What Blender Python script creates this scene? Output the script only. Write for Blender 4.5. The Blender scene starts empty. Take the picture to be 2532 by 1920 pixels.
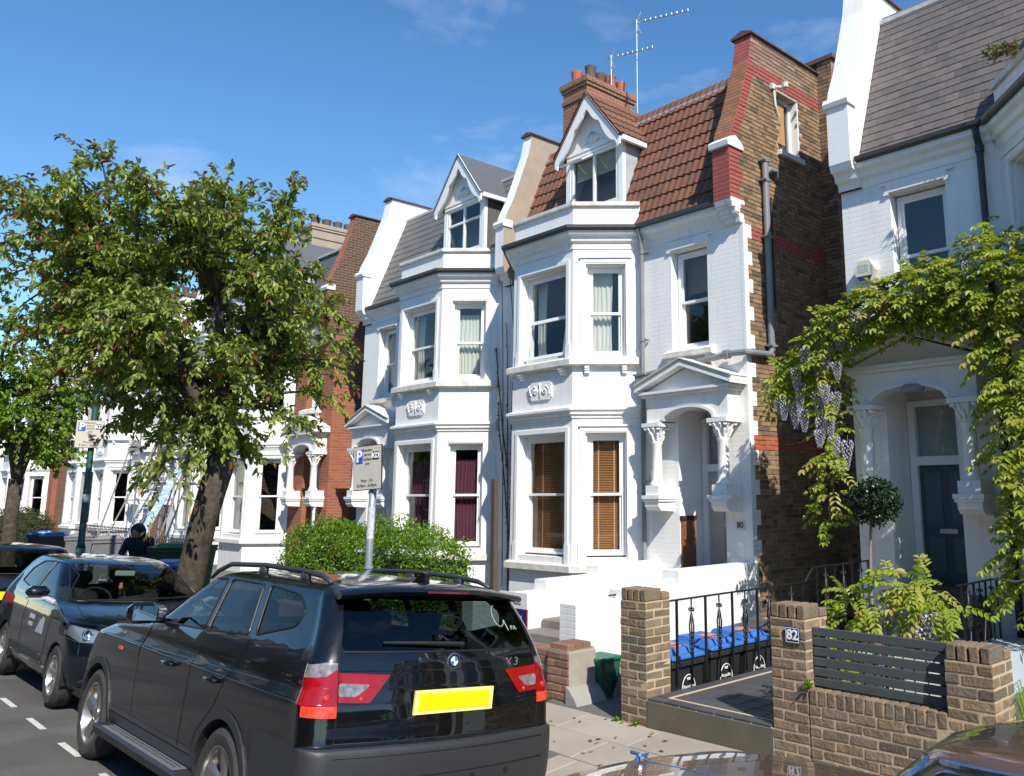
import bpy, bmesh, math, random
from mathutils import Vector, Matrix, noise
from mathutils.bvhtree import BVHTree
R = math.radians
scene = bpy.context.scene
col = scene.collection
rng = random.Random(7)

# ------------------------------------------------------------------ camera, sky, sun, exposure
def cam_axes(yaw, pitch, roll):
    f = Vector((-math.sin(yaw)*math.cos(pitch), math.cos(yaw)*math.cos(pitch), math.sin(pitch)))
    r = Vector((math.cos(yaw), math.sin(yaw), 0)); u = r.cross(f)
    c, s = math.cos(roll), math.sin(roll)
    return c*r+s*u, -s*r+c*u, f
cd = bpy.data.cameras.new('camera'); cam = bpy.data.objects.new('camera', cd); col.objects.link(cam)
cr, cu, cf = cam_axes(R(44.3), R(10.38), R(-.38))
M = Matrix((cr, cu, -cf)).transposed().to_4x4(); M.translation = (0, 0, 2.15); cam.matrix_world = M
cd.sensor_fit = 'HORIZONTAL'; cd.sensor_width = 36; cd.lens = 2103.3/2532*36
cd.shift_x = -284/2532; cd.shift_y = -124.4/2532
cd.clip_start = .05; cd.clip_end = 3000
scene.camera = cam
SUN = Vector((.674, -.286, .682)).normalized()
w = bpy.data.worlds.new('World'); scene.world = w; w.use_nodes = True
nt = w.node_tree; nt.nodes.clear()
wo = nt.nodes.new('ShaderNodeOutputWorld'); bg = nt.nodes.new('ShaderNodeBackground'); sk = nt.nodes.new('ShaderNodeTexSky')
sk.sky_type = 'NISHITA'; sk.sun_disc = False; sk.sun_elevation = math.asin(SUN.z); sk.sun_rotation = math.atan2(SUN.x, SUN.y)
sk.altitude = 50; sk.air_density = 1.0; sk.dust_density = 0; sk.ozone_density = 2.2
# thin wisps of cirrus mixed into the sky
tc = nt.nodes.new('ShaderNodeTexCoord'); mp = nt.nodes.new('ShaderNodeMapping'); nz = nt.nodes.new('ShaderNodeTexNoise'); cr_ = nt.nodes.new('ShaderNodeValToRGB')
mp.inputs['Scale'].default_value = (2.2, 2.2, 5.5); mp.inputs['Location'].default_value = (.8, -.45, .1)
nz.inputs['Scale'].default_value = 2.1; nz.inputs['Detail'].default_value = 7; nz.inputs['Roughness'].default_value = .55; nz.inputs['Distortion'].default_value = .35
cr_.color_ramp.elements[0].position = .56; cr_.color_ramp.elements[1].position = .95
cr_.color_ramp.elements[1].color = (.5, .5, .5, 1)
mx = nt.nodes.new('ShaderNodeMix'); mx.data_type = 'RGBA'; mx.inputs[7].default_value = (6.0, 6.2, 6.6, 1)
nt.links.new(tc.outputs['Generated'], mp.inputs['Vector']); nt.links.new(mp.outputs[0], nz.inputs['Vector']); nt.links.new(nz.outputs[0], cr_.inputs[0])
hs = nt.nodes.new('ShaderNodeHueSaturation'); hs.inputs['Saturation'].default_value = 1.24; nt.links.new(sk.outputs[0], hs.inputs['Color'])
nt.links.new(cr_.outputs[0], mx.inputs[0]); nt.links.new(hs.outputs[0], mx.inputs[6]); nt.links.new(mx.outputs[2], bg.inputs[0])
bg.inputs[1].default_value = .132
nt.links.new(bg.outputs[0], wo.inputs[0])
sd = bpy.data.lights.new('sun', 'SUN'); so = bpy.data.objects.new('sun', sd); col.objects.link(so)
sd.energy = 4.6; sd.angle = R(.53); sd.color = (1, .95, .87)
so.rotation_euler = (-SUN).to_track_quat('-Z', 'Y').to_euler(); so.location = SUN*60
scene.view_settings.view_transform = 'Standard'; scene.view_settings.look = 'None'
scene.view_settings.exposure = .52; scene.view_settings.gamma = 1; scene.view_settings.use_curve_mapping = False

# ------------------------------------------------------------------ materials
MAT = {}
def _n(nt, t, **k):
    n = nt.nodes.new('ShaderNode'+t)
    for a, b in k.items(): setattr(n, a, b)
    return n
def mat(name, c=(.5, .5, .5), rough=.6, metal=0, spec=.5, var=0, vs=3, c2=None, bump=0, bs=40, brick=None, rnd=None, coat=0, emit=None, est=0, trans=0, streak=0, dirt=None, hue=0):
    """Principled material. var: noise mix to c2; brick: painted coursing relief; rnd: ramp by object/face random."""
    if name in MAT: return MAT[name]
    m = bpy.data.materials.new(name); m.use_nodes = True; t = m.node_tree; L = t.links.new
    p = t.nodes['Principled BSDF']
    p.inputs['Base Color'].default_value = (*c, 1); p.inputs['Roughness'].default_value = rough; p.inputs['Metallic'].default_value = metal
    p.inputs['Specular IOR Level'].default_value = spec
    if coat: p.inputs['Coat Weight'].default_value = coat; p.inputs['Coat Roughness'].default_value = .02; p.inputs['Coat IOR'].default_value = 1.5 if coat < 1 else 1.6
    if emit: p.inputs['Emission Color'].default_value = (*emit, 1); p.inputs['Emission Strength'].default_value = est
    co = _n(t, 'TexCoord'); out = None
    geo = _n(t, 'NewGeometry')
    if rnd:
        oi = _n(t, 'ObjectInfo'); at = _n(t, 'Attribute', attribute_name='rnd'); ad = _n(t, 'Math', operation='ADD'); fr = _n(t, 'Math', operation='FRACT')
        L(oi.outputs['Random'], ad.inputs[0]); L(at.outputs['Fac'], ad.inputs[1]); L(ad.outputs[0], fr.inputs[0])
        rp = _n(t, 'ValToRGB'); e = rp.color_ramp.elements
        while len(e) < len(rnd): e.new(.5)
        for i, cc in enumerate(rnd): e[i].position = i/(len(rnd)-1); e[i].color = (*cc, 1)
        L(fr.outputs[0], rp.inputs[0]); out = rp.outputs[0]
    if var:
        nz = _n(t, 'TexNoise'); nz.inputs['Scale'].default_value = vs; nz.inputs['Detail'].default_value = 6; nz.inputs['Roughness'].default_value = .62
        L(geo.outputs['Position'], nz.inputs['Vector'])
        mr = _n(t, 'MapRange'); mr.inputs[1].default_value = .35; mr.inputs[2].default_value = .68; mr.inputs[4].default_value = var
        L(nz.outputs[0], mr.inputs[0])
        mi = _n(t, 'Mix', data_type='RGBA'); L(mr.outputs[0], mi.inputs[0])
        if out: L(out, mi.inputs[6])
        else: mi.inputs[6].default_value = (*c, 1)
        mi.inputs[7].default_value = (*(c2 or tuple(x*.6 for x in c)), 1); out = mi.outputs[2]
    if streak:   # vertical rain streaks
        mp = _n(t, 'Mapping'); mp.inputs['Scale'].default_value = (9, 9, .55); L(geo.outputs['Position'], mp.inputs[0])
        nz = _n(t, 'TexNoise'); nz.inputs['Scale'].default_value = 1.3; nz.inputs['Detail'].default_value = 5; L(mp.outputs[0], nz.inputs['Vector'])
        mr = _n(t, 'MapRange'); mr.inputs[1].default_value = .52; mr.inputs[2].default_value = .8; mr.inputs[4].default_value = streak; L(nz.outputs[0], mr.inputs[0])
        mi = _n(t, 'Mix', data_type='RGBA'); L(mr.outputs[0], mi.inputs[0])
        if out: L(out, mi.inputs[6])
        else: mi.inputs[6].default_value = (*c, 1)
        mi.inputs[7].default_value = (*(dirt or (.22, .2, .16)), 1); out = mi.outputs[2]
    h = None
    if brick:   # brick = (bump strength, colour of joint or None, mix)
        sx = _n(t, 'SeparateXYZ'); L(geo.outputs['Position'], sx.inputs[0])
        ad = _n(t, 'Math', operation='ADD'); L(sx.outputs[0], ad.inputs[0]); L(sx.outputs[1], ad.inputs[1])
        cx = _n(t, 'CombineXYZ'); L(ad.outputs[0], cx.inputs[0]); L(sx.outputs[2], cx.inputs[1])
        wz = _n(t, 'TexNoise'); wz.inputs['Scale'].default_value = 7; L(geo.outputs['Position'], wz.inputs['Vector'])
        wm = _n(t, 'VectorMath', operation='MULTIPLY_ADD'); L(wz.outputs['Color'], wm.inputs[0]); wm.inputs[1].default_value = (.012, .012, 0); L(cx.outputs[0], wm.inputs[2])
        bt = _n(t, 'TexBrick'); L(wm.outputs[0], bt.inputs['Vector'])
        bt.inputs['Scale'].default_value = 1; bt.inputs['Brick Width'].default_value = .225; bt.inputs['Row Height'].default_value = .075; bt.inputs['Mortar Size'].default_value = brick[3] if len(brick) > 3 else .006; bt.inputs['Mortar Smooth'].default_value = .5
        h = bt.outputs['Fac']; bstr = -brick[0]
        if brick[1]:
            if brick[2]:
                bt.inputs['Color1'].default_value = (*brick[2][0], 1); bt.inputs['Color2'].default_value = (*brick[2][1], 1); bt.inputs['Mortar'].default_value = (*brick[1], 1); bt.inputs['Bias'].default_value = 0
                if out:
                    mi = _n(t, 'Mix', data_type='RGBA', blend_type='MULTIPLY'); mi.inputs[0].default_value = .5; L(bt.outputs['Color'], mi.inputs[6]); L(out, mi.inputs[7]); out = mi.outputs[2]
                else: out = bt.outputs['Color']
    if bump or h:
        b = _n(t, 'Bump'); b.inputs['Distance'].default_value = .01; last = None
        if bump:
            nz = _n(t, 'TexNoise'); nz.inputs['Scale'].default_value = bs; nz.inputs['Detail'].default_value = 5; L(geo.outputs['Position'], nz.inputs['Vector'])
            b.inputs['Strength'].default_value = bump; L(nz.outputs[0], b.inputs['Height']); last = b
        if h:
            b2 = _n(t, 'Bump'); b2.inputs['Distance'].default_value = .012; b2.inputs['Strength'].default_value = abs(bstr); b2.invert = True; L(h, b2.inputs['Height'])
            if last: L(last.outputs[0], b2.inputs['Normal'])
            last = b2
        L(last.outputs[0], p.inputs['Normal'])
    if out: L(out, p.inputs['Base Color'])
    if trans: # leaf: add translucency
        tr = _n(t, 'BsdfTranslucent'); ms = _n(t, 'MixShader'); ms.inputs[0].default_value = trans
        if out: L(out, tr.inputs[0])
        else: tr.inputs[0].default_value = (*c, 1)
        o = t.nodes['Material Output']; L(p.outputs[0], ms.inputs[1]); L(tr.outputs[0], ms.inputs[2]); L(ms.outputs[0], o.inputs[0])
    MAT[name] = m; return m
def glass(name, tint=(.8, .87, .85), ior=1.5, add=0, rough=0):
    """thin pane: clear with Schlick reflection on both faces"""
    if name in MAT: return MAT[name]
    m = bpy.data.materials.new(name); m.use_nodes = True; t = m.node_tree; L = t.links.new; t.nodes.remove(t.nodes['Principled BSDF'])
    g = _n(t, 'BsdfGlossy'); g.inputs['Roughness'].default_value = rough; tr = _n(t, 'BsdfTransparent'); tr.inputs[0].default_value = (*tint, 1)
    f0 = ((ior-1)/(ior+1))**2+add; lw = _n(t, 'LayerWeight'); lw.inputs[0].default_value = .5; pw = _n(t, 'Math', operation='POWER'); pw.inputs[1].default_value = 5
    ms = _n(t, 'MixShader'); ad = _n(t, 'Math', operation='MULTIPLY_ADD'); ad.inputs[1].default_value = 1-f0; ad.inputs[2].default_value = f0; ad.use_clamp = True
    L(lw.outputs['Facing'], pw.inputs[0]); L(pw.outputs[0], ad.inputs[0]); L(ad.outputs[0], ms.inputs[0]); L(tr.outputs[0], ms.inputs[1]); L(g.outputs[0], ms.inputs[2]); L(ms.outputs[0], t.nodes['Material Output'].inputs[0])
    MAT[name] = m; return m

# ------------------------------------------------------------------ mesh helpers
class MB:
    def __init__(s, tf=None): s.v = []; s.f = []; s.r = []; s.tf = tf
    def add(s, pts, faces, rnd=0.):
        b = len(s.v); s.v += [tuple(p) for p in pts]; s.f += [tuple(b+i for i in f) for f in faces]; s.r += [rnd]*len(faces); return s
    def quad(s, a, b, c, d, rnd=0.): return s.add((a, b, c, d), ((0, 1, 2, 3),), rnd)
    def box(s, x0, x1, y0, y1, z0, z1, rnd=0.):
        return s.add([(x, y, z) for z in (z0, z1) for y in (y0, y1) for x in (x0, x1)], ((0, 2, 3, 1), (4, 5, 7, 6), (0, 1, 5, 4), (2, 6, 7, 3), (0, 4, 6, 2), (1, 3, 7, 5)), rnd)
    def prism(s, poly, ax, a0, a1, rnd=0.):
        """poly in the two other axes (in xyz order), extruded along ax from a0 to a1"""
        def P(p, a): q = list(p); q.insert('xyz'.index(ax), a); return q
        n = len(poly); return s.add([P(p, a0) for p in poly]+[P(p, a1) for p in poly], [tuple(range(n))[::-1], tuple(range(n, 2*n))]+[(i, (i+1) % n, n+(i+1) % n, n+i) for i in range(n)], rnd)
    def tube(s, path, r, n=8, caps=True, rnd=0.):
        path = [Vector(p) for p in path]; k = len(path); rr = r if isinstance(r, (list, tuple)) else [r]*k
        pts = []; ref = None
        for i, p in enumerate(path):
            d = (path[min(i+1, k-1)]-path[max(i-1, 0)])
            d = d.normalized() if d.length > 1e-9 else Vector((0, 0, 1))
            if ref is None: ref = Vector((0, 0, 1)) if abs(d.z) < .9 else Vector((1, 0, 0))
            a = d.cross(ref).normalized(); b = a.cross(d).normalized(); ref = b
            for j in range(n):
                t = 2*math.pi*j/n; pts.append(p+(a*math.cos(t)+b*math.sin(t))*rr[i])
        fs = [(i*n+j, i*n+(j+1) % n, (i+1)*n+(j+1) % n, (i+1)*n+j) for i in range(k-1) for j in range(n)]
        if caps: fs += [tuple(range(n))[::-1], tuple(range((k-1)*n, k*n))]
        return s.add(pts, fs, rnd)
    def lathe(s, prof, c, n=16, ax='z', rnd=0.):
        c = Vector(c); pts = []
        for r, h in prof:
            for j in range(n):
                t = 2*math.pi*j/n; a, b = r*math.cos(t), r*math.sin(t)
                pts.append(c+(Vector((a, b, h)) if ax == 'z' else Vector((a, h, b)) if ax == 'y' else Vector((h, a, b))))
        k = len(prof)
        return s.add(pts, [(i*n+j, i*n+(j+1) % n, (i+1)*n+(j+1) % n, (i+1)*n+j) for i in range(k-1) for j in range(n)]+[tuple(range(n))[::-1], tuple(range((k-1)*n, k*n))], rnd)
    def mould(s, path, prof, rnd=0.):
        """sweep profile [(out,z)..] (closed loop) along a plan polyline [(x,y)..]; out is to the right of travel"""
        P = [Vector(p) for p in path]; k = len(P); n = len(prof); pts = []
        for i in range(k):
            d0 = (P[i]-P[i-1]).normalized() if i else None; d1 = (P[i+1]-P[i]).normalized() if i < k-1 else None
            d0 = d0 or d1; d1 = d1 or d0
            n0, n1 = Vector((d0.y, -d0.x)), Vector((d1.y, -d1.x)); m = (n0+n1).normalized(); m /= max(.3, m.dot(n0))
            for o, z in prof: q = P[i]+m*o; pts.append((q.x, q.y, z))
        return s.add(pts, [(i*n+j, i*n+(j+1) % n, (i+1)*n+(j+1) % n, (i+1)*n+j) for i in range(k-1) for j in range(n)]+[tuple(range(n))[::-1], tuple(range((k-1)*n, k*n))], rnd)
    def pierced(s, o, U, N, w, z0, z1, holes, depth):
        """vertical wall sheet from o along U with rectangular holes (a0,a1,za,zb) and reveals going -N*depth"""
        o, U, N = Vector(o), Vector(U), Vector(N); xs = sorted({0, w, *[h[0] for h in holes], *[h[1] for h in holes]}); zs = sorted({z0, z1, *[h[2] for h in holes], *[h[3] for h in holes]})
        def P(a, z, b=0): q = o+U*a-N*b; return (q.x, q.y, z)
        for i in range(len(xs)-1):
            for j in range(len(zs)-1):
                a, z = (xs[i]+xs[i+1])/2, (zs[j]+zs[j+1])/2
                if not any(h[0] < a < h[1] and h[2] < z < h[3] for h in holes):
                    s.quad(P(xs[i], zs[j]), P(xs[i+1], zs[j]), P(xs[i+1], zs[j+1]), P(xs[i], zs[j+1]))
        for a0, a1, za, zb in holes:
            for (p, q) in (((a0, za), (a1, za)), ((a1, za), (a1, zb)), ((a1, zb), (a0, zb)), ((a0, zb), (a0, za))):
                s.quad(P(*p), P(*q), P(*q, depth), P(*p, depth))
        return s
    def build(s, name, m, parent=None, smooth=False, kind=None, normals=True, sub=0):
        L = Vector(parent.get('_o', (0, 0, 0))) if parent else Vector((0, 0, 0))
        vs = [Vector(s.tf(*p)) if s.tf else Vector(p) for p in s.v]
        me = bpy.data.meshes.new(name); me.from_pydata([v-L for v in vs], [], s.f)
        if any(s.r):
            at = me.attributes.new('rnd', 'FLOAT', 'FACE'); at.data.foreach_set('value', s.r)
        if normals:
            bm = bmesh.new(); bm.from_mesh(me); bmesh.ops.recalc_face_normals(bm, faces=bm.faces); bm.to_mesh(me); bm.free()
        if smooth: me.shade_smooth()
        return link(name, me, m, parent, kind)
def link(name, me, m=None, parent=None, kind=None):
    o = bpy.data.objects.new(name, me); col.objects.link(o)
    if m and not me.materials: me.materials.append(m)
    if parent is not None: o.parent = parent; o['_o'] = parent['_o']
    if kind: o['kind'] = kind
    if parent is None: o['_o'] = (0., 0., 0.)
    return o
def autosmooth(o, a=40):
    me = o.data; me.shade_smooth()
    me.set_sharp_from_angle(angle=R(a))
def thing(name, label, cat, loc=(0, 0, 0), group=None):
    o = bpy.data.objects.new(name, None); col.objects.link(o); o.empty_display_size = .2; o.location = loc
    o['label'] = label; o['category'] = cat; o['_o'] = tuple(float(x) for x in loc)
    if group: o['group'] = group
    return o
def tag(o, label, cat, group=None):
    o['label'] = label; o['category'] = cat
    if group: o['group'] = group
    return o
def struct(o): o['kind'] = 'structure'; return o
def piece(name, me, loc, parent, rot=None, m=None, scale=None):
    """one more object sharing mesh data, at a world location, as a child"""
    o = bpy.data.objects.new(name, me); col.objects.link(o); o.parent = parent
    o.location = Vector(loc)-Vector(parent['_o'])
    if rot is not None: o.rotation_euler = rot
    if scale is not None: o.scale = scale
    if m: o.material_slots[0].link = 'OBJECT'; o.material_slots[0].material = m
    return o
def mesh_of(mb, name, m):
    o = mb.build(name, m); me = o.data; bpy.data.objects.remove(o); return me
def rbox(mb, x0, x1, y0, y1, z0, z1, c=.004, rnd=0.):
    """box with chamfered edges"""
    pts = []; 
    for z, k in ((z0, 1), (z0+c, 0), (z1-c, 0), (z1, 1)):
        i = c if k else 0
        for (x, y) in ((x0+i, y0+c+i*.0), (x0+c, y0+i), (x1-c, y0+i), (x1-i, y0+c), (x1-i, y1-c), (x1-c, y1-i), (x0+c, y1-i), (x0+i, y1-c)): pts.append((x, y, z))
    fs = [(r*8+j, r*8+(j+1) % 8, (r+1)*8+(j+1) % 8, (r+1)*8+j) for r in range(3) for j in range(8)]+[tuple(range(8))[::-1], tuple(range(24, 32))]
    return mb.add(pts, fs, rnd)
def text(body, size, name, m, parent=None, loc=(0, 0, 0), U=(1, 0, 0), Z=(0, 0, 1), depth=.002, align='CENTER', sx=1, bold=0):
    c = bpy.data.curves.new(name, 'FONT'); c.body = body; c.size = size; c.extrude = depth; c.align_x = align; c.align_y = 'CENTER'; c.offset = bold; c.resolution_u = 3
    o = bpy.data.objects.new(name, c); col.objects.link(o)
    dg = bpy.context.evaluated_depsgraph_get(); dg.update(); me = bpy.data.meshes.new_from_object(o.evaluated_get(dg)); bpy.data.objects.remove(o); bpy.data.curves.remove(c)
    U, Z = Vector(U).normalized(), Vector(Z).normalized(); N = U.cross(Z)
    L = Vector(parent['_o']) if parent else Vector((0, 0, 0))
    me.transform(Matrix((U*sx, Z, N)).transposed().to_4x4()); me.transform(Matrix.Translation(Vector(loc)-L))
    me.materials.clear()
    return link(name, me, m, parent)
# ------------------------------------------------------------------ the palette
white = mat('white_masonry_paint', (.82, .805, .775), .55, var=.35, vs=2.2, c2=(.70, .69, .66), brick=(.38, None, None), bump=.14, bs=60, streak=.32, dirt=(.50, .46, .39))
stucco = mat('white_stucco', (.82, .805, .775), .5, var=.3, vs=3, c2=(.70, .69, .65), bump=.10, bs=45, streak=.3, dirt=(.47, .43, .36))
trim = mat('white_gloss_trim', (.83, .82, .80), .3, var=.2, vs=5, c2=(.74, .73, .70))
sillm = mat('weathered_sill', (.74, .72, .67), .7, var=.7, vs=6, c2=(.42, .38, .31), bump=.25, bs=60)
tanr = mat('tan_render', (.36, .29, .22), .9, var=.6, vs=3, c2=(.27, .22, .17), bump=.3, bs=40)
lead = mat('lead_sheet', (.33, .35, .37), .55, var=.6, vs=6, c2=(.55, .56, .56), bump=.15, bs=25)
leadd = mat('dark_lead', (.12, .13, .13), .6, var=.5, vs=5, c2=(.2, .21, .2), bump=.2, bs=20)
gutterm = mat('black_gutter', (.035, .034, .034), .45, var=.5, vs=8, c2=(.07, .065, .06))
greyp = mat('grey_pipe', (.17, .18, .19), .5, var=.5, vs=5, c2=(.25, .26, .27))
blackp = mat('black_iron', (.02, .02, .021), .4, bump=.1, bs=60)
mortar = mat('mortar', (.42, .36, .26), .95, var=.5, vs=9, c2=(.26, .22, .16), bump=.3, bs=70)
STOCK = [(.23, .145, .08), (.30, .185, .10), (.165, .108, .066), (.35, .22, .12), (.25, .16, .088), (.10, .074, .055), (.32, .19, .104), (.37, .245, .135)]
stock = mat('stock_brick', rnd=STOCK, rough=.9, var=.45, vs=14, c2=(.085, .062, .042), bump=.5, bs=55)
redp = mat('red_painted_brick', rnd=[(.34, .082, .066), (.30, .07, .058), (.37, .095, .076)], rough=.75, var=.5, vs=7, c2=(.23, .065, .055), bump=.3, bs=50)
redb = mat('red_rubbed_brick', rnd=[(.42, .105, .045), (.36, .085, .04), (.46, .13, .06), (.30, .075, .04)], rough=.88, var=.4, vs=10, c2=(.2, .06, .035), bump=.4, bs=50)
gard = mat('garden_brick', rnd=[(.23, .145, .085), (.31, .205, .12), (.16, .115, .08), (.34, .22, .125), (.20, .15, .115), (.26, .165, .095), (.11, .085, .065), (.29, .215, .15)], rough=.92, var=.8, vs=11, c2=(.115, .10, .06), bump=.9, bs=38)
gmort = mat('garden_mortar', (.50, .37, .235), .95, var=.5, vs=9, c2=(.30, .25, .17), bump=.4, bs=60)
tilem = mat('brown_roof_tile', rnd=[(.165, .066, .034), (.20, .08, .042), (.14, .057, .033), (.18, .08, .046)], rough=.8, var=.55, vs=3.5, c2=(.10, .048, .032), bump=.2, bs=60)
slate_r = mat('brown_grey_slate', rnd=[(.125, .105, .098), (.15, .125, .112), (.105, .095, .092), (.165, .132, .12), (.09, .082, .082), (.14, .12, .112)], rough=.75, var=.4, vs=9, c2=(.09, .08, .075), bump=.25, bs=50)
slate_l = mat('grey_slate', rnd=[(.135, .125, .12), (.15, .138, .13), (.12, .113, .11), (.16, .145, .135)], rough=.65, var=.35, vs=6, c2=(.095, .09, .09), bump=.2, bs=50)
slate_far = mat('far_slate', (.10, .105, .115), .6, var=.3, vs=4, c2=(.07, .072, .08), brick=(.5, None, None))
terra = mat('terracotta', (.42, .13, .06), .8, var=.4, vs=12, c2=(.25, .09, .055), bump=.1)
potd = mat('sooty_pot', (.11, .085, .07), .85, var=.5, vs=12, c2=(.06, .05, .045))
farb = mat('far_brick', (.3, .15, .1), .9, brick=(.8, (.33, .28, .2), ((.19, .105, .06), (.13, .078, .048)), .011), var=.35, vs=1.5, c2=(.45, .45, .45))
farr = mat('far_red_brick', (.4, .12, .06), .9, brick=(.7, (.28, .19, .13), ((.36, .11, .05), (.26, .08, .042)), .009))
wood = mat('blind_wood', (.60, .29, .115), .5, var=.35, vs=10, c2=(.5, .23, .09))
creamc = mat('cream_curtain', (.68, .68, .6), .9, trans=.25)
purple = mat('purple_curtain', (.10, .02, .045), .9, var=.5, vs=6, c2=(.06, .013, .03))
roomd = mat('dark_interior', (.07, .065, .06), .9)
pane = glass('window_glass', (.95, .97, .965), 1.5, .0)
pane_dark = glass('dim_window_glass', (.8, .83, .84), 1.52, .02)
doorw = mat('grey_white_door', (.5, .47, .43), .5, var=.2, vs=3)
doorg = mat('blue_grey_door', (.045, .075, .095), .35)
chrome = mat('polished_chrome', (.75, .76, .78), .12, metal=1)
alum = mat('aluminium', (.7, .71, .72), .35, metal=1)

# ------------------------------------------------------------------ ground, road, pavement
asph = mat('asphalt', rnd=[(.135, .128, .118)]*2, rough=.9, var=.7, vs=60, c2=(.078, .074, .069), bump=.9, bs=120, streak=.0)
t_ = asph.node_tree; pr_b = t_.nodes['Principled BSDF']; src = pr_b.inputs['Base Color'].links[0].from_socket   # patches, stains and a tar seam
g_ = _n(t_, 'NewGeometry'); n1 = _n(t_, 'TexNoise'); n1.inputs['Scale'].default_value = .9; n1.inputs['Detail'].default_value = 8; n1.inputs['Distortion'].default_value = .8; t_.links.new(g_.outputs['Position'], n1.inputs['Vector'])
r1 = _n(t_, 'ValToRGB'); r1.color_ramp.elements[0].position = .36; r1.color_ramp.elements[0].color = (.62, .61, .6, 1); r1.color_ramp.elements[1].position = .62; r1.color_ramp.elements[1].color = (1.06, 1.05, 1.03, 1); t_.links.new(n1.outputs[0], r1.inputs[0])
m1 = _n(t_, 'Mix', data_type='RGBA', blend_type='MULTIPLY'); m1.inputs[0].default_value = 1; t_.links.new(src, m1.inputs[6]); t_.links.new(r1.outputs[0], m1.inputs[7]); t_.links.new(m1.outputs[2], pr_b.inputs['Base Color'])
earth = mat('far_ground', (.09, .085, .07), .95, var=.4, vs=.3)
conc = mat('concrete', (.30, .285, .25), .9, var=.5, vs=3, c2=(.2, .185, .16), bump=.25, bs=70)
concd = mat('dark_concrete', (.13, .125, .115), .9, var=.5, vs=2.5, c2=(.085, .08, .072), bump=.3, bs=60)
slabm = mat('paving_slab', rnd=[(.33, .285, .23), (.37, .32, .26), (.29, .255, .21), (.35, .30, .235)], rough=.9, var=.45, vs=2.5, c2=(.24, .21, .175), bump=.25, bs=90)
kerbm = mat('granite_kerb', rnd=[(.26, .25, .24), (.31, .295, .28), (.22, .215, .21)], rough=.85, var=.4, vs=12, c2=(.17, .16, .155), bump=.3, bs=90)
linep = mat('road_paint', (.62, .61, .56), .75, var=.6, vs=18, c2=(.34, .33, .3), bump=.2, bs=120)
b = MB(); b.quad((-900, -900, -.6), (900, -900, -.6), (900, 900, -.6), (-900, 900, -.6)); struct(b.build('ground', earth))
def road_z(y): return -.085*(y-2.31) if y > 1 else .1114+.02*(1-y)/4
b = MB(); ys = [-5.6, -3, -1, 1, 4.37]
for i in range(4): b.quad((-140, ys[i], road_z(ys[i])), (60, ys[i], road_z(ys[i])), (60, ys[i+1], road_z(ys[i+1])), (-140, ys[i+1], road_z(ys[i+1])))
road = struct(b.build('road', asph))
b = MB()
for i in range(-5, 9):
    x = -11.71-1.235*i
    b.add([(x, 2.22+rng.uniform(-.004, .004), road_z(2.22)+.004), (x+.595, 2.22, road_z(2.22)+.004), (x+.595, 2.278, road_z(2.278)+.004), (x, 2.278, road_z(2.278)+.004)], ((0, 1, 2, 3),))
mk = b.build('bay_marking', linep, road)
PS = .1/1.35   # the pavement falls gently to the kerb
pz_ = lambda y: .12-PS*(5.85-y)
b = MB(); b.box(-140, -12.2, 4.36, 4.5, -.3, pz_(4.5)); b.box(.4, 60, 4.36, 4.5, -.3, pz_(4.5)); kerb = struct(b.build('kerb', kerbm))
me = mesh_of(rbox(MB(), 0, .894, 0, .14, -.30, 0, .012), 'kerb_stone', kerbm)
for i in range(14): piece('kerb_stone', me, (-12.2+.9*i, 4.36, pz_(4.5)), kerb)
b = MB(); b.add([(x, y, z) for x in (-140, 60) for (y, z) in ((4.5, -.5), (5.85, -.5), (5.85, .106), (4.5, pz_(4.5)-.014))], ((0, 1, 2, 3), (4, 7, 6, 5), (0, 4, 5, 1), (1, 5, 6, 2), (2, 6, 7, 3), (3, 7, 4, 0))); pav = struct(b.build('pavement', concd))
meA = mesh_of(rbox(MB(), .004, .596, .004, .44, -.03, 0, .006), 'paving_slab', slabm); meB = mesh_of(rbox(MB(), .004, .896, .004, .44, -.03, 0, .006), 'paving_slab', slabm)
tilt = math.atan(PS)
for row in range(3):
    x = -10.2+.2*row; y = 4.503+.449*row
    while x < -1.2:
        big = rng.random() < .6
        piece('paving_slab', meB if big else meA, (x, y, pz_(y)+rng.uniform(-.003, .001)), pav, (tilt+rng.uniform(-.004, .004), rng.uniform(-.004, .004), 0))
        x += .9 if big else .6
def pave_patch(name, x0, x1, y0, y1, m):
    b = MB(); b.add([(x, y, pz_(y)+h) for h in (-.02, .004) for y in (y0, y1) for x in (x0, x1)], ((0, 2, 3, 1), (4, 5, 7, 6), (0, 1, 5, 4), (2, 6, 7, 3), (0, 4, 6, 2), (1, 3, 7, 5))); b.build(name, m, pav)
pave_patch('manhole_cover', -6.0, -5.62, 4.62, 4.95, mat('iron_cover', (.12, .12, .125), .6, bump=.5, bs=80)); pave_patch('stop_tap_cover', -6.93, -6.75, 5.28, 5.42, mat('pale_cover', (.6, .58, .52), .6))
b = MB(); b.box(-140, -7.7, 5.85, 24, -.6, .10); b.box(-5.58, 60, 5.85, 24, -.6, .10); b.box(-7.7, -5.58, 5.85, 6.6, -.6, .10); b.box(-7.7, -5.58, 6.6, 24, -.6, -.45); struct(b.build('garden_ground', concd))
b = MB(); b.box(-140, 60, -9, -5.6, -.3, .25); struct(b.build('far_pavement', slabm))
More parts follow.
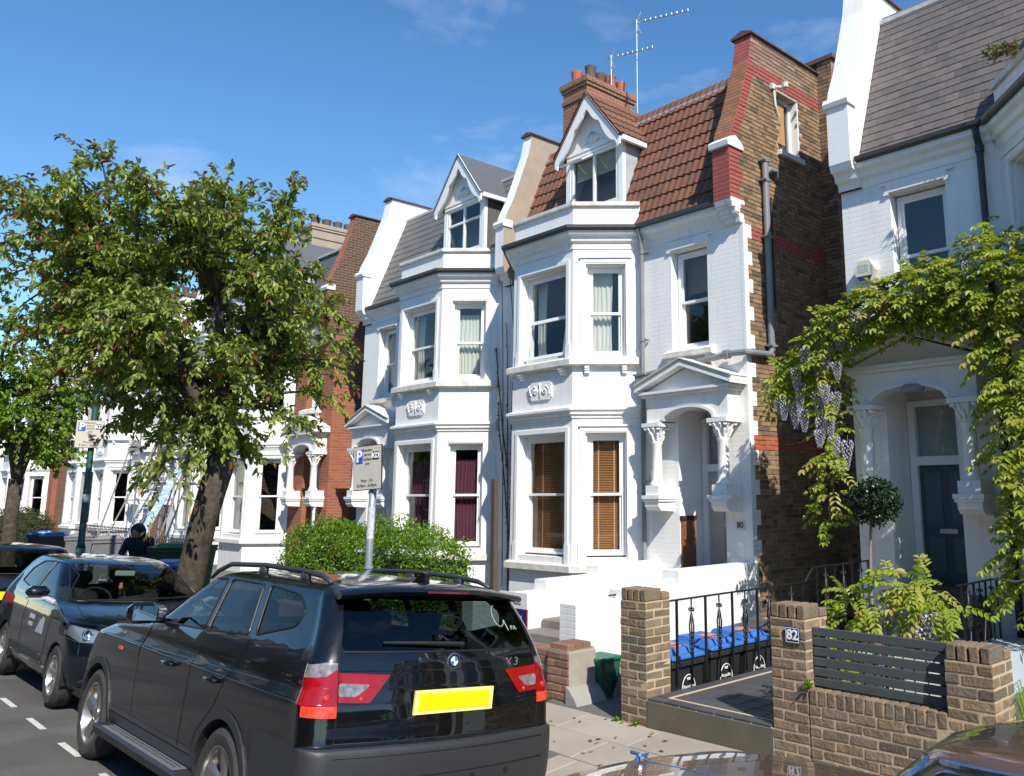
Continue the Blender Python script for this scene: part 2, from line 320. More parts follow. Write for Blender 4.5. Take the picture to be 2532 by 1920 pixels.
# ------------------------------------------------------------------ houses
YF = 10.6; HW = 5.965
def frame_tf(o, U, N):
    o, U, N = Vector(o), Vector(U).normalized(), Vector(N).normalized()
    return lambda a, b, c: (o.x+U.x*a+N.x*b, o.y+U.y*a+N.y*b, c)
def curtain(tf, a0, a1, z0, z1, b, m, parent, waves=7, amp=.02, name='curtain', gather=0):
    mb = MB(tf); n = waves*6
    for i in range(n+1):
        t = i/n; a = a0+(a1-a0)*t
        for j in range(7):
            s = j/6; z = z0+(z1-z0)*s
            mb.v.append((a+.012*math.sin(9*t+5*s), b-.01+amp*math.sin(2*math.pi*waves*t+1.3*math.sin(3*s))*(1.1-.5*s), z))
    mb.f = [(i*7+j, (i+1)*7+j, (i+1)*7+j+1, i*7+j+1) for i in range(n) for j in range(6)]; mb.r = [0]*len(mb.f)
    return mb.build(name, m, parent, smooth=True, normals=False)
def sash_window(H, tf, a0, a1, z0, z1, zr=None, rec=.12, fill=None, fr=.055, m=trim, gm=pane, name='window', open_low=0, mull=None, light=None, lod=0):
    """two-light sliding sash set rec behind the wall plane; parts: stiles and rails, panes, blind or curtain"""
    zr = zr if zr is not None else (z0+z1)/2
    mb = MB(tf); b0, b1 = -rec-.1, -rec
    mb.box(a0, a0+fr, b0, b1, z0, z1); mb.box(a1-fr, a1, b0, b1, z0, z1); mb.box(a0+fr, a1-fr, b0, b1, z1-fr, z1); mb.box(a0+fr, a1-fr, b0, b1, z0, z0+fr*.8)
    s = fr*.8; i0, i1 = a0+fr, a1-fr
    # upper sash (front) and lower sash (behind it)
    for (p, q, zz0, zz1) in ((-rec-.045, -rec-.012, zr-.02, z1-fr), (-rec-.09, -rec-.05, z0+fr*.8, zr+.02)):
        if q < -rec-.045 and open_low: continue
        mb.box(i0, i0+s, p, q, zz0, zz1); mb.box(i1-s, i1, p, q, zz0, zz1); mb.box(i0+s, i1-s, p, q, zz1-s, zz1); mb.box(i0+s, i1-s, p, q, zz0, zz0+s)
    if mull:
        for (za, zb) in mull: mb.box((a0+a1)/2-.022, (a0+a1)/2+.022, -rec-.075, -rec-.02, za, zb)
    w = mb.build(name, m, H)
    p = MB(tf); p.box(i0+s-.004, i1-s+.004, -rec-.03, -rec-.024, zr+s-.024, z1-fr-s+.004); p.build('pane', gm, w)
    if not open_low:
        p = MB(tf); p.box(i0+s-.004, i1-s+.004, -rec-.073, -rec-.067, z0+fr*.8+s-.004, zr+.02-s+.004); p.build('pane', gm, w)
    else:   # bottom-hung-out lower light, pushed open from its top hinge
        g = MB(tf); ang = R(open_low); hl = zr-z0-.02
        def Q(a, dz, t): return (a, -rec-.02+math.sin(ang)*dz+t*math.cos(ang), zr-math.cos(ang)*dz+t*math.sin(ang))
        def bar(x0, x1, d0, d1, t0=0, t1=.035): g.add([Q(x, d, t) for t in (t0, t1) for d in (d0, d1) for x in (x0, x1)], ((0, 2, 3, 1), (4, 5, 7, 6), (0, 1, 5, 4), (2, 6, 7, 3), (0, 4, 6, 2), (1, 3, 7, 5)))
        e = .05; bar(i0-.02, i0+e, 0, hl); bar(i1-e, i1+.02, 0, hl); bar(i0+e, i1-e, 0, e); bar(i0+e, i1-e, hl-e, hl)
        sash = g.build('open_sash', m, w); g = MB(tf); bar(i0+e, i1-e, e, hl-e, .014, .02); g.build('pane', gm, w)
    if fill == 'blind' and not lod:
        bl = MB(tf); z = z0+fr; k = 0
        while z < z1-fr-.03:
            k += 1; bl.box(i0+.02, i1-.02, -rec-.165, -rec-.128, z, z+.0045, rnd=(k*.37) % 1)
            bl.add([(i0+.02, -rec-.165, z+.019), (i1-.02, -rec-.165, z+.019), (i1-.02, -rec-.13, z-.004), (i0+.02, -rec-.13, z-.004)], ((0, 1, 2, 3),)); z += .0285
        bl.box(i0+.02, i1-.02, -rec-.17, -rec-.12, z1-fr-.05, z1-fr)
        o = bl.build('blind', wood, w, normals=False)
        tp = MB(tf)
        for t in (.25, .75): a = i0+(i1-i0)*t; tp.box(a-.011, a+.011, -rec-.1275, -rec-.126, z0+fr, z1-fr)
        tp.build('blind_tape', mat('blind_tape', (.5, .3, .2), .8), w)
    elif fill == 'cream': curtain(tf, i0, i1, z0+fr, z1-.25*(z1-zr), -rec-.17, creamc, w)
    elif fill == 'half': curtain(tf, i0+.3*(i1-i0), i1, z0+fr, z1-fr, -rec-.17, creamc, w, 5)
    elif fill == 'side': curtain(tf, i1-.22*(i1-i0), i1, z0+fr, z1-fr, -rec-.2, creamc, w, 3)
    elif fill == 'sideL': curtain(tf, i0, i0+.22*(i1-i0), z0+fr, z1-fr, -rec-.2, creamc, w, 3)
    elif fill == 'purple': curtain(tf, i0, i1, z0+fr, z1-.28, -rec-.17, purple, w, 8)
    elif fill == 'board': p = MB(tf); p.box(i0, i1, -rec-.2, -rec-.17, z0+fr, z1-fr); p.build('blind', mat('pale_wood_board', (.5, .3, .17), .7, var=.3, vs=5, c2=(.42, .24, .13)), w)
    elif fill == 'shade': p = MB(tf); p.box(i0, i1, -rec-.2, -rec-.19, z0+fr+.55*(z1-z0), z1-fr); p.build('blind', mat('brown_roller_blind', (.2, .13, .09), .8), w)
    elif fill == 'net': curtain(tf, i0, i1, z0+fr, z1-fr, -rec-.17, mat('net_curtain', (.75, .76, .74), .9, trans=.4), w, 9, .012)
    return w
PROF = [(-.30, 6.74), (-.30, 7.62), (-.23, 7.88), (-.05, 8.27), (.10, 8.69), (.32, 9.33), (.42, 9.82)]   # parapet front edge (d,z)
CONS = [(0, 6.40), (-.06, 6.40), (-.08, 6.50), (-.16, 6.52), (-.18, 6.62), (-.26, 6.64), (-.30, 6.74)]
def house(X0, sg, label, o):
    """X0: door-end corner of the front; sg: -1 when the party wall lies to the left of it"""
    G = lambda k, d=None: o.get(k, d)
    oy = G('ysg', 1); YB = G('y0', YF)
    T = lambda u, d, z: (X0+sg*u, YB+oy*d, z)
    H = thing(G('name', 'house'), label, 'house', (X0+sg*HW/2, YB+oy*2, .1), G('group'))
    lod = G('lod', 0); wall = G('wall', white); st = G('trim', stucco)
    up = MB(T); BP = [(2.25, 0), (3.09, -.84), (4.75, -.84), (5.59, 0)]
    # -- front wall
    win1 = (.74, 1.53, 4.5, 6.2)
    f = MB(T); door_h = (.49, 1.43, .1, 3.5)
    f.pierced((0, 0), (1, 0), (0, -1), 2.25, .1, 6.78, [win1, door_h], .3) if False else None
    def wallsheet(mb, u0, u1, z0, z1, holes, dep):
        xs = sorted({u0, u1, *[h[0] for h in holes], *[h[1] for h in holes]}); zs = sorted({z0, z1, *[h[2] for h in holes], *[h[3] for h in holes]})
        for i in range(len(xs)-1):
            for j in range(len(zs)-1):
                a, z = (xs[i]+xs[i+1])/2, (zs[j]+zs[j+1])/2
                if not any(h[0] < a < h[1] and h[2] < z < h[3] for h in holes): mb.quad((xs[i], 0, zs[j]), (xs[i+1], 0, zs[j]), (xs[i+1], 0, zs[j+1]), (xs[i], 0, zs[j+1]))
        for a0, a1, za, zb in holes:
            for (p, q) in (((a0, za), (a1, za)), ((a1, za), (a1, zb)), ((a1, zb), (a0, zb)), ((a0, zb), (a0, za))): mb.quad((p[0], 0, p[1]), (q[0], 0, q[1]), (q[0], dep, q[1]), (p[0], dep, p[1]))
    wallsheet(f, 0, 2.25, .1, 6.78, [win1], .28) if G('nodoor') else None
    f = MB(T); wallsheet(f, 0, 2.25, .1, 6.78, [win1, door_h], .28); f.quad((5.59, 0, .1), (HW, 0, .1), (HW, 0, 6.78), (5.59, 0, 6.78))
    f.build('front_wall', wall, H)
    # -- bay
    bayw = MB(T); bw = {}
    wins = []
    gz, fz = (1.10, 3.2), (4.50, 6.17)
    SQ = .84*math.sqrt(2)
    for (p, q, name, holes) in ((BP[0], BP[1], 'B', [(SQ-.95, SQ-.2)]), (BP[1], BP[2], 'A', [(.16, 1.46)]), (BP[2], BP[3], 'C', [(.2, .95)])):
        U = (Vector(q)-Vector(p)); L = U.length; U.normalize(); N = Vector((U.y, -U.x)); N = -N if N.y > 0 else N
        hs = [(a, c, *z) for a, c in holes for z in (gz, fz)]
        bayw.pierced((*p, 0), (*U, 0), (*N, 0), L, .1, 6.78, hs, .30)
        tfw = (lambda p, U, N: (lambda a, b, c: T(p[0]+U.x*a+N.x*b, p[1]+U.y*a+N.y*b, c)))(p, U, N)
        for a, c, z0, z1 in hs: wins.append((tfw, a, c, z0, z1, name))
    bayw.build('bay_wall', st, H)
    fills = G('fill', {})
    for tfw, a, c, z0, z1, nm in wins:
        fl = 'g' if z0 < 3 else 'f'; k = nm+fl
        if lod > 1 and nm == 'C': continue
        sash_window(H, tfw, a+.05, c-.05, z0+.03, z1-.05, 2.14 if fl == 'g' else 5.28, .15, fills.get(k), gm=G('glass', pane), open_low=8 if G('open') == k else 0, lod=lod, m=G('sash', trim))
        # moulded architrave: stepped frame inside and outside the opening
        if lod < 2:
            m_ = MB(tfw); zb = z0-.12
            for (o0, o1, b0, b1) in ((-.075, .0, 0, .022), (-.028, .022, -.05, .012), (.0, .05, -.15, -.05)):
                m_.box(a+o0, a+o1, b0, b1, z0, z1-o1); m_.box(c-o1, c-o0, b0, b1, z0, z1-o1); m_.box(a+o0, c-o0, b0, b1, z1-o1, z1-o0)
            m_.box(a-.10, a+.01, 0, .03, zb, z0+.22); m_.box(c-.01, c+.10, 0, .03, zb, z0+.22)
            if nm == 'B': m_.box(a-.09, c+.09, 0, .05, z1+.08, z1+.11)
            m_.build('architrave', st, H)
    path = [(BP[0][0]-.0, .0)]+BP[1:3]+[(BP[3][0], 0)]
    md = lambda name, prof, m: (lambda b_: b_.build(name, m, H))((lambda q: (q.mould(path, prof), q)[1])(MB(T)))
    # travel goes from door side to party side with outward to the right of travel in (u,d): handled by sign of out
    md('bay_sill', [(0, .84), (.07, .86), (.10, .87), (.10, .97), (.06, .985), (0, 1.0)], sillm if not lod else st)
    md('bay_sill', [(0, 4.30), (.05, 4.32), (.12, 4.34), (.12, 4.44), (.08, 4.46), (0, 4.48)], sillm if not lod else st)
    md('bay_cornice', [(0, 3.42), (.03, 3.43), (.035, 3.47), (.07, 3.49), (.075, 3.53), (.11, 3.56), (.11, 3.60), (0, 3.64)], st)
    md('bay_cornice', [(0, 6.40), (.02, 6.42), (.03, 6.52), (.08, 6.55), (.10, 6.62), (.17, 6.66), (.17, 6.72), (0, 6.73)], st)
    gpath = [(2.19, .02)]+[(3.03, -.82), (4.81, -.82)]+[(5.62, -.02)]
    def off_path(k):
        e = k*math.tan(R(22.5)); return [(2.25-k*.7071+.0, .0-k*.7071), (3.09-e, -.84-k), (4.75+e, -.84-k), (5.59+k*.7071, -k*.7071)]
    gt = MB(T); gt.mould(path, [(.13, 6.735), (.15, 6.725), (.23, 6.725), (.25, 6.745), (.25, 6.80), (.225, 6.80), (.225, 6.75), (.13, 6.75)]); gt.build('gutter', gutterm, H)
    pp = MB(T); pp.mould(path, [(-.02, 6.77), (.0, 6.77), (.0, 7.21), (-.2, 7.21), (-.2, 6.77)]); par = pp.build('bay_parapet', white if not lod else st, H)
    pc = MB(T); pc.mould(path, [(-.25, 7.212), (.05, 7.212), (.055, 7.23), (.055, 7.285), (-.25, 7.295)]); pc.build('coping', sillm if not lod else st, H)
    rf = MB(T); rf.prism([(2.3, .9), (2.3, .05), (3.1, -.75), (4.74, -.75), (5.54, .05), (5.54, .9)], 'z', 6.79, 6.84); rf.build('bay_roof', leadd, H)
    if lod < 2:
        # sill brackets and plaque
        for (tfw, aa) in ((wins[2][0], (.25, 1.37)), (wins[0][0], (SQ-.95+.05, SQ-.2-.05))):
            for a in aa:
                k = MB(tfw); k.prism([(0, 4.315), (.10, 4.315), (.10, 4.28), (.085, 4.27), (.085, 4.24), (.065, 4.23), (.065, 4.20), (.03, 4.185), (0, 4.18)], 'x', a-.04, a+.04); k.build('sill_bracket', st, H)
        k = MB(wins[2][0]); k.prism([(.53, 3.84), (.58, 3.84), (.58, 3.80), (1.08, 3.80), (1.08, 3.84), (1.13, 3.84), (1.13, 4.1), (1.08, 4.1), (1.08, 4.15), (.58, 4.15), (.58, 4.1), (.53, 4.1)], 'y', 0, .03); pq = k.build('plaque', stucco, H)
        k = MB(wins[2][0]); r2 = random.Random(3)
        for s_ in (-1, 1):
            cx = .83+s_*.14
            for q in range(2):
                pts = [(cx+s_*(.085-.028*t)*math.cos(t*1.6+q*3.1)*(1-.1*t), .035, 3.975+(.09-.026*t)*math.sin(t*1.6+q*3.1)) for t in [i*.28 for i in range(11)]]; k.tube(pts, .014, 5)
            k.lathe([(0, -.02), (.03, 0), (.02, .02), (0, .03)], (cx, .035, 3.975), 8, 'y')
            for q in range(4): k.tube([(cx+s_*(.1+.02*q), .03, 3.88+.05*q), (cx+s_*(.13+.015*q), .045, 3.92+.05*q)], .012, 5)
        k.tube([(.83, .03, 3.84), (.83, .04, 4.1)], .016, 5)
        k.build('scroll_relief', stucco, pq, smooth=True)
    # -- first-floor window above the porch
    tf0 = lambda a, b, c: T(a, -b, c)
    sash_window(H, tf0, win1[0]+.02, win1[1]-.02, 4.53, 6.18, 5.32, .16, fills.get('s', 'shade'), gm=G('glass', pane), m=G('sash', trim), lod=lod)
    if lod < 2:
        k = MB(tf0); k.prism([(.66, 6.19), (.70, 6.30), (.70, 6.33), (.60, 6.33), (.60, 6.37), (1.67, 6.37), (1.67, 6.33), (1.57, 6.33), (1.57, 6.30), (1.61, 6.19), (1.53, 6.19), (1.53, 6.22), (.74, 6.22), (.74, 6.19)], 'y', 0, .035); k.build('window_head', white, H)
    k = MB(tf0); k.prism([(-.02, 4.34), (.11, 4.34), (.13, 4.36), (.13, 4.44), (0, 4.5), (-.02, 4.5)], 'x', .60, 1.66); k.build('window_sill', sillm if not lod else st, H)
    if lod < 2:
        for a in (.68, 1.5): k = MB(tf0); k.prism([(0, 4.34), (.09, 4.34), (.07, 4.25), (.03, 4.20), (0, 4.2)], 'x', a, a+.09); k.build('sill_bracket', st, H)
    # -- top cornice over the plain wall with its gutter
    k = MB(tf0); k.prism([(0, 6.38), (.02, 6.40), (.03, 6.50), (.08, 6.54), (.10, 6.60), (.17, 6.65), (.17, 6.725), (0, 6.725)], 'x', .34, 2.2); k.build('cornice', st, H)
    k = MB(tf0); k.prism([(.12, 6.735), (.14, 6.727), (.22, 6.727), (.245, 6.745), (.245, 6.80), (.225, 6.80), (.225, 6.75), (.12, 6.75)], 'x', .36, 2.12); k.build('gutter', gutterm, H)
    # -- porch: recess, door, columns, arch, pediment
    pz = .93
    k = MB(T); k.box(.49, 1.43, .0, .75, .1, pz); k.build('porch_floor', mat('tile_floor', (.16, .09, .06), .6), H)
    k = MB(T); k.quad((.49, .28, pz), (.49, .72, pz), (.49, .72, 3.5), (.49, .28, 3.5)); k.quad((1.43, .28, pz), (1.43, .72, pz), (1.43, .72, 3.5), (1.43, .28, 3.5)); k.quad((.49, .28, 3.5), (1.43, .28, 3.5), (1.43, .72, 3.5), (.49, .72, 3.5)); k.quad((.49, .72, pz), (1.43, .72, pz), (1.43, .72, 3.5), (.49, .72, 3.5))
    k.build('porch_recess', stucco, H)
    k = MB(T)
    for (a, c) in ((.50, .60), (1.32, 1.42)): k.box(a, c, .58, .70, pz, 3.38)
    k.box(.6, 1.32, .58, .70, 2.50, 2.62); k.box(.6, 1.32, .58, .70, 3.3, 3.38); k.build('door_frame', trim, H)
    k = MB(T); k.box(.6, 1.32, .64, .68, pz+.01, 2.495); dr = k.build('door', G('door', doorw), H)
    k = MB(T)
    for (a, c) in ((.67, .90), (1.02, 1.25)):
        for (z0, z1) in ((1.1, 1.55), (1.72, 2.4)): k.box(a, c, .628, .639, z0, z1)
    k.build('door_panel', G('doorp', G('door', doorw)), dr)
    k = MB(T); k.box(.84, 1.08, .62, .639, 1.60, 1.66); k.build('letter_plate', alum, dr)
    k = MB(T); k.box(.605, 1.315, .65, .655, 2.625, 3.295); k.build('fanlight', pane_dark, H)
    if lod < 2:
        for cu_ in (.32, 1.69):
            c_ = MB(T); cx, cy = cu_, -.24
            c_.lathe([(.0, 2.27), (.12, 2.27), (.125, 2.30), (.10, 2.33), (.095, 2.36), (.088, 2.40), (.083, 2.92), (.10, 2.95), (.10, 2.98), (.085, 2.99), (0, 2.99)], (cx, cy, 0), 20)
            cl = c_.build('column', stucco, H); autosmooth(cl, 35)
            b_ = MB(T); b_.box(cx-.14, cx+.14, cy-.13, 0, 2.12, 2.275); b_.box(cx-.19, cx+.19, cy-.18, 0, 2.06, 2.118); b_.box(cx-.175, cx+.175, cy-.165, 0, 2.02, 2.058)
            b_.prism([(0, 2.018), (cy-.15, 2.018), (cy-.14, 1.94), (cy-.08, 1.88), (-.0, 1.86)], 'x', cx-.15, cx+.15); b_.build('column_bracket', stucco, H)
            c_ = MB(T); c_.lathe([(.085, 2.985), (.09, 3.05), (.12, 3.15), (.15, 3.21), (0, 3.21)], (cx, cy, 0), 16)
            for tier, (r0, zz, hh, nn) in enumerate(((.10, 3.0, .12, 8), (.115, 3.08, .12, 8))):
                for j in range(nn):
                    t = 2*math.pi*(j+.5*tier)/nn; dx, dy = math.cos(t), math.sin(t)
                    c_.tube([(cx+dx*r0*.85, cy+dy*r0*.85, zz), (cx+dx*(r0+.015), cy+dy*(r0+.015), zz+hh*.6), (cx+dx*(r0+.05), cy+dy*(r0+.05), zz+hh), (cx+dx*(r0+.055), cy+dy*(r0+.055), zz+hh*.8)], [.026, .03, .022, .010], 5)
            for dx, dy in ((1, 1), (1, -1), (-1, 1), (-1, -1)): c_.lathe([(0, -.03), (.035, -.02), (.035, .02), (0, .03)], (cx+dx*.135, cy+dy*.12, 3.19), 8)
            cap = c_.build('column_capital', stucco, H); autosmooth(cap, 50)
            c_ = MB(T); c_.box(cx-.19, cx+.19, cy-.16, 0, 3.215, 3.28); c_.build('capital_block', stucco, H)
        arc = [(1.46-.0, 3.30)]+[(.96+.50*math.cos(t), 3.30+.19*math.sin(t)) for t in [math.pi*i/14 for i in range(1, 14)]]+[(.46, 3.30)]
        k = MB(T); k.prism([(.17, 3.285), (.17, 3.70), (1.85, 3.70), (1.85, 3.285)]+arc[:1]+arc[1:-1]+arc[-1:], 'y', -.30, -.003); k.build('entablature', stucco, H)
        k = MB(T)
        for i in range(len(arc)-1):
            (a, z), (a2, z2) = arc[i], arc[i+1]; k.prism([(a, z+.0), (a2, z2+.0), (a2+(a2-.96)*.10, z2+.035+.0), (a+(a-.96)*.10, z+.035)], 'y', -.335, -.302)
        k.build('arch_moulding', stucco, H)
        k = MB(T); k.box(.10, 1.92, -.36, -.0, 3.702, 3.745); k.box(.06, 1.96, -.40, 0, 3.747, 3.79)
        for s_ in (-1, 1):
            e0, e1 = 1.01+s_*1.0, 1.01
            for (b0, b1, zz, th) in ((-.44, -.0, 3.79, .05), (-.40, 0, 3.742+.1, 0), (-.40, -.002, 3.845, .055)):
                if th: k.prism([(e0, zz), (e1, zz+.36), (e1, zz+.36+th), (e0, zz+th)], 'y', b0, b1)
        k.build('pediment', stucco, H)
        k = MB(T); k.prism([(.12, 3.795), (1.90, 3.795), (1.01, 4.13)], 'y', -.28, -.001); k.build('tympanum', stucco, H)
        k = MB(T); k.prism([(.0, 3.905), (1.01, 4.265), (2.02, 3.905), (2.02, 3.918), (1.01, 4.28), (0, 3.918)], 'y', -.46, 0); k.build('pediment_flashing', sillm, H)
    if G('dado'):
        k = MB(T); k.box(1.40, 1.428, .02, .36, pz, 1.72); dd = k.build('tile_dado', mat('brown_glazed_tile', (.16, .055, .03), .2, var=.6, vs=14, c2=(.3, .14, .06)), H)
        k = MB(T)
        for i in range(4): k.lathe([(0, 0), (.05, .002), (.03, .006), (0, .007)], (1.4, .19, 1.05+.13*i), 10, 'x')
        k.build('flower_tile', mat('orange_tile_flower', (.4, .13, .04), .25), dd); k = MB(T); k.box(1.385, 1.43, .0, .37, 1.72, 1.79); k.build('dado_rail', mat('dark_glazed_tile', (.05, .02, .02), .2), dd)
    # -- mansard roof
    mz0, mz1, md0, md1 = 6.80, 9.30, -.08, .87
    sl = MB(T); dm = G('dormer', (3.58, .79, .12)); du, dw, dd0 = dm
    sh = lambda z: md0+(md1-md0)*(z-mz0)/(mz1-mz0)
    sl.prism([(md0+.06, mz0-.02), (md1+.06, mz1), (md1+.3, mz1), (.4, mz0-.02)], 'x', .34, HW-.12)
    roof = sl.build('roof', {'tile': tilem, 'slate_r': slate_r, 'slate_l': slate_l}.get(G('roof'), slate_far), H)
    sl = MB(T); sl.box(.34, HW, md1+.06, 8.2, mz1-.06, mz1+.02); sl.build('flat_roof', leadd, H)
    sl = MB(T); sl.prism([(md1-.03, mz1-.02), (md1-.03, mz1+.05), (md1+.18, mz1+.07), (md1+.18, mz1-.02)], 'x', .34, HW-.1); sl.build('ridge_flashing', lead if G('roof') != 'tile' else lead, H)
    sv = Vector((md1-md0, mz1-mz0)); SL = sv.length; sv.normalize(); nv = Vector((-sv.y, sv.x))  # (d,z) normal pointing out (d negative)
    pitch = math.atan2(sv.y, sv.x)
    rk = G('roof')
    if rk in ('tile', 'slate_r', 'slate_l'):
        gauge, tw, th = {'tile': (.287, .30, .02), 'slate_r': (.137, .2, .006), 'slate_l': (.19, .42, .007)}[rk]
        t = MB()
        if rk == 'tile':   # double-roll interlocking tile in local (x along eaves, y up slope, z out)
            n = 16; top = []; 
            pr = [(i/n*tw, .012+.02*(.5-.5*math.cos(4*math.pi*(i/n)))**1.5) for i in range(n+1)]
            ln = gauge+.05
            t.v = [(x, 0, z+.018) for x, z in pr]+[(x, ln, z-.012) for x, z in pr]+[(x, 0, -.012+.0) for x, z in pr]
            t.f = [(i, i+1, n+2+i, n+1+i) for i in range(n)]+[(2*n+2+i, 2*n+3+i, i+1, i) for i in range(n)]; t.r = [0]*len(t.f)
        else:
            ln = gauge+.06; t.add([(.002, 0, .0), (tw-.002, 0, .0), (tw-.002, ln, -.006), (.002, ln, -.006), (.002, 0, th+.006), (tw-.002, 0, th+.006), (tw-.002, ln, .0), (.002, ln, .0)], ((0, 3, 2, 1), (4, 5, 6, 7), (0, 1, 5, 4), (1, 2, 6, 5), (2, 3, 7, 6), (3, 0, 4, 7)))
        mt = {'tile': tilem, 'slate_r': slate_r, 'slate_l': slate_l}[rk]
        me = mesh_of(t, 'roof_'+('tile' if rk == 'tile' else 'slate'), mt)
        if rk == 'tile': me.shade_smooth(); me.set_sharp_from_angle(angle=R(50))
        r = 0; nm = 'tile' if rk == 'tile' else 'slate'
        while r*gauge < SL-.05:
            z = mz0+sv.y*r*gauge; d = md0+sv.x*r*gauge
            offs = 0 if rk == 'tile' else (tw/2 if r % 2 else 0)
            u = .36-offs
            umax = G('umax', HW-.15)
            while u < umax:
                wu0, wu1 = u, u+tw
                zt = z+sv.y*gauge
                ind = (wu1 > du-dw+.02 and wu0 < du+dw-.02 and z < 8.75)
                if wu0 <= .3 and offs:
                    piece(nm, me, T(.36 if sg > 0 else wu1, d+nv.x*.004, z+nv.y*.004), roof, (pitch, 0, 0), scale=(.48, 1, 1))
                if wu0 > .3 and not ind:
                    jit = rng.uniform(-.004, .004) if rk != 'tile' else 0
                    base = T(wu0 if sg > 0 else wu1, d+nv.x*.004, z+nv.y*.004+jit)
                    piece(nm, me, base, roof, (pitch, 0, rng.uniform(-.006, .006) if rk != 'tile' else 0))
                u += tw
            r += 1
    # -- dormer
    dz0, dze, dza = 7.18, 8.80, 9.80
    k = MB(T); k.box(du-dw, du-dw+.12, dd0, dd0+.08, dz0, dze); k.box(du+dw-.12, du+dw, dd0, dd0+.08, dz0, dze); k.box(du-dw+.12, du+dw-.12, dd0, dd0+.08, 8.66, dze); k.box(du-dw+.12, du+dw-.12, dd0, dd0+.08, dz0, 7.54)
    k.prism([(du-dw, dze), (du+dw, dze), (du, dza-.06)], 'y', dd0+.002, dd0+.07)
    dor = k.build('dormer', trim if not lod else st, H)
    for s_ in (-1, 1):
        k = MB(T); a = du+s_*(dw-.02); k.prism([(dd0+.08, dz0), (dd0+.08, dze), (1.25, dze), (md0+.5, dz0)], 'x', a-.02, a+.018); k.build('dormer_cheek', G('cheek', lead), dor)
    k = MB(T); ov = .12; fd = dd0-.20
    for s_ in (-1, 1):
        k.prism([(du, dza), (du+s_*(dw+ov), dze-.13), (du+s_*(dw+ov), dze-.09), (du, dza+.045)], 'y', fd-.03, 2.4)
    k.build('dormer_roof', slate_far if rk != 'tile' else tilem, dor)
    if rk == 'tile':   # rows of tiles on the dormer slope facing the porch side
        sl2 = Vector((dw+ov, dza-dze+.13)); L2 = sl2.length; a2 = math.atan2(sl2.y, sl2.x)
        for s_ in (-1, 1):
            for r in range(5):
                k = MB(T); n = 64; t0 = r/5*L2; 
                for i in range(n+1):
                    d = fd-.03+(2.35-fd)*i/n; hh = .012+.018*(.5-.5*math.cos(2*math.pi*i/4)); 
                    for (tt, e) in ((t0+L2/5+.02, .03+hh), (t0, .012+hh), (t0+L2/5+.02, .0)):
                        k.v.append((du+s_*(tt*math.cos(a2)+e*math.sin(a2)), d, dza+.045-tt*math.sin(a2)+e*math.cos(a2)))
                k.f = [(3*i, 3*i+3, 3*i+4, 3*i+1) for i in range(n)]+[(3*i+2, 3*i+5, 3*i+3, 3*i) for i in range(n)]; k.r = [0]*len(k.f)
                k.build('tile_row', tilem, dor)
    if not lod:   # bargeboards with scalloped lower edge
        for s_ in (-1, 1):
            top = [(du, dza+.0), (du+s_*(dw+ov), dze-.13)]; low = []
            for i in range(33):
                t = i/32; x = du+s_*(dw+ov)*t; z = dza-(dza-dze+.13)*t
                wv = .19+.13*abs(math.sin(math.pi*(t*2.1+.2)))**.7 if .1 < t < .9 else (.3 if t <= .1 else .22)
                low.append((x, z-wv))
            k = MB(T); k.prism(top+[(du+s_*(dw+ov+.0), dze-.28), (du+s_*(dw+ov-.07), dze-.33)]+low[::-1][3:], 'y', fd-.002, fd+.03); k.build('bargeboard', trim, dor)
            k = MB(T); k.prism([(du, dza-.004), (du+s_*(dw+ov), dze-.134), (du+s_*(dw+ov), dze-.15), (du, dza-.03)], 'y', fd+.031, dd0-.002); k.build('soffit', trim, dor)
            k = MB(T); k.prism([(du, dza+.045), (du+s_*(dw+ov), dze-.085), (du+s_*(dw+ov), dze-.13), (du, dza)], 'y', fd-.026, fd-.004); k.build('barge_moulding', trim, dor)
            k = MB(T); k.box(*sorted((du+s_*(dw+ov-.02), du+s_*(dw+ov+.05))), fd+.05, .75, dze-.19, dze-.10); k.build('eaves_gutter', trim, dor)
        k = MB(T); r2 = random.Random(5)
        for i in range(15):
            t = -1+2*i/14; x = du+.02+t*.26; k.tube([(du+t*.06, dd0-.005, 8.87), (x*.6+(du)*.4, dd0-.03, 8.92+.16*(1-t*t)), (x, dd0-.02, 8.90+.13*(1-t*t)), (x+.03*t, dd0-.01, 8.86+.08*(1-t*t))], [.016, .02, .014, .006], 5)
        k.build('leaf_relief', trim, dor, smooth=True)
        k = MB(T); k.box(du-dw+.02, du+dw-.02, dd0-.03, dd0-.002, 8.74, 8.80); k.box(du-dw+.04, du+dw-.04, dd0-.02, dd0-.002, 8.66, 8.71); k.build('gable_moulding', trim, dor)
    tfd = lambda a, b, c: T(a, dd0-b, c)
    wa, wb = du-dw+.14, du+dw-.14
    dk = G('dwin', 'grid')
    k = MB(tfd); e = .05
    k.box(wa, wa+e, -.07, -.01, 7.55, 8.66); k.box(wb-e, wb, -.07, -.01, 7.55, 8.66); k.box(wa+e, wb-e, -.07, -.01, 8.66-e, 8.66); k.box(wa+e, wb-e, -.07, -.01, 7.55, 7.55+e)
    mid = (wa+wb)/2; k.box(mid-.025, mid+.025, -.065, -.005, 7.6, 8.61)
    if dk == 'grid': k.box(wa+e, mid-.025, -.064, -.006, 8.24, 8.29); k.box(mid+.025, wb-e, -.064, -.006, 8.24, 8.29)
    dwn = k.build('dormer_window', trim, H)
    rows = ((7.6, 8.24), (8.29, 8.61)) if dk == 'grid' else ((7.6, 8.61),)
    for (z0, z1) in rows:
        for (p, q) in ((wa+e, mid-.025), (mid+.025, wb-e)):
            k = MB(tfd); k.box(p, q, -.04, -.034, z0, z1); k.build('pane', G('glass', pane), dwn)
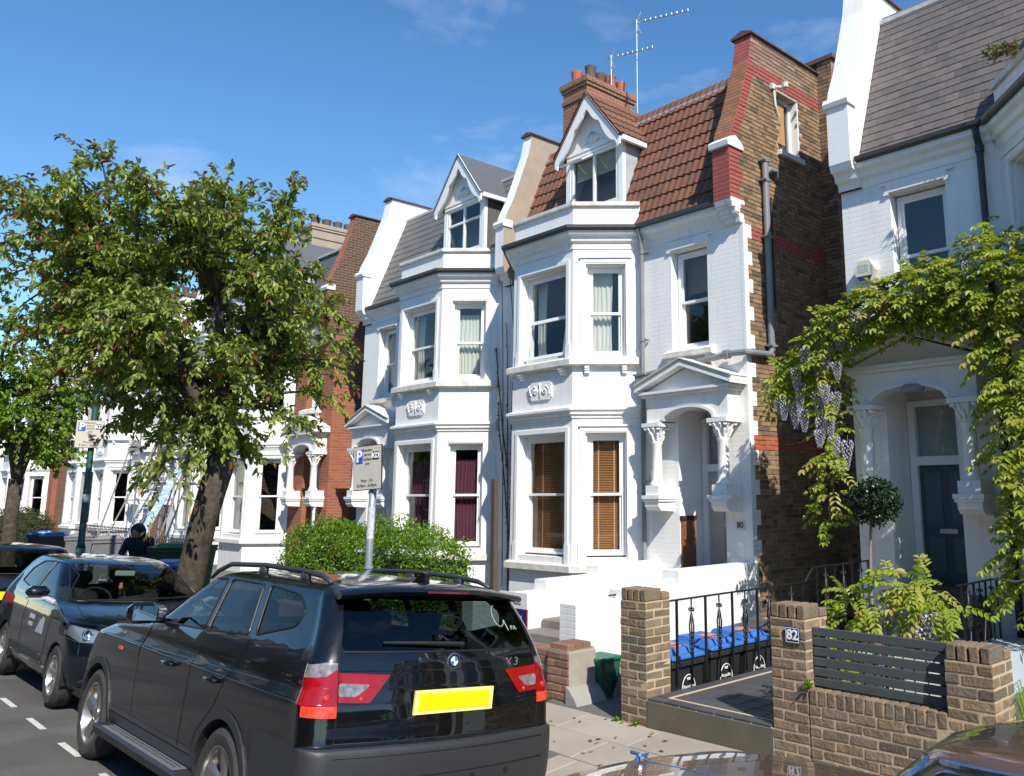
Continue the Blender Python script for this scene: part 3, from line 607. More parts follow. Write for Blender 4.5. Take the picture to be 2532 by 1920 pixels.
    if dk == 'tilt':  # small top light propped open, roller blind behind
        lo = sorted(((wa+e, mid-.025), (mid+.025, wb-e)), key=lambda t: -t[0] if sg < 0 else t[0])[0]
        p, q = lo; k = MB(tfd); c, s_ = math.cos(R(58)), math.sin(R(58))
        Q = lambda a, t, h: (a, .0+s_*t+c*h, 8.62-c*t+s_*h)
        for (x0, x1, t0, t1) in ((p-.03, p+.02, 0, .36), (q-.02, q+.03, 0, .36), (p+.02, q-.02, 0, .04), (p+.02, q-.02, .32, .36)):
            k.add([Q(x, t, h) for h in (0, .03) for t in (t0, t1) for x in (x0, x1)], ((0, 2, 3, 1), (4, 5, 7, 6), (0, 1, 5, 4), (2, 6, 7, 3), (0, 4, 6, 2), (1, 3, 7, 5)))
        k.build('open_light', trim, dwn); k = MB(tfd); k.add([Q(p, .03, .015), Q(q, .03, .015), Q(q, .33, .015), Q(p, .33, .015)], ((0, 1, 2, 3),)); k.build('pane', pane, dwn)
        k = MB(tfd); k.box(wa+.05, wb-.05, -.12, -.11, 8.22, 8.62); k.build('blind', mat('roller_blind', (.34, .26, .17), .8), dwn)
    # -- parapets over the flank and party walls
    def parapet(u0, u1, front, sidem, name, ztop=9.82, back=2.5):
        top = [p for p in PROF]
        k = MB(T); poly = [(-.0, 6.38)]+CONS+top[1:]+[(back, ztop), (back, 6.38)]
        k.prism(poly, 'x', u0, u1); pr = k.build(name, sidem, H)
        # front facing strip as its own skin
        k = MB(T); ed = [(-.0, 6.38)]+CONS+top[1:]
        for i in range(len(ed)-1):
            (d, z), (d2, z2) = ed[i], ed[i+1]; q = .003
            k.quad((u0+.001, d-q, z), (u1-.001, d-q, z), (u1-.001, d2-q, z2), (u0+.001, d2-q, z2))
        k.build('parapet_front', front, pr, normals=False)
        k = MB(T); k.prism([(u0-.05, ztop), (u1+.05, ztop), (u1+.05, ztop+.03), ((u0+u1)/2, ztop+.09), (u0-.05, ztop+.03)], 'y', top[-1][0]-.06, back); k.build('coping', G('copem', mat('coping_tile', (.11, .06, .045), .8, var=.4, vs=6)), pr)
        k = MB(T); k.prism([(-.34, 7.60), (-.36, 7.66), (-.33, 7.73), (-.26, 7.75), (-.10, 7.75-.0), (-.10, 7.60)], 'x', u0-.03, u1+.03); k.build('kneeler_stone', stucco, pr)
        return pr
    fk = G('flank', 'white')
    if fk == 'brickfar': parapet(0, .34, farr, farb, 'flank_parapet')
    elif fk != 'brick': parapet(0, .34, st, st, 'flank_parapet')
    if not G('noparty'): parapet(HW-.14, HW+.14, stucco, G('partym', tanr), 'party_parapet')
    # -- flank, party, back walls
    if fk != 'brick':
        k = MB(T); k.quad((.004, 0, .1), (.004, 8.2, .1), (.004, 8.2, 9.3), (.004, .0, 6.6)); k.build('side_wall', G('flankm', st), H)
        if fk == 'brickfar': k = MB(T); k.quad((-.004, 0, .1), (-.004, .62, .1), (-.004, .62, 6.38), (-.004, 0, 6.38)); k.box(-.006, .0, .62, 3, 6.0, 6.3); k.build('red_dressing', farr, H)
    k = MB(T); k.quad((HW, .0, .1), (HW, 8.2, .1), (HW, 8.2, 9.3), (HW, .9, 9.28)); k.quad((0, 8.2, .1), (HW, 8.2, .1), (HW, 8.2, 9.3), (0, 8.2, 9.3)); k.build('rear_wall', farb, H)
    k = MB(T); k.box(.35, HW-.02, 4.0, 4.1, .1, 9.2); k.box(.35, HW-.02, .35, 3.99, 3.85, 4.0); k.box(.35, HW-.02, .95, 3.99, 6.95, 7.08); k.box(2.1, 2.2, 1.2, 3.98, .1, 9.2); k.build('inner_walls', mat('inner_plaster', (.32, .3, .27), .9), H)
    return H, T

GRP = 'semi-detached houses along the street'
HC, TC = house(-7.75, -1, 'white painted house with brown tiled mansard roof and dark brick flank wall', dict(roof='tile', flank='brick', dwin='tilt', dado=1, fill={'Ag': 'blind', 'Bg': 'blind', 'Cg': 'blind', 'Af': 'side', 'Bf': 'half', 's': 'shade'}, open='Af', group=GRP))
HL, TL = house(-19.68, 1, 'white stucco house with grey slate mansard behind the clipped green hedge', dict(roof='slate_l', cheek=mat('green_grey_felt', (.085, .09, .075), .9, var=.4, vs=4, c2=(.13, .13, .11)), wall=stucco, dwin='grid', dormer=(4.05, .79, .12), noparty=1, fill={'Ag': 'purple', 'Bg': 'purple', 'Cg': 'purple', 'Af': 'sideL', 'Bf': 'cream', 'Cf': 'cream', 's': 'net'}, group=GRP))
HR, TR = house(-5.98, 1, 'white house with brown-grey slate roof and wisteria over its porch', dict(roof='slate_r', wall=white, door=doorg, doorp=mat('door_panel_grey', (.075, .11, .125), .4), glass=pane_dark, fill={'s': None}, umax=3.3, dormer=(4.3, .79, .12), group=GRP))
rest = [(-21.25, -1, dict(wall=farr, flankm=farb, flank='brickfar', trim=stucco, fill={'s': 'net', 'Ag': 'net'}), 'red and brown brick house with white bays behind the cherry tree'),
        (-33.15, 1, dict(wall=stucco, fill={'Ag': 'net', 'Bg': 'net'}), 'white house half hidden by the cherry tree and scaffold poles'),
        (-34.85, -1, dict(wall=stucco, flankm=farb, fill={'Af': 'board', 'Bf': None}), 'white stucco house with boarded upper window beside the scaffolding'),
        (-46.75, 1, dict(wall=stucco, fill={'Bg': 'net'}), 'white house beyond the green lamp post with a red door'),
        (-48.5, -1, dict(wall=farr, flankm=farb), 'distant brick house with white bays behind the lime green tree'),
        (-60.4, 1, dict(wall=stucco), 'farthest white house of the terrace behind the lime green tree')]
rest += [(5.95, -1, dict(wall=stucco), 'white house adjoining the wisteria house'), (7.7, 1, dict(wall=farr, flankm=farb), 'brick house next along beyond the wisteria house'), (19.6, -1, dict(wall=stucco), 'white house at the near end of the terrace')]
for X0, sg, o, lb in rest:
    near = -36 < X0 < 0
    house(X0, sg, lb, dict(dict(roof='far', lod=1 if near else 2, group=GRP, glass=pane_dark, door=mat('red_door', (.32, .05, .02), .5) if X0 == -46.75 else doorw, noparty=sg > 0, copem=mat('coping_tile')), **o))

# ---- the brick flank of the tiled house
XF = -7.75
fl = MB()
def quadYZ(y0, y1, z0, z1, x=XF-.012): fl.quad((x, y0, z0), (x, y1, z0), (x, y1, z1), (x, y0, z1))
wy0, wy1, wz0, wz1 = 11.72, 12.36, 7.93, 9.03
for a in ((10.6, 18.8, .1, 6.4), (11.1, wy0, 6.4, 9.3), (wy1, 18.8, 6.4, 9.3), (wy0, wy1, 6.4, wz0), (wy0, wy1, wz1, 9.3), (11.1, 13.1, 9.3, 9.82)): quadYZ(*a)
ed = [(0, 6.4)]+CONS[1:]+PROF[1:]
fl.add([(XF-.012, YF+d, z) for d, z in ed]+[(XF-.012, 11.1, 9.82), (XF-.012, 11.1, 6.4)], [tuple(range(len(ed)+2))])
for (p, q) in (((wy0, wz0), (wy1, wz0)), ((wy1, wz0), (wy1, wz1)), ((wy1, wz1), (wy0, wz1)), ((wy0, wz1), (wy0, wz0))): fl.quad((XF-.012, *p), (XF-.012, *q), (XF-.25, *q), (XF-.25, *p))
fl.box(XF-.012, XF+.30, 13.1, 14.2, .1, 10.05)
flank = fl.build('side_wall', mortar, HC, normals=False)
fm = MB(); fm.prism([(YF+d, z) for d, z in ed]+[(13.1, 9.82), (13.1, 6.4)], 'x', XF-.34, XF-.30); fm.build('parapet_back', farb, HC)
def edge_y(z):
    if z < 6.4: return YF
    for i in range(len(ed)-1):
        (d, a), (d2, b_) = ed[i], ed[i+1]
        if a <= z <= b_ and b_ > a: return YF+d+(d2-d)*(z-a)/(b_-a)
    return YF+ed[-1][0]
white_br = mat('white_painted_brick', (.78, .78, .76), .6, var=.3, vs=8, c2=(.68, .67, .63), bump=.3, bs=50)
worn = mat('worn_pink_brick', rnd=[(.30, .15, .10), (.24, .135, .09), (.34, .19, .14), (.19, .12, .08), (.36, .26, .2)], rough=.9, var=.5, vs=9, c2=(.2, .13, .09), bump=.5, bs=50)
cand = []
for r in range(131):
    z0 = .1+r*.0748; zc = z0+.037; e0 = edge_y(zc); y = e0
    header = bool(r % 2); first = True; blk = (r//3) % 2
    if zc < 7.62:
        qe = (.225 if blk else .115) if 1.0 < zc < 6.66 else (.12 if zc <= 1.0 else (.36 if blk else .27))
        cand.append((y, y+qe-.01, z0, white_br if zc < 6.74 else redp)); y += qe
    elif zc < 9.3: cand.append((y, y+.19, z0, redp)); y += .2
    while y < 13.08:
        L = .1 if header else .216
        if first and not header: L = .216
        y1 = min(y+L, 13.1); yc = (y+y1)/2
        if not (wy0-.02 < yc < wy1+.02 and wz0-.02 < zc < wz1+.02) and y1-y > .03:
            if 9.04 < zc < 9.30: m_ = redp
            elif 6.16 < zc < 6.40: m_ = redp
            elif 2.79 < zc < 3.02: m_ = redb
            elif zc > 9.3 and (yc < 12.0 or rng.random() < .5): m_ = redp if yc < e0+.1 else worn
            else: m_ = stock
            cand.append((y, y1, z0, m_))
        y = y1+.0095; header = not header; first = False
cam0 = Vector((0, 0, 2.15))
ranked = sorted(range(len(cand)), key=lambda i: ((Vector((XF, (cand[i][0]+cand[i][1])/2, cand[i][2]))-cam0).length)/(cand[i][1]-cand[i][0]+.1) if cand[i][3] in (stock, redb) and cand[i][0] < 11.5 else 1e6+i)
single = set(ranked[:290]); joined = {}; cache = {}
for i, (y0, y1, z0, m_) in enumerate(cand):
    px = rng.uniform(-.003, .003)
    if i in single:
        k = round(y1-y0, 2)
        if k not in cache: cache[k] = mesh_of(rbox(MB(), -.03, 0, -k/2, k/2, -.0325, .0325, .004), 'brick', stock)
        piece('brick', cache[k], (XF+px, (y0+y1)/2, z0+.037), flank, (rng.uniform(-.012, .012), rng.uniform(-.01, .01), rng.uniform(-.01, .01)), None if m_ is stock else m_)
    elif m_ is white_br: rbox(joined.setdefault(m_.name, MB()), XF-.03, XF+.004+px*.4, y0, y1+.006, z0+.0012, z0+.0738, .002, rng.random()+.001)
    else: rbox(joined.setdefault(m_.name, MB()), XF-.03, XF+px, y0, y1, z0+.0045, z0+.0695, .004, rng.random()+.001)
for k, b in joined.items(): b.build({'stock_brick': 'brickwork', 'white_painted_brick': 'quoins', 'red_painted_brick': 'red_brickwork', 'red_rubbed_brick': 'red_band', 'worn_pink_brick': 'worn_brickwork'}[k], MAT[k], flank, kind='stuff')
b = MB(); b.box(XF-.06, XF+.0065, YF-.0035, YF+.02, .1, 6.40); b.build('corner_bead', white_br, flank)
# chimney breast skin and front edge of the flank parapet
b = MB(); x = XF+.303
for r in range(133):
    z0 = .1+r*.0748; m_ = 9.04 < z0+.03 < 9.3 or 6.16 < z0+.03 < 6.4
    for i in range(4):
        y0 = 13.11+.27*i+(.0 if r % 2 else -.0); b.box(x-.03, x, y0, y0+.26, z0+.004, z0+.069, .3*((i*7+r*3) % 10)/3+.01)
    off = .11 if r % 2 else 0
    b.box(XF-.0, XF+.10+off, 13.098-.02, 13.1, z0+.004, z0+.069, rng.random()); b.box(XF+.11+off, XF+.3, 13.078, 13.1, z0+.004, z0+.069, rng.random())
b.build('chimney_breast', stock, flank, kind='stuff')
b = MB()
for i in range(len(ed)-1):
    (d, z), (d2, z2) = ed[i], ed[i+1]
    b.quad((XF-.34, YF+d, z), (XF-.013, YF+d, z), (XF-.013, YF+d2, z2), (XF-.34, YF+d2, z2))
    b.quad((XF-.34, YF+d, z), (XF-.34, YF+d2, z2), (XF-.34, 11.6, z2), (XF-.34, 11.6, z))
b.build('parapet_core', mortar, flank, normals=False)
bw, br, bo = MB(), MB(), MB()
P = [(YF+d, z) for d, z in CONS+PROF[1:]]; acc = 0
for i in range(len(P)-1):
    (y0, z0), (y1, z1) = P[i], P[i+1]; L = math.hypot(y1-y0, z1-z0); n = max(1, round(L/.075))
    for j in range(n):
        t0, t1 = j/n, (j+1)/n-.1/n; a, c = (y0+(y1-y0)*t0, z0+(z1-z0)*t0), (y0+(y1-y0)*t1, z0+(z1-z0)*t1)
        tgt = bw if z1 <= 6.75 else (br if z1 < 7.63 or a[1] > 9.3 else bo)
        s = rng.choice((.11, .22))
        for (xa, xb) in ((XF-.335, XF-.335+s), (XF-.325+s, XF-.002)): 
            ny, nz_ = -(c[1]-a[1]), c[0]-a[0]; q = math.hypot(ny, nz_) or 1; ny, nz_ = ny/q*.008, nz_/q*.008
            tgt.add([(xa, a[0], a[1]), (xb, a[0], a[1]), (xb, c[0], c[1]), (xa, c[0], c[1])]+[(xa, a[0]+ny, a[1]+nz_), (xb, a[0]+ny, a[1]+nz_), (xb, c[0]+ny, c[1]+nz_), (xa, c[0]+ny, c[1]+nz_)], ((4, 5, 6, 7), (0, 1, 5, 4), (1, 2, 6, 5), (2, 3, 7, 6), (3, 0, 4, 7)), rng.random()+.001)
bw.build('corbel', white_br, flank); br.build('red_parapet_edge', redp, flank); bo.build('rubbed_parapet_edge', mat('weathered_edge_brick', rnd=[(.30, .11, .05), (.22, .10, .055), (.36, .14, .06), (.17, .095, .06)], rough=.9, var=.4, vs=8, c2=(.12, .08, .05), bump=.5), flank)
b = MB(); b.prism([(-.37, 7.60), (-.39, 7.68), (-.33, 7.76), (-.20, 7.86), (-.12, 7.86), (.06, 7.69), (.06, 7.62), (.0, 7.60)], 'x', XF-.37, XF+.02) if 0 else None
b.prism([(YF-.36, 7.60), (YF-.38, 7.68), (YF-.30, 7.75), (YF-.16, 7.80), (YF+.02, 7.70), (YF+.06, 7.61), (YF-.0, 7.60)], 'x', XF-.37, XF+.03); b.build('kneeler_stone', stucco, flank)
b = MB(); b.prism([(XF-.40, 9.82), (XF+.05, 9.82), (XF+.05, 9.85), (XF-.17, 9.93), (XF-.40, 9.85)], 'y', YF+.36, 13.1); b.build('coping', MAT['coping_tile'], flank)
b = MB(); b.box(XF-.4, XF+.36, 13.04, 14.3, 10.05, 10.13); b.build('coping', MAT['coping_tile'], flank)
# flank window
b = MB(); xw = XF-.16
b.box(xw-.06, xw, wy0, wy0+.05, wz0, wz1); b.box(xw-.06, xw, wy1-.07, wy1, wz0, wz1); b.box(xw-.06, xw, wy0+.05, wy1-.07, wz1-.06, wz1); b.box(xw-.06, xw, wy0+.05, wy1-.07, wz0, wz0+.06); b.box(XF-.16, XF+.0, wy1-.03, wy1-.002, wz0, wz1-.02)
sw = b.build('side_window', trim, HC); b = MB(); b.box(xw-.035, xw-.03, wy0+.05, wy1-.07, wz0+.06, wz1-.06); b.build('pane', pane_dark, sw)
b = MB(); b.box(xw-.005, xw+.008, wy0+.02, wy1-.22, wz0+.25, wz1-.08); b.build('board', mat('plywood_board', (.45, .24, .1), .7, var=.3, vs=5), sw)
b = MB(); b.box(xw-.02, XF+.07, wy0-.06, wy1+.06, wz0-.09, wz0-.003); b.build('window_sill', sillm, HC)
# security lamp, soil pipes, downpipes
b = MB(); b.box(XF, XF+.05, 11.52, 11.62, 9.0, 9.1); b.tube([(XF+.03, 11.6, 9.05), (XF+.15, 11.66, 9.02), (XF+.2, 11.7, 9.05)], .03, 8); b.lathe([(0, 0), (.05, .01), (.06, .09), (0, .1)], (XF+.2, 11.68, 9.0), 10); b.tube([(XF+.02, 11.6, 9.0), (XF+.03, 11.62, 8.7), (XF+.02, 11.72, 8.55)], .02, 6); tag(b.build('security_lamp', mat('grimy_white', (.6, .58, .52), .6)), 'small white security lamp high on the brick flank wall', 'lamp')
b = MB(); px = XF+.08; py = 11.16
b.tube([(px, py, 7.6), (px, py, 4.36)], .055, 12)
for z in (7.56, 7.22, 6.25, 4.45): b.tube([(px, py, z-.03), (px, py, z+.03)], .07, 12); b.box(px-.1, px+.06, py-.09, py+.09, z-.012, z+.012)
b.tube([(px, py, 7.35), (px, py+.12, 7.44), (px, py+.3, 7.46), (px-.06, py+.42, 7.36)], .05, 10)
b.tube([(px, py, 4.40), (px, py-.06, 4.30), (px, 10.6, 4.28), (px-.02, 10.50, 4.28), (-7.95, 10.48, 4.285), (-8.55, 10.48, 4.23), (-9.75, 10.48, 4.13)], .05, 10)
b.tube([(-8.0, 10.48, 4.285), (-8.1, 10.48, 4.275)], .075, 10); b.tube([(-8.75, 10.48, 4.21), (-8.85, 10.48, 4.2)], .07, 10)
b.build('soil_pipe', greyp, HC)
b = MB(); b.tube([(XF+.04, 11.36, 6.98), (XF+.04, 11.36, 6.1), (XF+.04, 11.38, 5.1)], .018, 8); b.build('overflow_pipe', gutterm, HC)
b = MB(); b.tube([(-9.87, 10.40, 6.72), (-9.87, 10.48, 6.5), (-9.87, 10.50, 6.35), (-9.875, 10.50, .15)], .04, 12)
for z in (6.3, 4.75, 2.35, 1.0): b.tube([(-9.87, 10.50, z-.03), (-9.87, 10.50, z+.03)], .052, 12); b.box(-9.93, -9.78, 10.5, 10.58, z-.012, z+.012)
b.box(-9.97, -9.75, 10.40, 10.58, 3.95, 4.12); b.box(-10.0, -9.72, 10.38, 10.58, 4.12, 4.15); b.build('downpipe', greyp, HC)
b = MB(); b.tube([(-3.93, 10.42, 6.72), (-3.93, 10.44, 6.6), (-3.93, 10.50, 6.48), (-3.93, 10.50, .15)], .045, 12)
for z in (6.45, 5.0): b.tube([(-3.93, 10.5, z-.04), (-3.93, 10.5, z+.04)], .058, 12)
b.build('downpipe', mat('blue_black_pipe', (.02, .024, .034), .35), HR)
# house number on the pier by the door
b = MB(); b.box(-8.05, -7.88, 10.585, 10.6, 1.60, 1.73); pl = b.build('number_plate', mat('number_tile', (.62, .6, .53), .4), HC); text('80', .12, 'number', mat('number_black', (.03, .03, .03), .5), HC, (-7.965, 10.583, 1.667), bold=.002)
# ---- chimney on the party wall
def chimney(H, x0, x1, y0, y1, z0, z1, m, pots, caps=True, cm=None):
    b = MB(); b.box(x0, x1, y0, y1, z0, z1-.5); b.box(x0-.035, x1+.035, y0-.035, y1+.035, z1-.5, z1-.42); b.box(x0, x1, y0, y1, z1-.42, z1-.2); b.box(x0-.04, x1+.04, y0-.04, y1+.04, z1-.2, z1-.12); b.box(x0-.07, x1+.07, y0-.07, y1+.07, z1-.12, z1)
    s = b.build('chimney_stack', m, H)
    for (x, y, h, r, pm) in pots:
        b = MB(); b.lathe([(0, z1), (r*1.1, z1), (r, z1+.06), (r*.94, z1+h-.16), (r*1.02, z1+h-.13), (r*1.0, z1+h-.08), (r*1.1, z1+h-.04), (r*1.1, z1+h), (r*.85, z1+h), (r*.8, z1+h-.2), (0, z1+h-.2)], (x, y, 0), 16); autosmooth(b.build('chimney_pot', pm, s), 40)
    return s
chm = mat('chimney_brick', (.2, .1, .06), .9, brick=(1.0, (.40, .30, .2), ((.27, .105, .06), (.19, .08, .05)), .009))
chimney(HC, -14.2, -13.38, 12.45, 14.0, 9.0, 11.66, chm, [(-13.95, 12.66, .36, .13, terra), (-13.55, 12.72, .38, .125, potd), (-13.6, 13.08, .34, .12, potd), (-13.6, 13.42, .40, .135, terra), (-13.6, 13.78, .36, .13, terra)])
for i, X0 in enumerate((-27.2, -40.8, -54.4)):
    Hh = [o for o in bpy.data.objects if o.parent is None and o.get('category') == 'house' and abs(o.location.x-(X0+2.98)) < 1.2][0]
    chimney(Hh, X0-.45, X0+.45, 12.3, 14.1, 9, 11.2, tanr if i == 0 else farb, [(X0, 12.6+.4*j, .34, .15, potd) for j in range(4)])
# ---- aerials
def aerial(name, label, base, zt, boom_dir, boomL, n, refl=True):
    H = thing(name, label, 'aerial', base, 'television aerials on the chimney'); bx_, by, bz = base; b = MB(); b.tube([base, (bx_, by, zt)], .022, 8); b.build('mast', alum, H)
    d = Vector(boom_dir).normalized(); s = Vector((-d.y, d.x, 0)).normalized(); o = Vector((bx_, by, zt-.08)); b = MB()
    b.tube([o-d*.1, o+d*boomL], .012, 6); e = b.build('boom', alum, H); b = MB()
    for i in range(n): c = o+d*(boomL*(.18+.82*i/(n-1))); b.tube([c-s*.11+Vector((0, 0, .0)), c+s*.11], .006, 5); b.tube([c, c+Vector((0, 0, .06))], .006, 4)
    b.build('director_rods', alum, e)
    b = MB()
    for sz in (1, -1):
        for k in range(3):
            p = o-d*.05+Vector((0, 0, sz*(.08+.08*k)))-d*.03*k*0+d*(-.02+.05*k)*1
            b.tube([p-s*.18, p+s*.18], .007, 5)
        b.tube([o, o+Vector((0, 0, sz*.28))+d*.12], .010, 5)
    b.build('reflector', alum, e)
aerial('tv_aerial', 'tall silver television aerial mast standing behind the brick chimney', (-12.75, 13.46, 9.3), 13.22, (.9, .25, -.06), 1.35, 9)
aerial('tv_aerial', 'short silver television aerial fixed among the chimney pots', (-13.45, 13.3, 11.7), 12.52, (.95, .1, -.12), 1.25, 8)
# ---- alarm box on the slate-roofed white house
b = MB(); c = (-5.63, 5.17); hexp = [(c[0]+.165*math.cos(R(60*i)), c[1]+.165*math.sin(R(60*i))) for i in range(6)]
b.prism([(x, z) for x, z in hexp], 'y', 10.49, 10.6); ab = b.build('alarm_box', mat('cream_plastic', (.68, .62, .47), .45)); tag(ab, 'cream hexagonal burglar alarm box on white painted brick', 'alarm box')
b = MB(); b.prism([(c[0]+.165*math.cos(R(60*i)), c[1]+.165*math.sin(R(60*i))) for i in (3, 4, 5, 0)][0:4], 'y', 10.485, 10.49) if 0 else b.prism([(c[0]-.08, c[1]-.142), (c[0]+.08, c[1]-.142), (c[0]+.118, c[1]-.075), (c[0]-.118, c[1]-.075)], 'y', 10.486, 10.4895); b.build('alarm_lens', mat('navy_plastic', (.02, .03, .12), .4), ab)
b = MB()
for i in range(7): b.box(c[0]+.10, c[0]+.13, 10.487, 10.4895, c[1]-.05+.018*i, c[1]-.042+.018*i)
for i in range(4): b.box(c[0]-.10, c[0]+.06, 10.487, 10.4895, c[1]+.07-.03*i, c[1]+.082-.03*i)
b.build('alarm_print', mat('pale_blue_print', (.4, .5, .55), .5), ab)
# porch ceiling lamp of the wisteria house
b = MB(); b.lathe([(0, 3.40), (.13, 3.40), (.15, 3.44), (.15, 3.47), (.1, 3.50), (0, 3.50)], (-4.95, 10.3, 0), 16); b.build('porch_lamp', mat('lamp_grey', (.25, .25, .24), .5), HR)
# flower pot plants on the bay of the slate house (top right)
# ------------------------------------------------------------------ front gardens
def brick_mesh(l, d=.1025, h=.065, m=None, c=.007, seed=0):
    r2 = random.Random(seed); b = rbox(MB(), -l/2, l/2, -d/2, d/2, -h/2, h/2, c); b.v = [(x+r2.uniform(-.0025, .0025), y+r2.uniform(-.0025, .0025), z+r2.uniform(-.0025, .0025)) for x, y, z in b.v]; return mesh_of(b, 'brick', m or gard)
BM = [brick_mesh(.215, seed=i) for i in range(4)]; HM = [brick_mesh(.1025, seed=9+i) for i in range(4)]; SM = [brick_mesh(.066, .215, .105, seed=20+i) for i in range(4)]; TM = [brick_mesh(.17, seed=40+i) for i in range(3)]
def jr(): return (rng.uniform(-.015, .015), rng.uniform(-.015, .015), rng.uniform(-.012, .012))
def pier(x0, y0, z0, courses, label, top=True, m=None, mort=None, cat='pier', name='gate_pier', w=.33, group='brick garden piers'):
    H = thing(name, label, cat, (x0+w/2, y0+w/2, z0), group); zt = z0+courses*.0755
    b = MB(); b.box(x0+.005, x0+w-.005, y0+.005, y0+w-.005, z0-.25, zt); b.build('mortar_core', mort or gmort, H)
    for i in range(courses):
        z = z0+.0755*i+.036; pin = i % 2
        # pinwheel of four bricks
        L, D = .2175, .1025; a, c = x0, y0
        if pin: sp = [(a+L/2, c+D/2, 0), (a+w-D/2, c+L/2, 1), (a+w-L/2, c+w-D/2, 0), (a+D/2, c+w-L/2, 1)]
        else: sp = [(a+w-L/2, c+D/2, 0), (a+w-D/2, c+w-L/2, 1), (a+L/2, c+w-D/2, 0), (a+D/2, c+L/2, 1)]
        for x, y, o_ in sp:
            j = jr(); piece('brick', rng.choice(BM), (x+rng.uniform(-.003, .003), y+rng.uniform(-.003, .003), z), H, (j[0], j[1], j[2]+(math.pi/2 if o_ else 0)))
    if top:
        for i in range(4): piece('cap_brick', rng.choice(SM), (x0+.045+.08*i, y0+.1075+.003, zt+.055), H, jr()); piece('cap_brick', rng.choice(SM), (x0+.045+.08*i, y0+w-.1075+.0, zt+.055), H, jr()) if w > .4 else None
        for i in range(2): piece('cap_brick', rng.choice(BM), (x0+.11+.11*0+.2*i*0+(.0 if i == 0 else .21)-.0, y0+w-.05, zt+.034), H, jr()) if i == 0 else piece('cap_brick', rng.choice(HM), (x0+.275, y0+w-.05, zt+.034), H, jr())
    return H
pier(-5.82, 5.85, .12, 14, 'brick gate pier standing between the passage and the tiled path')
P82 = pier(-4.14, 5.85, .12, 14, 'brick gate pier carrying the blue number plate')
pier(-2.72, 5.85, .12, 12, 'low brick pier at the end of the slatted panel')
# low wall with soldier course
LW = thing('garden_wall', 'low brown brick wall with soldier-course coping under the grey slats', 'wall', (-3.26, 5.95, .12))
b = MB(); b.box(-3.80, -2.71, 5.854, 6.055, -.1, .655); b.build('mortar_core', gmort, LW)
for i in range(6):
    x = -3.805-(.11 if i % 2 else 0)
    while x < -2.74:
        x0, x1 = max(x, -3.805), min(x+.215, -2.725)
        if x1-x0 > .19: piece('brick', rng.choice(BM), (x+.1075, 5.90, .12+.0755*i+.036), LW, jr())
        elif x1-x0 > .07: piece('brick', rng.choice(HM), ((x0+x1)/2, 5.90, .12+.0755*i+.036), LW, jr(), scale=((x1-x0)/.1025, 1, 1))
        x += .225
for i in range(14): piece('coping_brick', rng.choice(SM), (-3.765+.0775*i, 5.955, .12+6*.0755+.054), LW, jr())
# grey slatted panel
slm = mat('slate_grey_paint', (.068, .082, .085), .45, var=.4, vs=6, c2=(.052, .062, .064))
SP = thing('fence_panel', 'dark grey horizontal slatted fence panel above the low wall', 'fence', (-3.25, 5.98, .68)); me = mesh_of(rbox(MB(), -.545, .545, -.011, .011, -.031, .031, .004), 'slat', slm)
for i in range(6): piece('slat', me, (-3.26, 5.95, .722+.0735*i), SP, (0, 0, rng.uniform(-.002, .002)))
for x in (-3.74, -2.78): b = MB(); b.box(x-.02, x+.02, 5.963, 6.0, .66, 1.10); b.build('post', slm, SP)
# enamel number
b = MB(); rbox(b, -3.985, -3.855, 5.832, 5.843, 1.0, 1.12, .003); NP = b.build('house_number', mat('enamel_blue', (.01, .03, .17), .25)); tag(NP, 'blue enamel house number 82 on the brick gate pier', 'number sign')
ew = mat('enamel_white', (.8, .8, .78), .3); text('82', .105, 'numerals', ew, NP, (-3.92, 5.8305, 1.06), bold=.0025)
b = MB()
for (x0, x1, z0, z1) in ((-3.979, -3.861, 1.006, 1.010), (-3.979, -3.861, 1.110, 1.114), (-3.979, -3.975, 1.01, 1.11), (-3.865, -3.861, 1.01, 1.11)): b.box(x0, x1, 5.8305, 5.832, z0, z1)
b.build('border_line', ew, NP)
# tiled path with riser
tilm = mat('dark_quarry_tile', rnd=[(.062, .062, .066), (.075, .075, .078), (.052, .053, .057)], rough=.55, var=.35, vs=6, c2=(.045, .045, .048), bump=.08); buff = mat('buff_tile', (.55, .42, .3), .6)
b = MB(); b.box(-5.49, -4.14, 5.852, 10.3, .0, .343); path = b.build('tiled_path', mat('grey_grout', (.42, .39, .33), .9)); struct(path)
b = MB(); b.box(-5.485, -4.145, 5.846, 5.853, .0, .335); rs = b.build('riser', mat('mossy_riser', (.10, .092, .07), .85, var=.6, vs=4, c2=(.14, .12, .075), bump=.3, bs=50), path)
tA = mesh_of(rbox(MB(), -.0895, .0895, -.058, .058, -.015, 0, .003), 'tile', tilm); tB = mesh_of(rbox(MB(), -.0895, .0895, -.0895, .0895, -.015, 0, .003), 'tile', tilm)
for i in range(7): piece('tile', tA, (-5.39+.19*i, 5.905, .361), path)
for j in range(12): piece('tile', tA, (-5.425, 6.08+.19*j, .361), path, (0, 0, math.pi/2))
b = MB(); b.box(-5.352, -4.15, 5.972, 5.998, .34, .3612); b.box(-5.352, -5.326, 6.0, 10.2, .34, .3612); b.build('buff_border', buff, path)
for j in range(14):
    for i in range(6): piece('tile', tB, (-5.226+.19*i+(.095 if j % 2 else 0)*0, 6.105+.19*j, .3605), path)
b = MB(); b.box(-5.45, -4.3, 9.75, 10.59, .344, .53); b.box(-5.45, -4.3, 10.0, 10.59, .531, .72); b.box(-5.45, -4.3, 10.25, 10.59, .721, .91); b.build('porch_step', tilm, path)
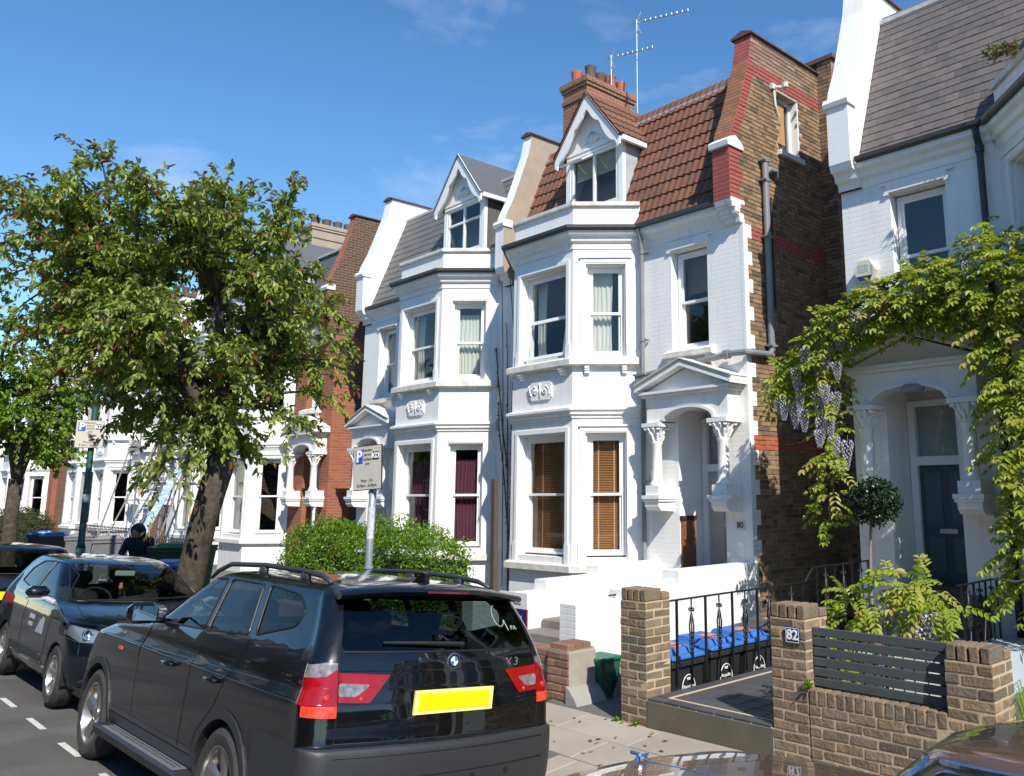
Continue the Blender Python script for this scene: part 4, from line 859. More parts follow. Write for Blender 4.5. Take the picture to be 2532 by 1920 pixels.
# railings
irn = mat('black_railing', (.012, .012, .013), .35)
def scroll_bar(b, x, y, z0, z1):
    b.tube([(x, y, z0), (x, y, z1)], .008, 6); h = z1-z0; c = z0+h*.55
    for k, (zz, rr) in enumerate(((.36, .022), (.43, .028), (.50, .03), (.57, .028))):
        z = z0+h*zz
        for q in range(2): n = 10; b.tube([(x+(rr*math.cos(2*math.pi*i/n) if q else 0), y+(0 if q else rr*math.cos(2*math.pi*i/n)), z+rr*1.05*math.sin(2*math.pi*i/n)) for i in range(n+1)], .0055, 5)
    for s in (-1, 1):
        for ax in (0, 1): b.tube([(x+(s*.026 if ax else 0), y+(0 if ax else s*.026), z0+h*.60), (x+(s*.03 if ax else 0), y+(0 if ax else s*.03), z0+h*.68), (x+(s*.012 if ax else 0), y+(0 if ax else s*.012), z0+h*.80), (x, y, z0+h*.84)], .006, 5)
        for ax in (0, 1): n = 8; b.tube([(x+(s*.02+s*.014*math.cos(t) if ax else 0), y+(0 if ax else s*.02+s*.014*math.cos(t)), z0+h*.875+.014*math.sin(t)) for t in [2*math.pi*i/n for i in range(n+1)]], .006, 5)
def railing(label, x, ys, zb, zt, steps=None, group='ornamental iron railings'):
    H = thing('iron_railing', label, 'railing', (x, ys[0], zb), group); b = MB(); P = [(x, ys[0]-.12, zt), (x, ys[-1]+.05, zt)]
    b.box(x-.012, x+.012, P[0][1], P[1][1], zt-.008, zt+.008); b.build('top_rail', irn, H)
    for i, y in enumerate(ys):
        b = MB()
        if i % 2 == 0: b.box(x-.01, x+.01, y-.01, y+.01, zb, zt-.009); b.build('plain_bar', irn, H)
        else: scroll_bar(b, x, y, zb, zt-.009); b.build('scroll_bar', irn, H, smooth=True)
    return H
railing('black iron railing with scrollwork bars between the tiled path and the recycling bins', -5.55, [6.34+.215*i for i in range(11)], .362, 1.15)
r2_ = railing('raised black iron railing against the dark brick flank wall', -5.55, [8.80+.2*i for i in range(7)], .52, 1.30)
b = MB(); b.tube([(-5.55, 8.55, 1.15), (-5.55, 8.72, 1.29)], .014, 6); b.build('ramped_rail', irn, r2_)
railing('black iron railing beside the porch door with the letter plate', -4.05, [9.25+.16*i for i in range(7)], .50, 1.16)
b = MB(); b.box(-4.12, -3.62, 9.1, 10.4, .10, .50); tag(b.build('porch_plinth', mat('blue_grey_render', (.42, .47, .5), .8, var=.4, vs=4, c2=(.3, .33, .34))), 'pale blue grey rendered plinth beneath the porch railing', 'plinth')
# wheelie bins
binb = mat('black_bin', (.018, .018, .019), .55); lidb = mat('blue_bin_lid', (.04, .15, .42), .45, var=.2, vs=9, c2=(.025, .11, .40)); lidg = mat('grey_bin_lid', (.09, .085, .08), .6); stick = mat('orange_sticker', (.6, .22, .12), .6); wlog = mat('bin_print', (.7, .7, .68), .6)
def wheelie(x, y, z, yaw, lid, label, logo=True, bodym=None, h=.98, w=.50, sticker=True, group='recycling bins behind the railing', rt='Recycling', num=None):
    H = thing('wheelie_bin', label, 'bin', (x, y, z), group); c, s = math.cos(yaw), math.sin(yaw); tf = lambda a, b_, cc: (x+a*c-b_*s, y+a*s+b_*c, z+cc)
    hw, dp = w/2, .28; b = MB(tf)   # local: front is -y
    b.add([(-hw*.8, -dp*.72, .06), (hw*.8, -dp*.72, .06), (hw*.8, dp*.8, .06), (-hw*.8, dp*.8, .06), (-hw, -dp, h-.05), (hw, -dp, h-.05), (hw, dp, h-.05), (-hw, dp, h-.05)], ((3, 2, 1, 0), (0, 1, 5, 4), (1, 2, 6, 5), (2, 3, 7, 6), (3, 0, 4, 7), (4, 5, 6, 7)))
    rbox(b, -hw-.025, hw+.025, -dp-.03, dp+.02, h-.085, h-.02, .012); b.build('bin_body', bodym or binb, H)
    b = MB(tf); rbox(b, -hw-.03, hw+.03, -dp-.045, dp+.02, h-.018, h+.03, .015); b.add([(-hw*.86, -dp*.86, h+.028), (hw*.86, -dp*.86, h+.028), (hw*.86, dp*.9, h+.028), (-hw*.86, dp*.9, h+.028), (-hw*.74, -dp*.66, h+.075), (hw*.74, -dp*.66, h+.075), (hw*.74, dp*.75, h+.09), (-hw*.74, dp*.75, h+.09)], ((0, 1, 5, 4), (1, 2, 6, 5), (2, 3, 7, 6), (3, 0, 4, 7), (4, 5, 6, 7)))
    b.tube([(-hw*.8, dp+.06, h), (hw*.8, dp+.06, h)], .018, 8); b.build('bin_lid', lid, H)
    if sticker: b = MB(tf); b.add([(-.05, -dp*.45, h+.0795), (.14, -dp*.45, h+.0795), (.14, dp*.25, h+.0875), (-.05, dp*.25, h+.0875)], ((0, 1, 2, 3),)); b.build('lid_sticker', stick, H)
    for sx in (-1, 1): b = MB(tf); b.lathe([(0, -.03), (.09, -.03), (.1, -.01), (.1, .01), (.09, .03), (0, .03)], (sx*hw*.86, dp*.85, .10), 18, 'x'); b.build('bin_wheel', rubber_, H)
    N = Vector((s, -c, 0)); U = Vector((c, s, 0)); fr = Vector(tf(0, -dp*.955, h-.30)); lean = Vector((0, 0, 1))
    if logo:
        n = 28; b = MB(); b.tube([fr+U*(.10*math.cos(2*math.pi*i/n))+Vector((0, 0, .13*math.sin(2*math.pi*i/n)))+N*.012 for i in range(n+1)], .005, 5); b.build('logo_ring', wlog, H)
        text(rt, .046, 'logo_word', wlog, H, tuple(fr+N*.016+Vector((0, 0, .02))), U=tuple(U), depth=.001, bold=.001); text('Only', .046, 'logo_word', wlog, H, tuple(fr+N*.016-Vector((0, 0, .035))), U=tuple(U), depth=.001, bold=.001)
        b = MB()
        for i in range(4): q = fr+U*(-.02+.0135*i)+Vector((0, 0, .08))+N*.013; b.tube([q, q+Vector((0, 0, .02))], .004, 4)
        b.tube([fr-U*.03+Vector((0, 0, .10))+N*.013, fr+U*.03+Vector((0, 0, .10))+N*.013], .004, 4); b.build('logo_mark', wlog, H)
    if num: text(num, .13, 'painted_number', wlog, H, tuple(fr+N*.02+Vector((0, 0, .06))), U=tuple(U), depth=.001, bold=.003)
    return H
rubber_ = mat('bin_tyre', (.015, .015, .015), .7)
for i, (yy, ld, lb, hh) in enumerate(((6.86, lidb, 'blue lidded recycling bin at the pavement end of the row behind the railing', .98), (7.47, lidb, 'middle blue lidded recycling bin of the row behind the railing', 1.0), (8.06, lidb, 'blue lidded recycling bin next to the grey lidded bin', 1.0))): wheelie(-6.14, yy, -.45, math.pi/2, ld, lb, h=hh)
wheelie(-6.14, 8.66, -.45, math.pi/2, lidg, 'grey lidded bin at the house end of the row behind the railing', logo=False, h=1.05)
# ---- entrance steps of the tiled-roof house with white side walls
ES = thing('entrance_steps', 'flight of grey steps between white painted brick walls up to the front door', 'steps', (-8.8, 8.6, .1))
stepm = mat('worn_step', (.20, .18, .155), .9, var=.5, vs=4, c2=(.10, .092, .08), bump=.2)
for i in range(4): b = MB(); rbox(b, -9.58, -8.0, 7.3+.38*i, 7.72+.38*i if i < 3 else 10.59, .1, .20+.115*i, .015); b.build('step', stepm, ES)
b = MB(); b.box(-7.98, -7.70, 7.0, 7.82, -.45, .86); b.box(-7.98, -7.70, 7.822, 8.84, -.45, .965); b.box(-7.98, -7.70, 8.842, 10.597, -.45, 1.13); b.build('side_wall', white, ES)
b = MB(); b.box(-9.84, -9.60, 6.9, 8.14, .1, .80); b.box(-9.84, -9.60, 8.142, 9.165, .1, .945); b.box(-9.84, -9.60, 9.167, 10.597, .1, 1.075); b.build('side_wall', white, ES)
b = MB(); b.tube([(-7.86, 7.7, .90), (-7.86, 8.5, .905)], .012, 6); b.build('handrail', blackp, ES)
# red-brown front wall with rendered end
W8 = thing('garden_wall', 'worn red brown brick front wall with a grey rendered end by the green caddy', 'wall', (-7.5, 6.1, .12))
wgard = mat('red_brown_brick', rnd=[(.24, .115, .07), (.30, .15, .09), (.20, .10, .065), (.27, .14, .095)], rough=.92, var=.5, vs=8, c2=(.14, .09, .065), bump=.6, bs=45)
b = MB(); b.box(-6.985, -6.69, 5.972, 6.34, -.1, .60); b.box(-10.4, -6.985, 6.022, 6.22, -.1, .52); b.build('mortar_core', mat('grey_mortar', (.3, .25, .19), .95, var=.4, vs=8), W8)
RM = [brick_mesh(.215, m=wgard, seed=60+i) for i in range(3)]; RH = [brick_mesh(.1025, m=wgard, seed=70+i) for i in range(3)]
for i in range(6):
    z = .12+.0775*i+.036
    for k, (xx, me) in enumerate((((-6.885, RM), (-6.725, RH)) if i % 2 else ((-6.94, RH), (-6.78, RM)))): piece('brick', rng.choice(me), (xx, 6.015, z), W8, jr())
    x = -7.10-(.11 if i % 2 else 0)
    while x > -9.2:
        if i < 5: piece('brick', rng.choice(RM), (x, 6.066, z), W8, jr())
        x -= .226
for i in range(3): piece('cap_brick', rng.choice(RM), (-6.83, 6.03+.11*i, .622), W8, (jr()[0], 0, jr()[2]), scale=(1.3, 1, 1))
for i in range(12): piece('cap_brick', rng.choice(RM), (-7.10-.226*i, 6.12, .535), W8, jr(), scale=(1, 2, 1))
b = MB(); rbox(b, -6.70, -6.665, 5.98, 6.345, .02, .585, .008); b.build('rendered_end', mat('streaky_render', (.36, .32, .26), .9, var=.6, vs=5, c2=(.22, .2, .165), streak=.4), W8); b = MB(); b.prism([(-6.69, .1), (-6.52, .1), (-6.56, .16), (-6.64, .24), (-6.69, .27)], 'y', 5.95, 6.36); b.build('cement_fillet', conc, W8)
# green food caddy and dumped sheet
G = thing('food_caddy', 'small dark green food waste caddy beside the rendered wall end', 'bin', (-6.72, 6.48, .1)); gm_ = mat('green_plastic', (.01, .12, .065), .4)
b = MB(); b.add([(-6.83, 6.37, .10), (-6.62, 6.37, .10), (-6.62, 6.58, .10), (-6.83, 6.58, .10), (-6.88, 6.33, .45), (-6.58, 6.33, .45), (-6.58, 6.62, .45), (-6.88, 6.62, .45)], ((3, 2, 1, 0), (0, 1, 5, 4), (1, 2, 6, 5), (2, 3, 7, 6), (3, 0, 4, 7), (4, 5, 6, 7))); b.build('caddy_body', gm_, G)
b = MB(); rbox(b, -6.90, -6.56, 6.31, 6.64, .45, .49, .012); b.build('caddy_lid', gm_, G); b = MB(); b.tube([(-6.57, 6.36, .44), (-6.55, 6.34, .36), (-6.52, 6.36, .22), (-6.50, 6.42, .12)], .012, 6); b.build('caddy_handle', blackp, G)
b = MB(); n, m2 = 16, 10; r2 = random.Random(11)
for i in range(n+1):
    for j in range(m2+1):
        u, v = i/n, j/m2; b.v.append((-6.55+.62*u+.03*math.sin(6*v), 6.46+.20*v+.05*math.sin(5*u), .10+(.34-.30*u)*(v**.6)+.035*noise.noise(Vector((4*u, 4*v, .3)))*2))
b.f = [(i*(m2+1)+j, (i+1)*(m2+1)+j, (i+1)*(m2+1)+j+1, i*(m2+1)+j+1) for i in range(n) for j in range(m2)]; b.r = [0]*len(b.f); tag(b.build('dumped_carpet', mat('brown_carpet', (.17, .12, .085), .95, var=.6, vs=8, c2=(.33, .29, .23), bump=.5), smooth=True, normals=False), 'crumpled brown carpet offcut dumped by the green caddy', 'carpet')
# estate agent's board
FS = thing('sale_board', 'white and navy estate agent sale board behind the black car', 'sign', (-8.3, 6.62, .1)); b = MB(); b.box(-8.62, -8.09, 6.585, 6.60, .82, 1.0); b.build('white_panel', mat('board_white', (.75, .75, .75), .5), FS); b = MB(); b.box(-8.62, -8.09, 6.586, 6.60, .45, .818); b.build('navy_panel', mat('board_navy', (.012, .016, .10), .5), FS)
b = MB(); b.box(-8.62, -8.09, 6.583, 6.5855, .812, .818); b.box(-8.095, -8.09, 6.583, 6.5855, .45, .812); b.build('red_line', mat('board_red', (.5, .02, .03), .5), FS); b = MB(); b.box(-8.45, -8.40, 6.602, 6.65, .1, 1.0); b.build('board_post', mat('board_post', (.5, .5, .48), .6), FS)
text('SALE', .125, 'lettering', mat('board_letter_grey', (.08, .08, .1), .5), FS, (-8.33, 6.582, .905), depth=.001); text('PARK', .115, 'lettering', MAT['board_white'], FS, (-8.31, 6.583, .70), depth=.001); text('D', .115, 'lettering', MAT['board_white'], FS, (-8.155, 6.583, .55), depth=.001)
# dark timber post by the party wall and low white garden wall
b = MB(); b.add([(-12.53, 9.36, .1), (-12.42, 9.36, .1), (-12.42, 9.46, .1), (-12.53, 9.46, .1), (-12.56, 9.36, 2.42), (-12.46, 9.36, 2.42), (-12.46, 9.45, 2.42), (-12.56, 9.45, 2.42)], ((3, 2, 1, 0), (0, 1, 5, 4), (1, 2, 6, 5), (2, 3, 7, 6), (3, 0, 4, 7), (4, 5, 6, 7))); tag(b.build('timber_post', mat('dark_timber', (.07, .05, .04), .85, var=.5, vs=8, c2=(.1, .08, .06), bump=.4)), 'dark timber post standing in front of the party wall creeper', 'post')
# ------------------------------------------------------------------ cars
def catmull(K, n):
    out = []
    for i in range(len(K)-1):
        p0, p1, p2, p3 = K[max(i-1, 0)], K[i], K[i+1], K[min(i+2, len(K)-1)]
        for j in range(n):
            t = j/n; r = []
            for a, b_, c, d in zip(p0, p1, p2, p3):
                m1, m2 = (c-a)/2, (d-b_)/2; dl = c-b_
                if dl == 0: m1 = m2 = 0
                else:
                    if m1/dl < 0: m1 = 0
                    if m2/dl < 0: m2 = 0
                    m1 = math.copysign(min(abs(m1), 2.5*abs(dl)), m1); m2 = math.copysign(min(abs(m2), 2.5*abs(dl)), m2)
                h = t*t; g = h*t; r.append((2*g-3*h+1)*b_+(g-2*h+t)*m1+(-2*g+3*h)*c+(g-h)*m2)
            out.append(r)
    out.append(list(K[-1])); return out
class Car:
    def __init__(s, name, label, cat, o, F, roll, keys, group=None, bow=(.10, .22), rad=(.16, .34)):
        s.F = Vector(F).normalized(); rt = s.F.cross(Vector((0, 0, 1)))     # right of the car
        c, q = math.cos(R(roll)), math.sin(R(roll)); s.Rt = rt*c-Vector((0, 0, 1))*q; s.U = s.Rt.cross(s.F); s.o = Vector(o)
        s.H = thing(name, label, cat, tuple(s.o), group)
        # surface in (s, t, z): s forward from the rear, t to the left
        rows = catmull(keys, 5); bm = bmesh.new(); rings = []
        for z, sr, sf, w_ in rows:
            ln = sf-sr; bw, fw = min(bow[0], ln*.1), min(bow[1], ln*.15); rr, rf = min(rad[0], w_*.5, ln*.2), min(rad[1], w_*.6, ln*.25); half = []
            for i in range(9): t = (w_-rr)*i/8; half.append((sr+bw*(t/w_)**2, t))
            b1 = sr+bw*((w_-rr)/w_)**2
            for i in range(1, 8): a = math.pi/2*i/8; half.append((b1+rr*.9*(1-math.cos(a)), w_-rr+rr*math.sin(a)))
            s0 = b1+rr*.9; b2 = sf-fw*((w_-rf)/w_)**2; s1 = b2-rf*1.0
            for i in range(41):
                u = i/40; ss = s0+(s1-s0)*u; half.append((ss, w_*(1-.012*(2*u-1)**2+.0)))
            for i in range(1, 9): a = math.pi/2*i/9; half.append((s1+rf*math.sin(a), w_*.988-rf+rf*math.cos(a)))
            for i in range(9): t = (w_*.988-rf)*(1-i/8); half.append((sf-fw*(t/w_)**2, t))
            ring = half+[(a, -b_) for a, b_ in half[::-1][1:-1]]
            rings.append([bm.verts.new((a, b_, z)) for a, b_ in ring])
        n = len(rings[0])
        for i in range(len(rings)-1):
            for j in range(n):
                try: bm.faces.new((rings[i][j], rings[i][(j+1) % n], rings[i+1][(j+1) % n], rings[i+1][j]))
                except ValueError: pass
        bm.faces.new(rings[-1]); bmesh.ops.recalc_face_normals(bm, faces=bm.faces); s.bm = bm; bm.normal_update()
        bm.faces.ensure_lookup_table(); s.fn = [[(v.co.copy(), v.normal.copy()) for v in f.verts] for f in bm.faces]
        s.tree = BVHTree.FromBMesh(bm)
    def smooth_n(s, co):
        """normal of the uncut surface at a point"""
        r_ = s.tree.find_nearest(co); n = Vector((0, 0, 0))
        for c, vn in s.fn[r_[2]][:12]: n += vn/((c-co).length+.002)
        return n.normalized() if n.length > 1e-6 else r_[1]
    def set_normals(s, me, coords):
        ns = []
        for c in coords: n = s.smooth_n(Vector(c)); ns.append(tuple((s.F*n.x-s.Rt*n.y+s.U*n.z).normalized()))
        me.normals_split_custom_set_from_vertices(ns)
    def W(s, p): return s.o+s.F*p[0]-s.Rt*p[1]+s.U*p[2]
    def mb(s): return MB(lambda a, b_, c: s.W((a, b_, c)))
    def pick(s, poly, ax, cond, box=.25):
        """cut the surface along a polygon seen along ax ('t' side: (s,z); 's' end: (t,z); 'z' top: (s,t)) and return the faces inside"""
        ia, ib = {'t': (0, 2), 's': (1, 2), 'z': (0, 1)}[ax]; n = len(poly)
        lo = [min(p[k] for p in poly)-.02 for k in (0, 1)]; hi = [max(p[k] for p in poly)+.02 for k in (0, 1)]
        def near(f):
            c = f.calc_center_median()
            if not cond(c): return False
            return not (max(v.co[ia] for v in f.verts) < lo[0] or min(v.co[ia] for v in f.verts) > hi[0] or max(v.co[ib] for v in f.verts) < lo[1] or min(v.co[ib] for v in f.verts) > hi[1])
        geom = None
        for i in range(n):
            p, q = poly[i], poly[(i+1) % n]; d = (q[0]-p[0], q[1]-p[1]); no = [0, 0, 0]; no[ia], no[ib] = d[1], -d[0]; co = [0, 0, 0]; co[ia], co[ib] = p
            if geom is None:
                fs = [f for f in s.bm.faces if near(f)]; geom = list({v for f in fs for v in f.verts})+list({e for f in fs for e in f.edges})+fs
            geom = bmesh.ops.bisect_plane(s.bm, geom=geom, plane_co=co, plane_no=Vector(no).normalized(), dist=1e-5)['geom']
        allf = [f for f in (geom or []) if isinstance(f, bmesh.types.BMFace) and f.is_valid]
        def inside(c):
            x, y = c[ia], c[ib]; r = False
            for i in range(n):
                (x1, y1), (x2, y2) = poly[i], poly[(i+1) % n]
                if (y1 > y) != (y2 > y) and x < (x2-x1)*(y-y1)/(y2-y1)+x1: r = not r
            return r
        return [f for f in allf if cond(f.calc_center_median()) and inside(f.calc_center_median())]
    def take(s, faces, name, m, off=0., parent=None, keep=False, smooth=True, edge=0.):
        """lift faces out of the body as a part of their own (thin lens with rim when edge>0)"""
        if not faces: return None
        s.bm.normal_update(); vm = {}; mb = s.mb()
        for f in faces:
            for v in f.verts:
                if v not in vm: vm[v] = len(mb.v); mb.v.append(tuple(v.co+v.normal*off))
        mb.f = [tuple(vm[v] for v in f.verts) for f in faces]
        if edge:
            fset = set(faces); base = {}
            for f in faces:
                for e in f.edges:
                    if sum(1 for g in e.link_faces if g in fset) == 1:
                        ids = []
                        for v in e.verts:
                            if v not in base: base[v] = len(mb.v); mb.v.append(tuple(v.co-v.normal*edge))
                            ids.append(v)
                        mb.f.append((vm[ids[0]], vm[ids[1]], base[ids[1]], base[ids[0]]))
        mb.r = [0]*len(mb.f)
        o = mb.build(name, m, parent or s.H, smooth=smooth, normals=bool(edge))
        if edge: autosmooth(o, 45)
        else: s.set_normals(o.data, mb.v)
        if not keep: bmesh.ops.delete(s.bm, geom=faces, context='FACES')
        return o
    def hit(s, a, b_, ax, sgn=1):
        if ax == 't': o, d = Vector((a, 3*sgn, b_)), Vector((0, -sgn, 0))
        elif ax == 's': o, d = Vector((-3 if sgn < 0 else 9, a, b_)), Vector((1 if sgn < 0 else -1, 0, 0))
        else: o, d = Vector((a, b_, 4)), Vector((0, 0, -1))
        r = s.tree.ray_cast(o, d); return r[0] if r[0] else o+d*2
    def seam(s, pts, ax, sgn=1, r=.0035, name='panel_gap', m=None, n=14, parent=None, lift=0):
        P = []
        for i in range(len(pts)-1):
            for j in range(n): t = j/n; P.append(s.hit(pts[i][0]+(pts[i+1][0]-pts[i][0])*t, pts[i][1]+(pts[i+1][1]-pts[i][1])*t, ax, sgn))
        P.append(s.hit(*pts[-1], ax, sgn)); b_ = s.mb(); b_.tube(P, r, 6); return b_.build(name, m or MAT['panel_gap_black'], parent or s.H)
    def body(s, m, name='body'):
        me = bpy.data.meshes.new(name); me.name = name; bmesh.ops.recalc_face_normals(s.bm, faces=s.bm.faces)
        L = s.o; s.bm.verts.ensure_lookup_table(); cs = [v.co.copy() for v in s.bm.verts]
        for v in s.bm.verts: v.co = s.W(v.co)-L
        s.bm.to_mesh(me); s.bm.free(); me.shade_smooth(); s.set_normals(me, cs); return link(name, me, m, s.H)
    def wheel(s, sc, tc, r, wd, rim_r, spokes, rimm, left=True, z=None, style=0):
        sg = 1 if left else -1; b_ = s.mb(); c = (sc, tc, z or r)
        # tyre: lathe about the t axis; outer face toward sg
        pr = [(rim_r, -wd/2), (r-.05, -wd/2), (r-.018, -wd/2+.02), (r, -wd/2+.05), (r, wd/2-.05), (r-.018, wd/2-.02), (r-.05, wd/2), (rim_r+.012, wd/2-.004), (rim_r, wd/2-.01), (rim_r, -wd/2)]
        n = 48; pts = []
        for rr, h in pr:
            for j in range(n): t = 2*math.pi*j/n; pts.append((c[0]+rr*math.cos(t), c[1]+sg*h, c[2]+rr*math.sin(t)))
        b_.add(pts, [(i*n+j, i*n+(j+1) % n, (i+1)*n+(j+1) % n, (i+1)*n+j) for i in range(len(pr)-1) for j in range(n)]); w_ = b_.build('wheel', MAT['tyre_rubber'], s.H); autosmooth(w_, 30)
        b_ = s.mb(); f = wd/2-.012
        pr = [(rim_r+.004, f), (rim_r-.012, f+.004), (rim_r-.02, f-.02), (rim_r-.03, -wd/2+.02), (0, -wd/2+.02)]; pts = []
        for rr, h in pr:
            for j in range(n): t = 2*math.pi*j/n; pts.append((c[0]+rr*math.cos(t), c[1]+sg*h, c[2]+rr*math.sin(t)))
        b_.add(pts, [(i*n+j, i*n+(j+1) % n, (i+1)*n+(j+1) % n, (i+1)*n+j) for i in range(len(pr)-1) for j in range(n)]); rm = b_.build('rim', rimm, w_); autosmooth(rm, 30)
        b_ = s.mb()
        for k in range(spokes):
            t = 2*math.pi*k/spokes+.3; ct, st_ = math.cos(t), math.sin(t); px, pz = -st_, ct
            for (r0, r1, w0, w1, h0, h1) in ((.045, rim_r-.012, .036, .062 if style == 0 else .03, f-.035, f-.012),):
                q = []
                for rr, ww, hh in ((r0, w0, h0), (r1, w1, h1)):
                    for (e, dh) in ((-ww, -.02), (-ww*.5, 0), (ww*.5, 0), (ww, -.02)): q.append((c[0]+ct*rr+px*e, c[1]+sg*(hh+dh), c[2]+st_*rr+pz*e))
                b_.add(q, ((0, 1, 5, 4), (1, 2, 6, 5), (2, 3, 7, 6)))
        b_.lathe([(0, 0), (0, 0)], (0, 0, 0), 3) if 0 else None
        pts = []; pr = [(0, f-.015), (.03, f-.018), (.055, f-.03), (.06, f-.05)]
        for rr, h in pr:
            for j in range(20): t = 2*math.pi*j/20; pts.append((c[0]+rr*math.cos(t), c[1]+sg*h, c[2]+rr*math.sin(t)))
        b_.add(pts, [(i*20+j, i*20+(j+1) % 20, (i+1)*20+(j+1) % 20, (i+1)*20+j) for i in range(3) for j in range(20)]); b_.build('spokes', rimm, w_)
        b_ = s.mb(); pts = []
        for rr, h in ((.14, 0), (.14, .02), (0, .02)):
            for j in range(24): t = 2*math.pi*j/24; pts.append((c[0]+rr*math.cos(t), c[1]+sg*h, c[2]+rr*math.sin(t)))
        b_.add(pts, [(i*24+j, i*24+(j+1) % 24, (i+1)*24+(j+1) % 24, (i+1)*24+j) for i in range(2) for j in range(24)]); b_.build('brake_disc', MAT['brake_steel'], w_)
    def arch(s, sc, r, zc, depth=.3, both=True, trim_m=None, tw=.06):
        poly = [(sc+r*math.cos(t), zc+r*math.sin(t)) for t in [math.pi*1.06*i/16-.03*math.pi for i in range(17)]]; poly = [(poly[0][0], .0)]+poly+[(poly[-1][0], .0)]
        for sg in (1, -1):
            if trim_m:
                R2 = r+tw; ring = [(sc+R2*math.cos(t), zc+R2*math.sin(t)) for t in [math.pi*1.06*i/16-.03*math.pi for i in range(17)]]; ring = [(ring[0][0], .3)]+ring+[(ring[-1][0], .3)]
                fs = s.pick(poly, 't', lambda c: c.y*sg > .45); bmesh.ops.delete(s.bm, geom=fs, context='FACES')
                fs = s.pick(ring, 't', lambda c: c.y*sg > .45); s.take(fs, 'arch_trim', trim_m, .012, edge=.012)
            else:
                fs = s.pick(poly, 't', lambda c: c.y*sg > .45); bmesh.ops.delete(s.bm, geom=fs, context='FACES')
            b_ = s.mb(); pts = []; n = 18
            for (t0) in (.95*0+1.0, 0):
                for i in range(n+1):
                    a = math.pi*1.1*i/n-.05*math.pi; pts.append((sc+(r+.004)*math.cos(a), sg*((.905 if t0 else .905-depth)), zc+(r+.004)*math.sin(a)))
            s_w = s.half-.012
            pts = [(x, sg*(s_w if abs(abs(y)-.905) < 1e-6 else s_w-depth), z) for x, y, z in pts]
            b_.add(pts, [(i, i+1, n+2+i, n+1+i) for i in range(n)]+[tuple(range(n+1, 2*n+2))]); b_.build('wheel_well', MAT['dark_underbody'], s.H, normals=False)
mat('panel_gap_black', (.004, .004, .005), .6); mat('tyre_rubber', (.03, .029, .028), .8, var=.5, vs=20, c2=(.055, .05, .045)); mat('brake_steel', (.2, .19, .18), .4, metal=1); mat('dark_underbody', (.008, .008, .009), .9)
blackpaint = mat('black_car_paint', (.003, .0033, .004), .3, spec=.12, coat=1)
bluepaint = mat('dark_blue_car_paint', (.003, .005, .009), .3, spec=.12, coat=1)
plas = mat('grey_bumper_plastic', (.026, .026, .028), .5, bump=.05, bs=200)
cglass = glass('car_glass', (.30, .36, .36), 1.5, .01); cglass2 = glass('clear_car_glass', (.55, .62, .6), 1.5, .01)
redl = mat('red_lens', (.30, .003, .004), .15, spec=.4, coat=.6, var=.5, vs=16, c2=(.16, .002, .003)); clearl = mat('clear_lens', (.24, .22, .215), .15, coat=1, var=.9, vs=26, c2=(.07, .06, .06)); amber = mat('amber_lens', (.6, .12, .04), .15, coat=1)
rubber = mat('black_trim', (.012, .012, .013), .45); seatm = mat('dark_seat', (.02, .021, .025), .8); yplate = mat('yellow_plate', (.85, .62, .0), .4, spec=.4); yplate2 = mat('plate_border', (.85, .74, .25), .4)
rimm = mat('silver_wheel', (.42, .40, .38), .3, metal=.9)
def rounded(poly, r=.03, n=4):
    out = []; k = len(poly)
    for i in range(k):
        p, a, c = Vector(poly[i]), Vector(poly[i-1]), Vector(poly[(i+1) % k]); rr = min(r, (a-p).length*.45, (c-p).length*.45); u, v = p+(a-p).normalized()*rr, p+(c-p).normalized()*rr
        for j in range(n+1): t = j/n; q = u*(1-t)**2+p*2*t*(1-t)+v*t*t; out.append((q.x, q.y))
    return out
def seats(C, rows, zb, zt, w_=.24):
    for (sx, ts) in rows:
        for t in ts:
            b_ = C.mb(); rbox(b_, sx-.06, sx+.08, t-w_, t+w_, zb, zt-.16, .05); b_.v = [(x-(z-zb)*.22, y, z) for x, y, z in b_.v]; o = b_.build('seat', seatm, C.H, smooth=True)
            b_ = C.mb(); rbox(b_, sx-.16, sx-.05, t-.13, t+.13, zt-.13, zt+.03, .04); b_.build('headrest', seatm, o, smooth=True)

# ---- the black estate car parked by the kerb, tail toward the tiled path
KX = [(.28, .15, 4.55, .80), (.36, .03, 4.66, .885), (.48, 0, 4.72, .915), (.62, 0, 4.74, .92), (.755, .012, 4.73, .92), (.775, .045, 4.725, .92), (.80, .055, 4.72, .92), (.92, .07, 4.66, .92), (.985, .08, 4.58, .919), (1.0, .083, 4.55, .915), (1.07, .096, 4.3, .889), (1.085, .10, 4.22, .886), (1.12, .108, 3.75, .882), (1.17, .12, 3.42, .869), (1.25, .145, 3.2, .845), (1.40, .225, 2.93, .79), (1.52, .315, 2.70, .745), (1.58, .37, 2.56, .715), (1.62, .44, 2.42, .665), (1.65, .62, 2.2, .55), (1.668, .9, 1.95, .38), (1.678, 1.2, 1.7, .15)]
X = Car('parked_car', 'black off-road estate car with silver roof rails seen from its rear corner', 'car', (-4.63, 3.155, -.094), (-1, 0, 0), 6, KX, bow=(.13, .22), rad=(.17, .34)); X.half = .92
RW, FWh = 1.24, 3.96
X.arch(RW, .395, .36, trim_m=plas, tw=.055); X.arch(FWh, .395, .36, trim_m=plas, tw=.055)
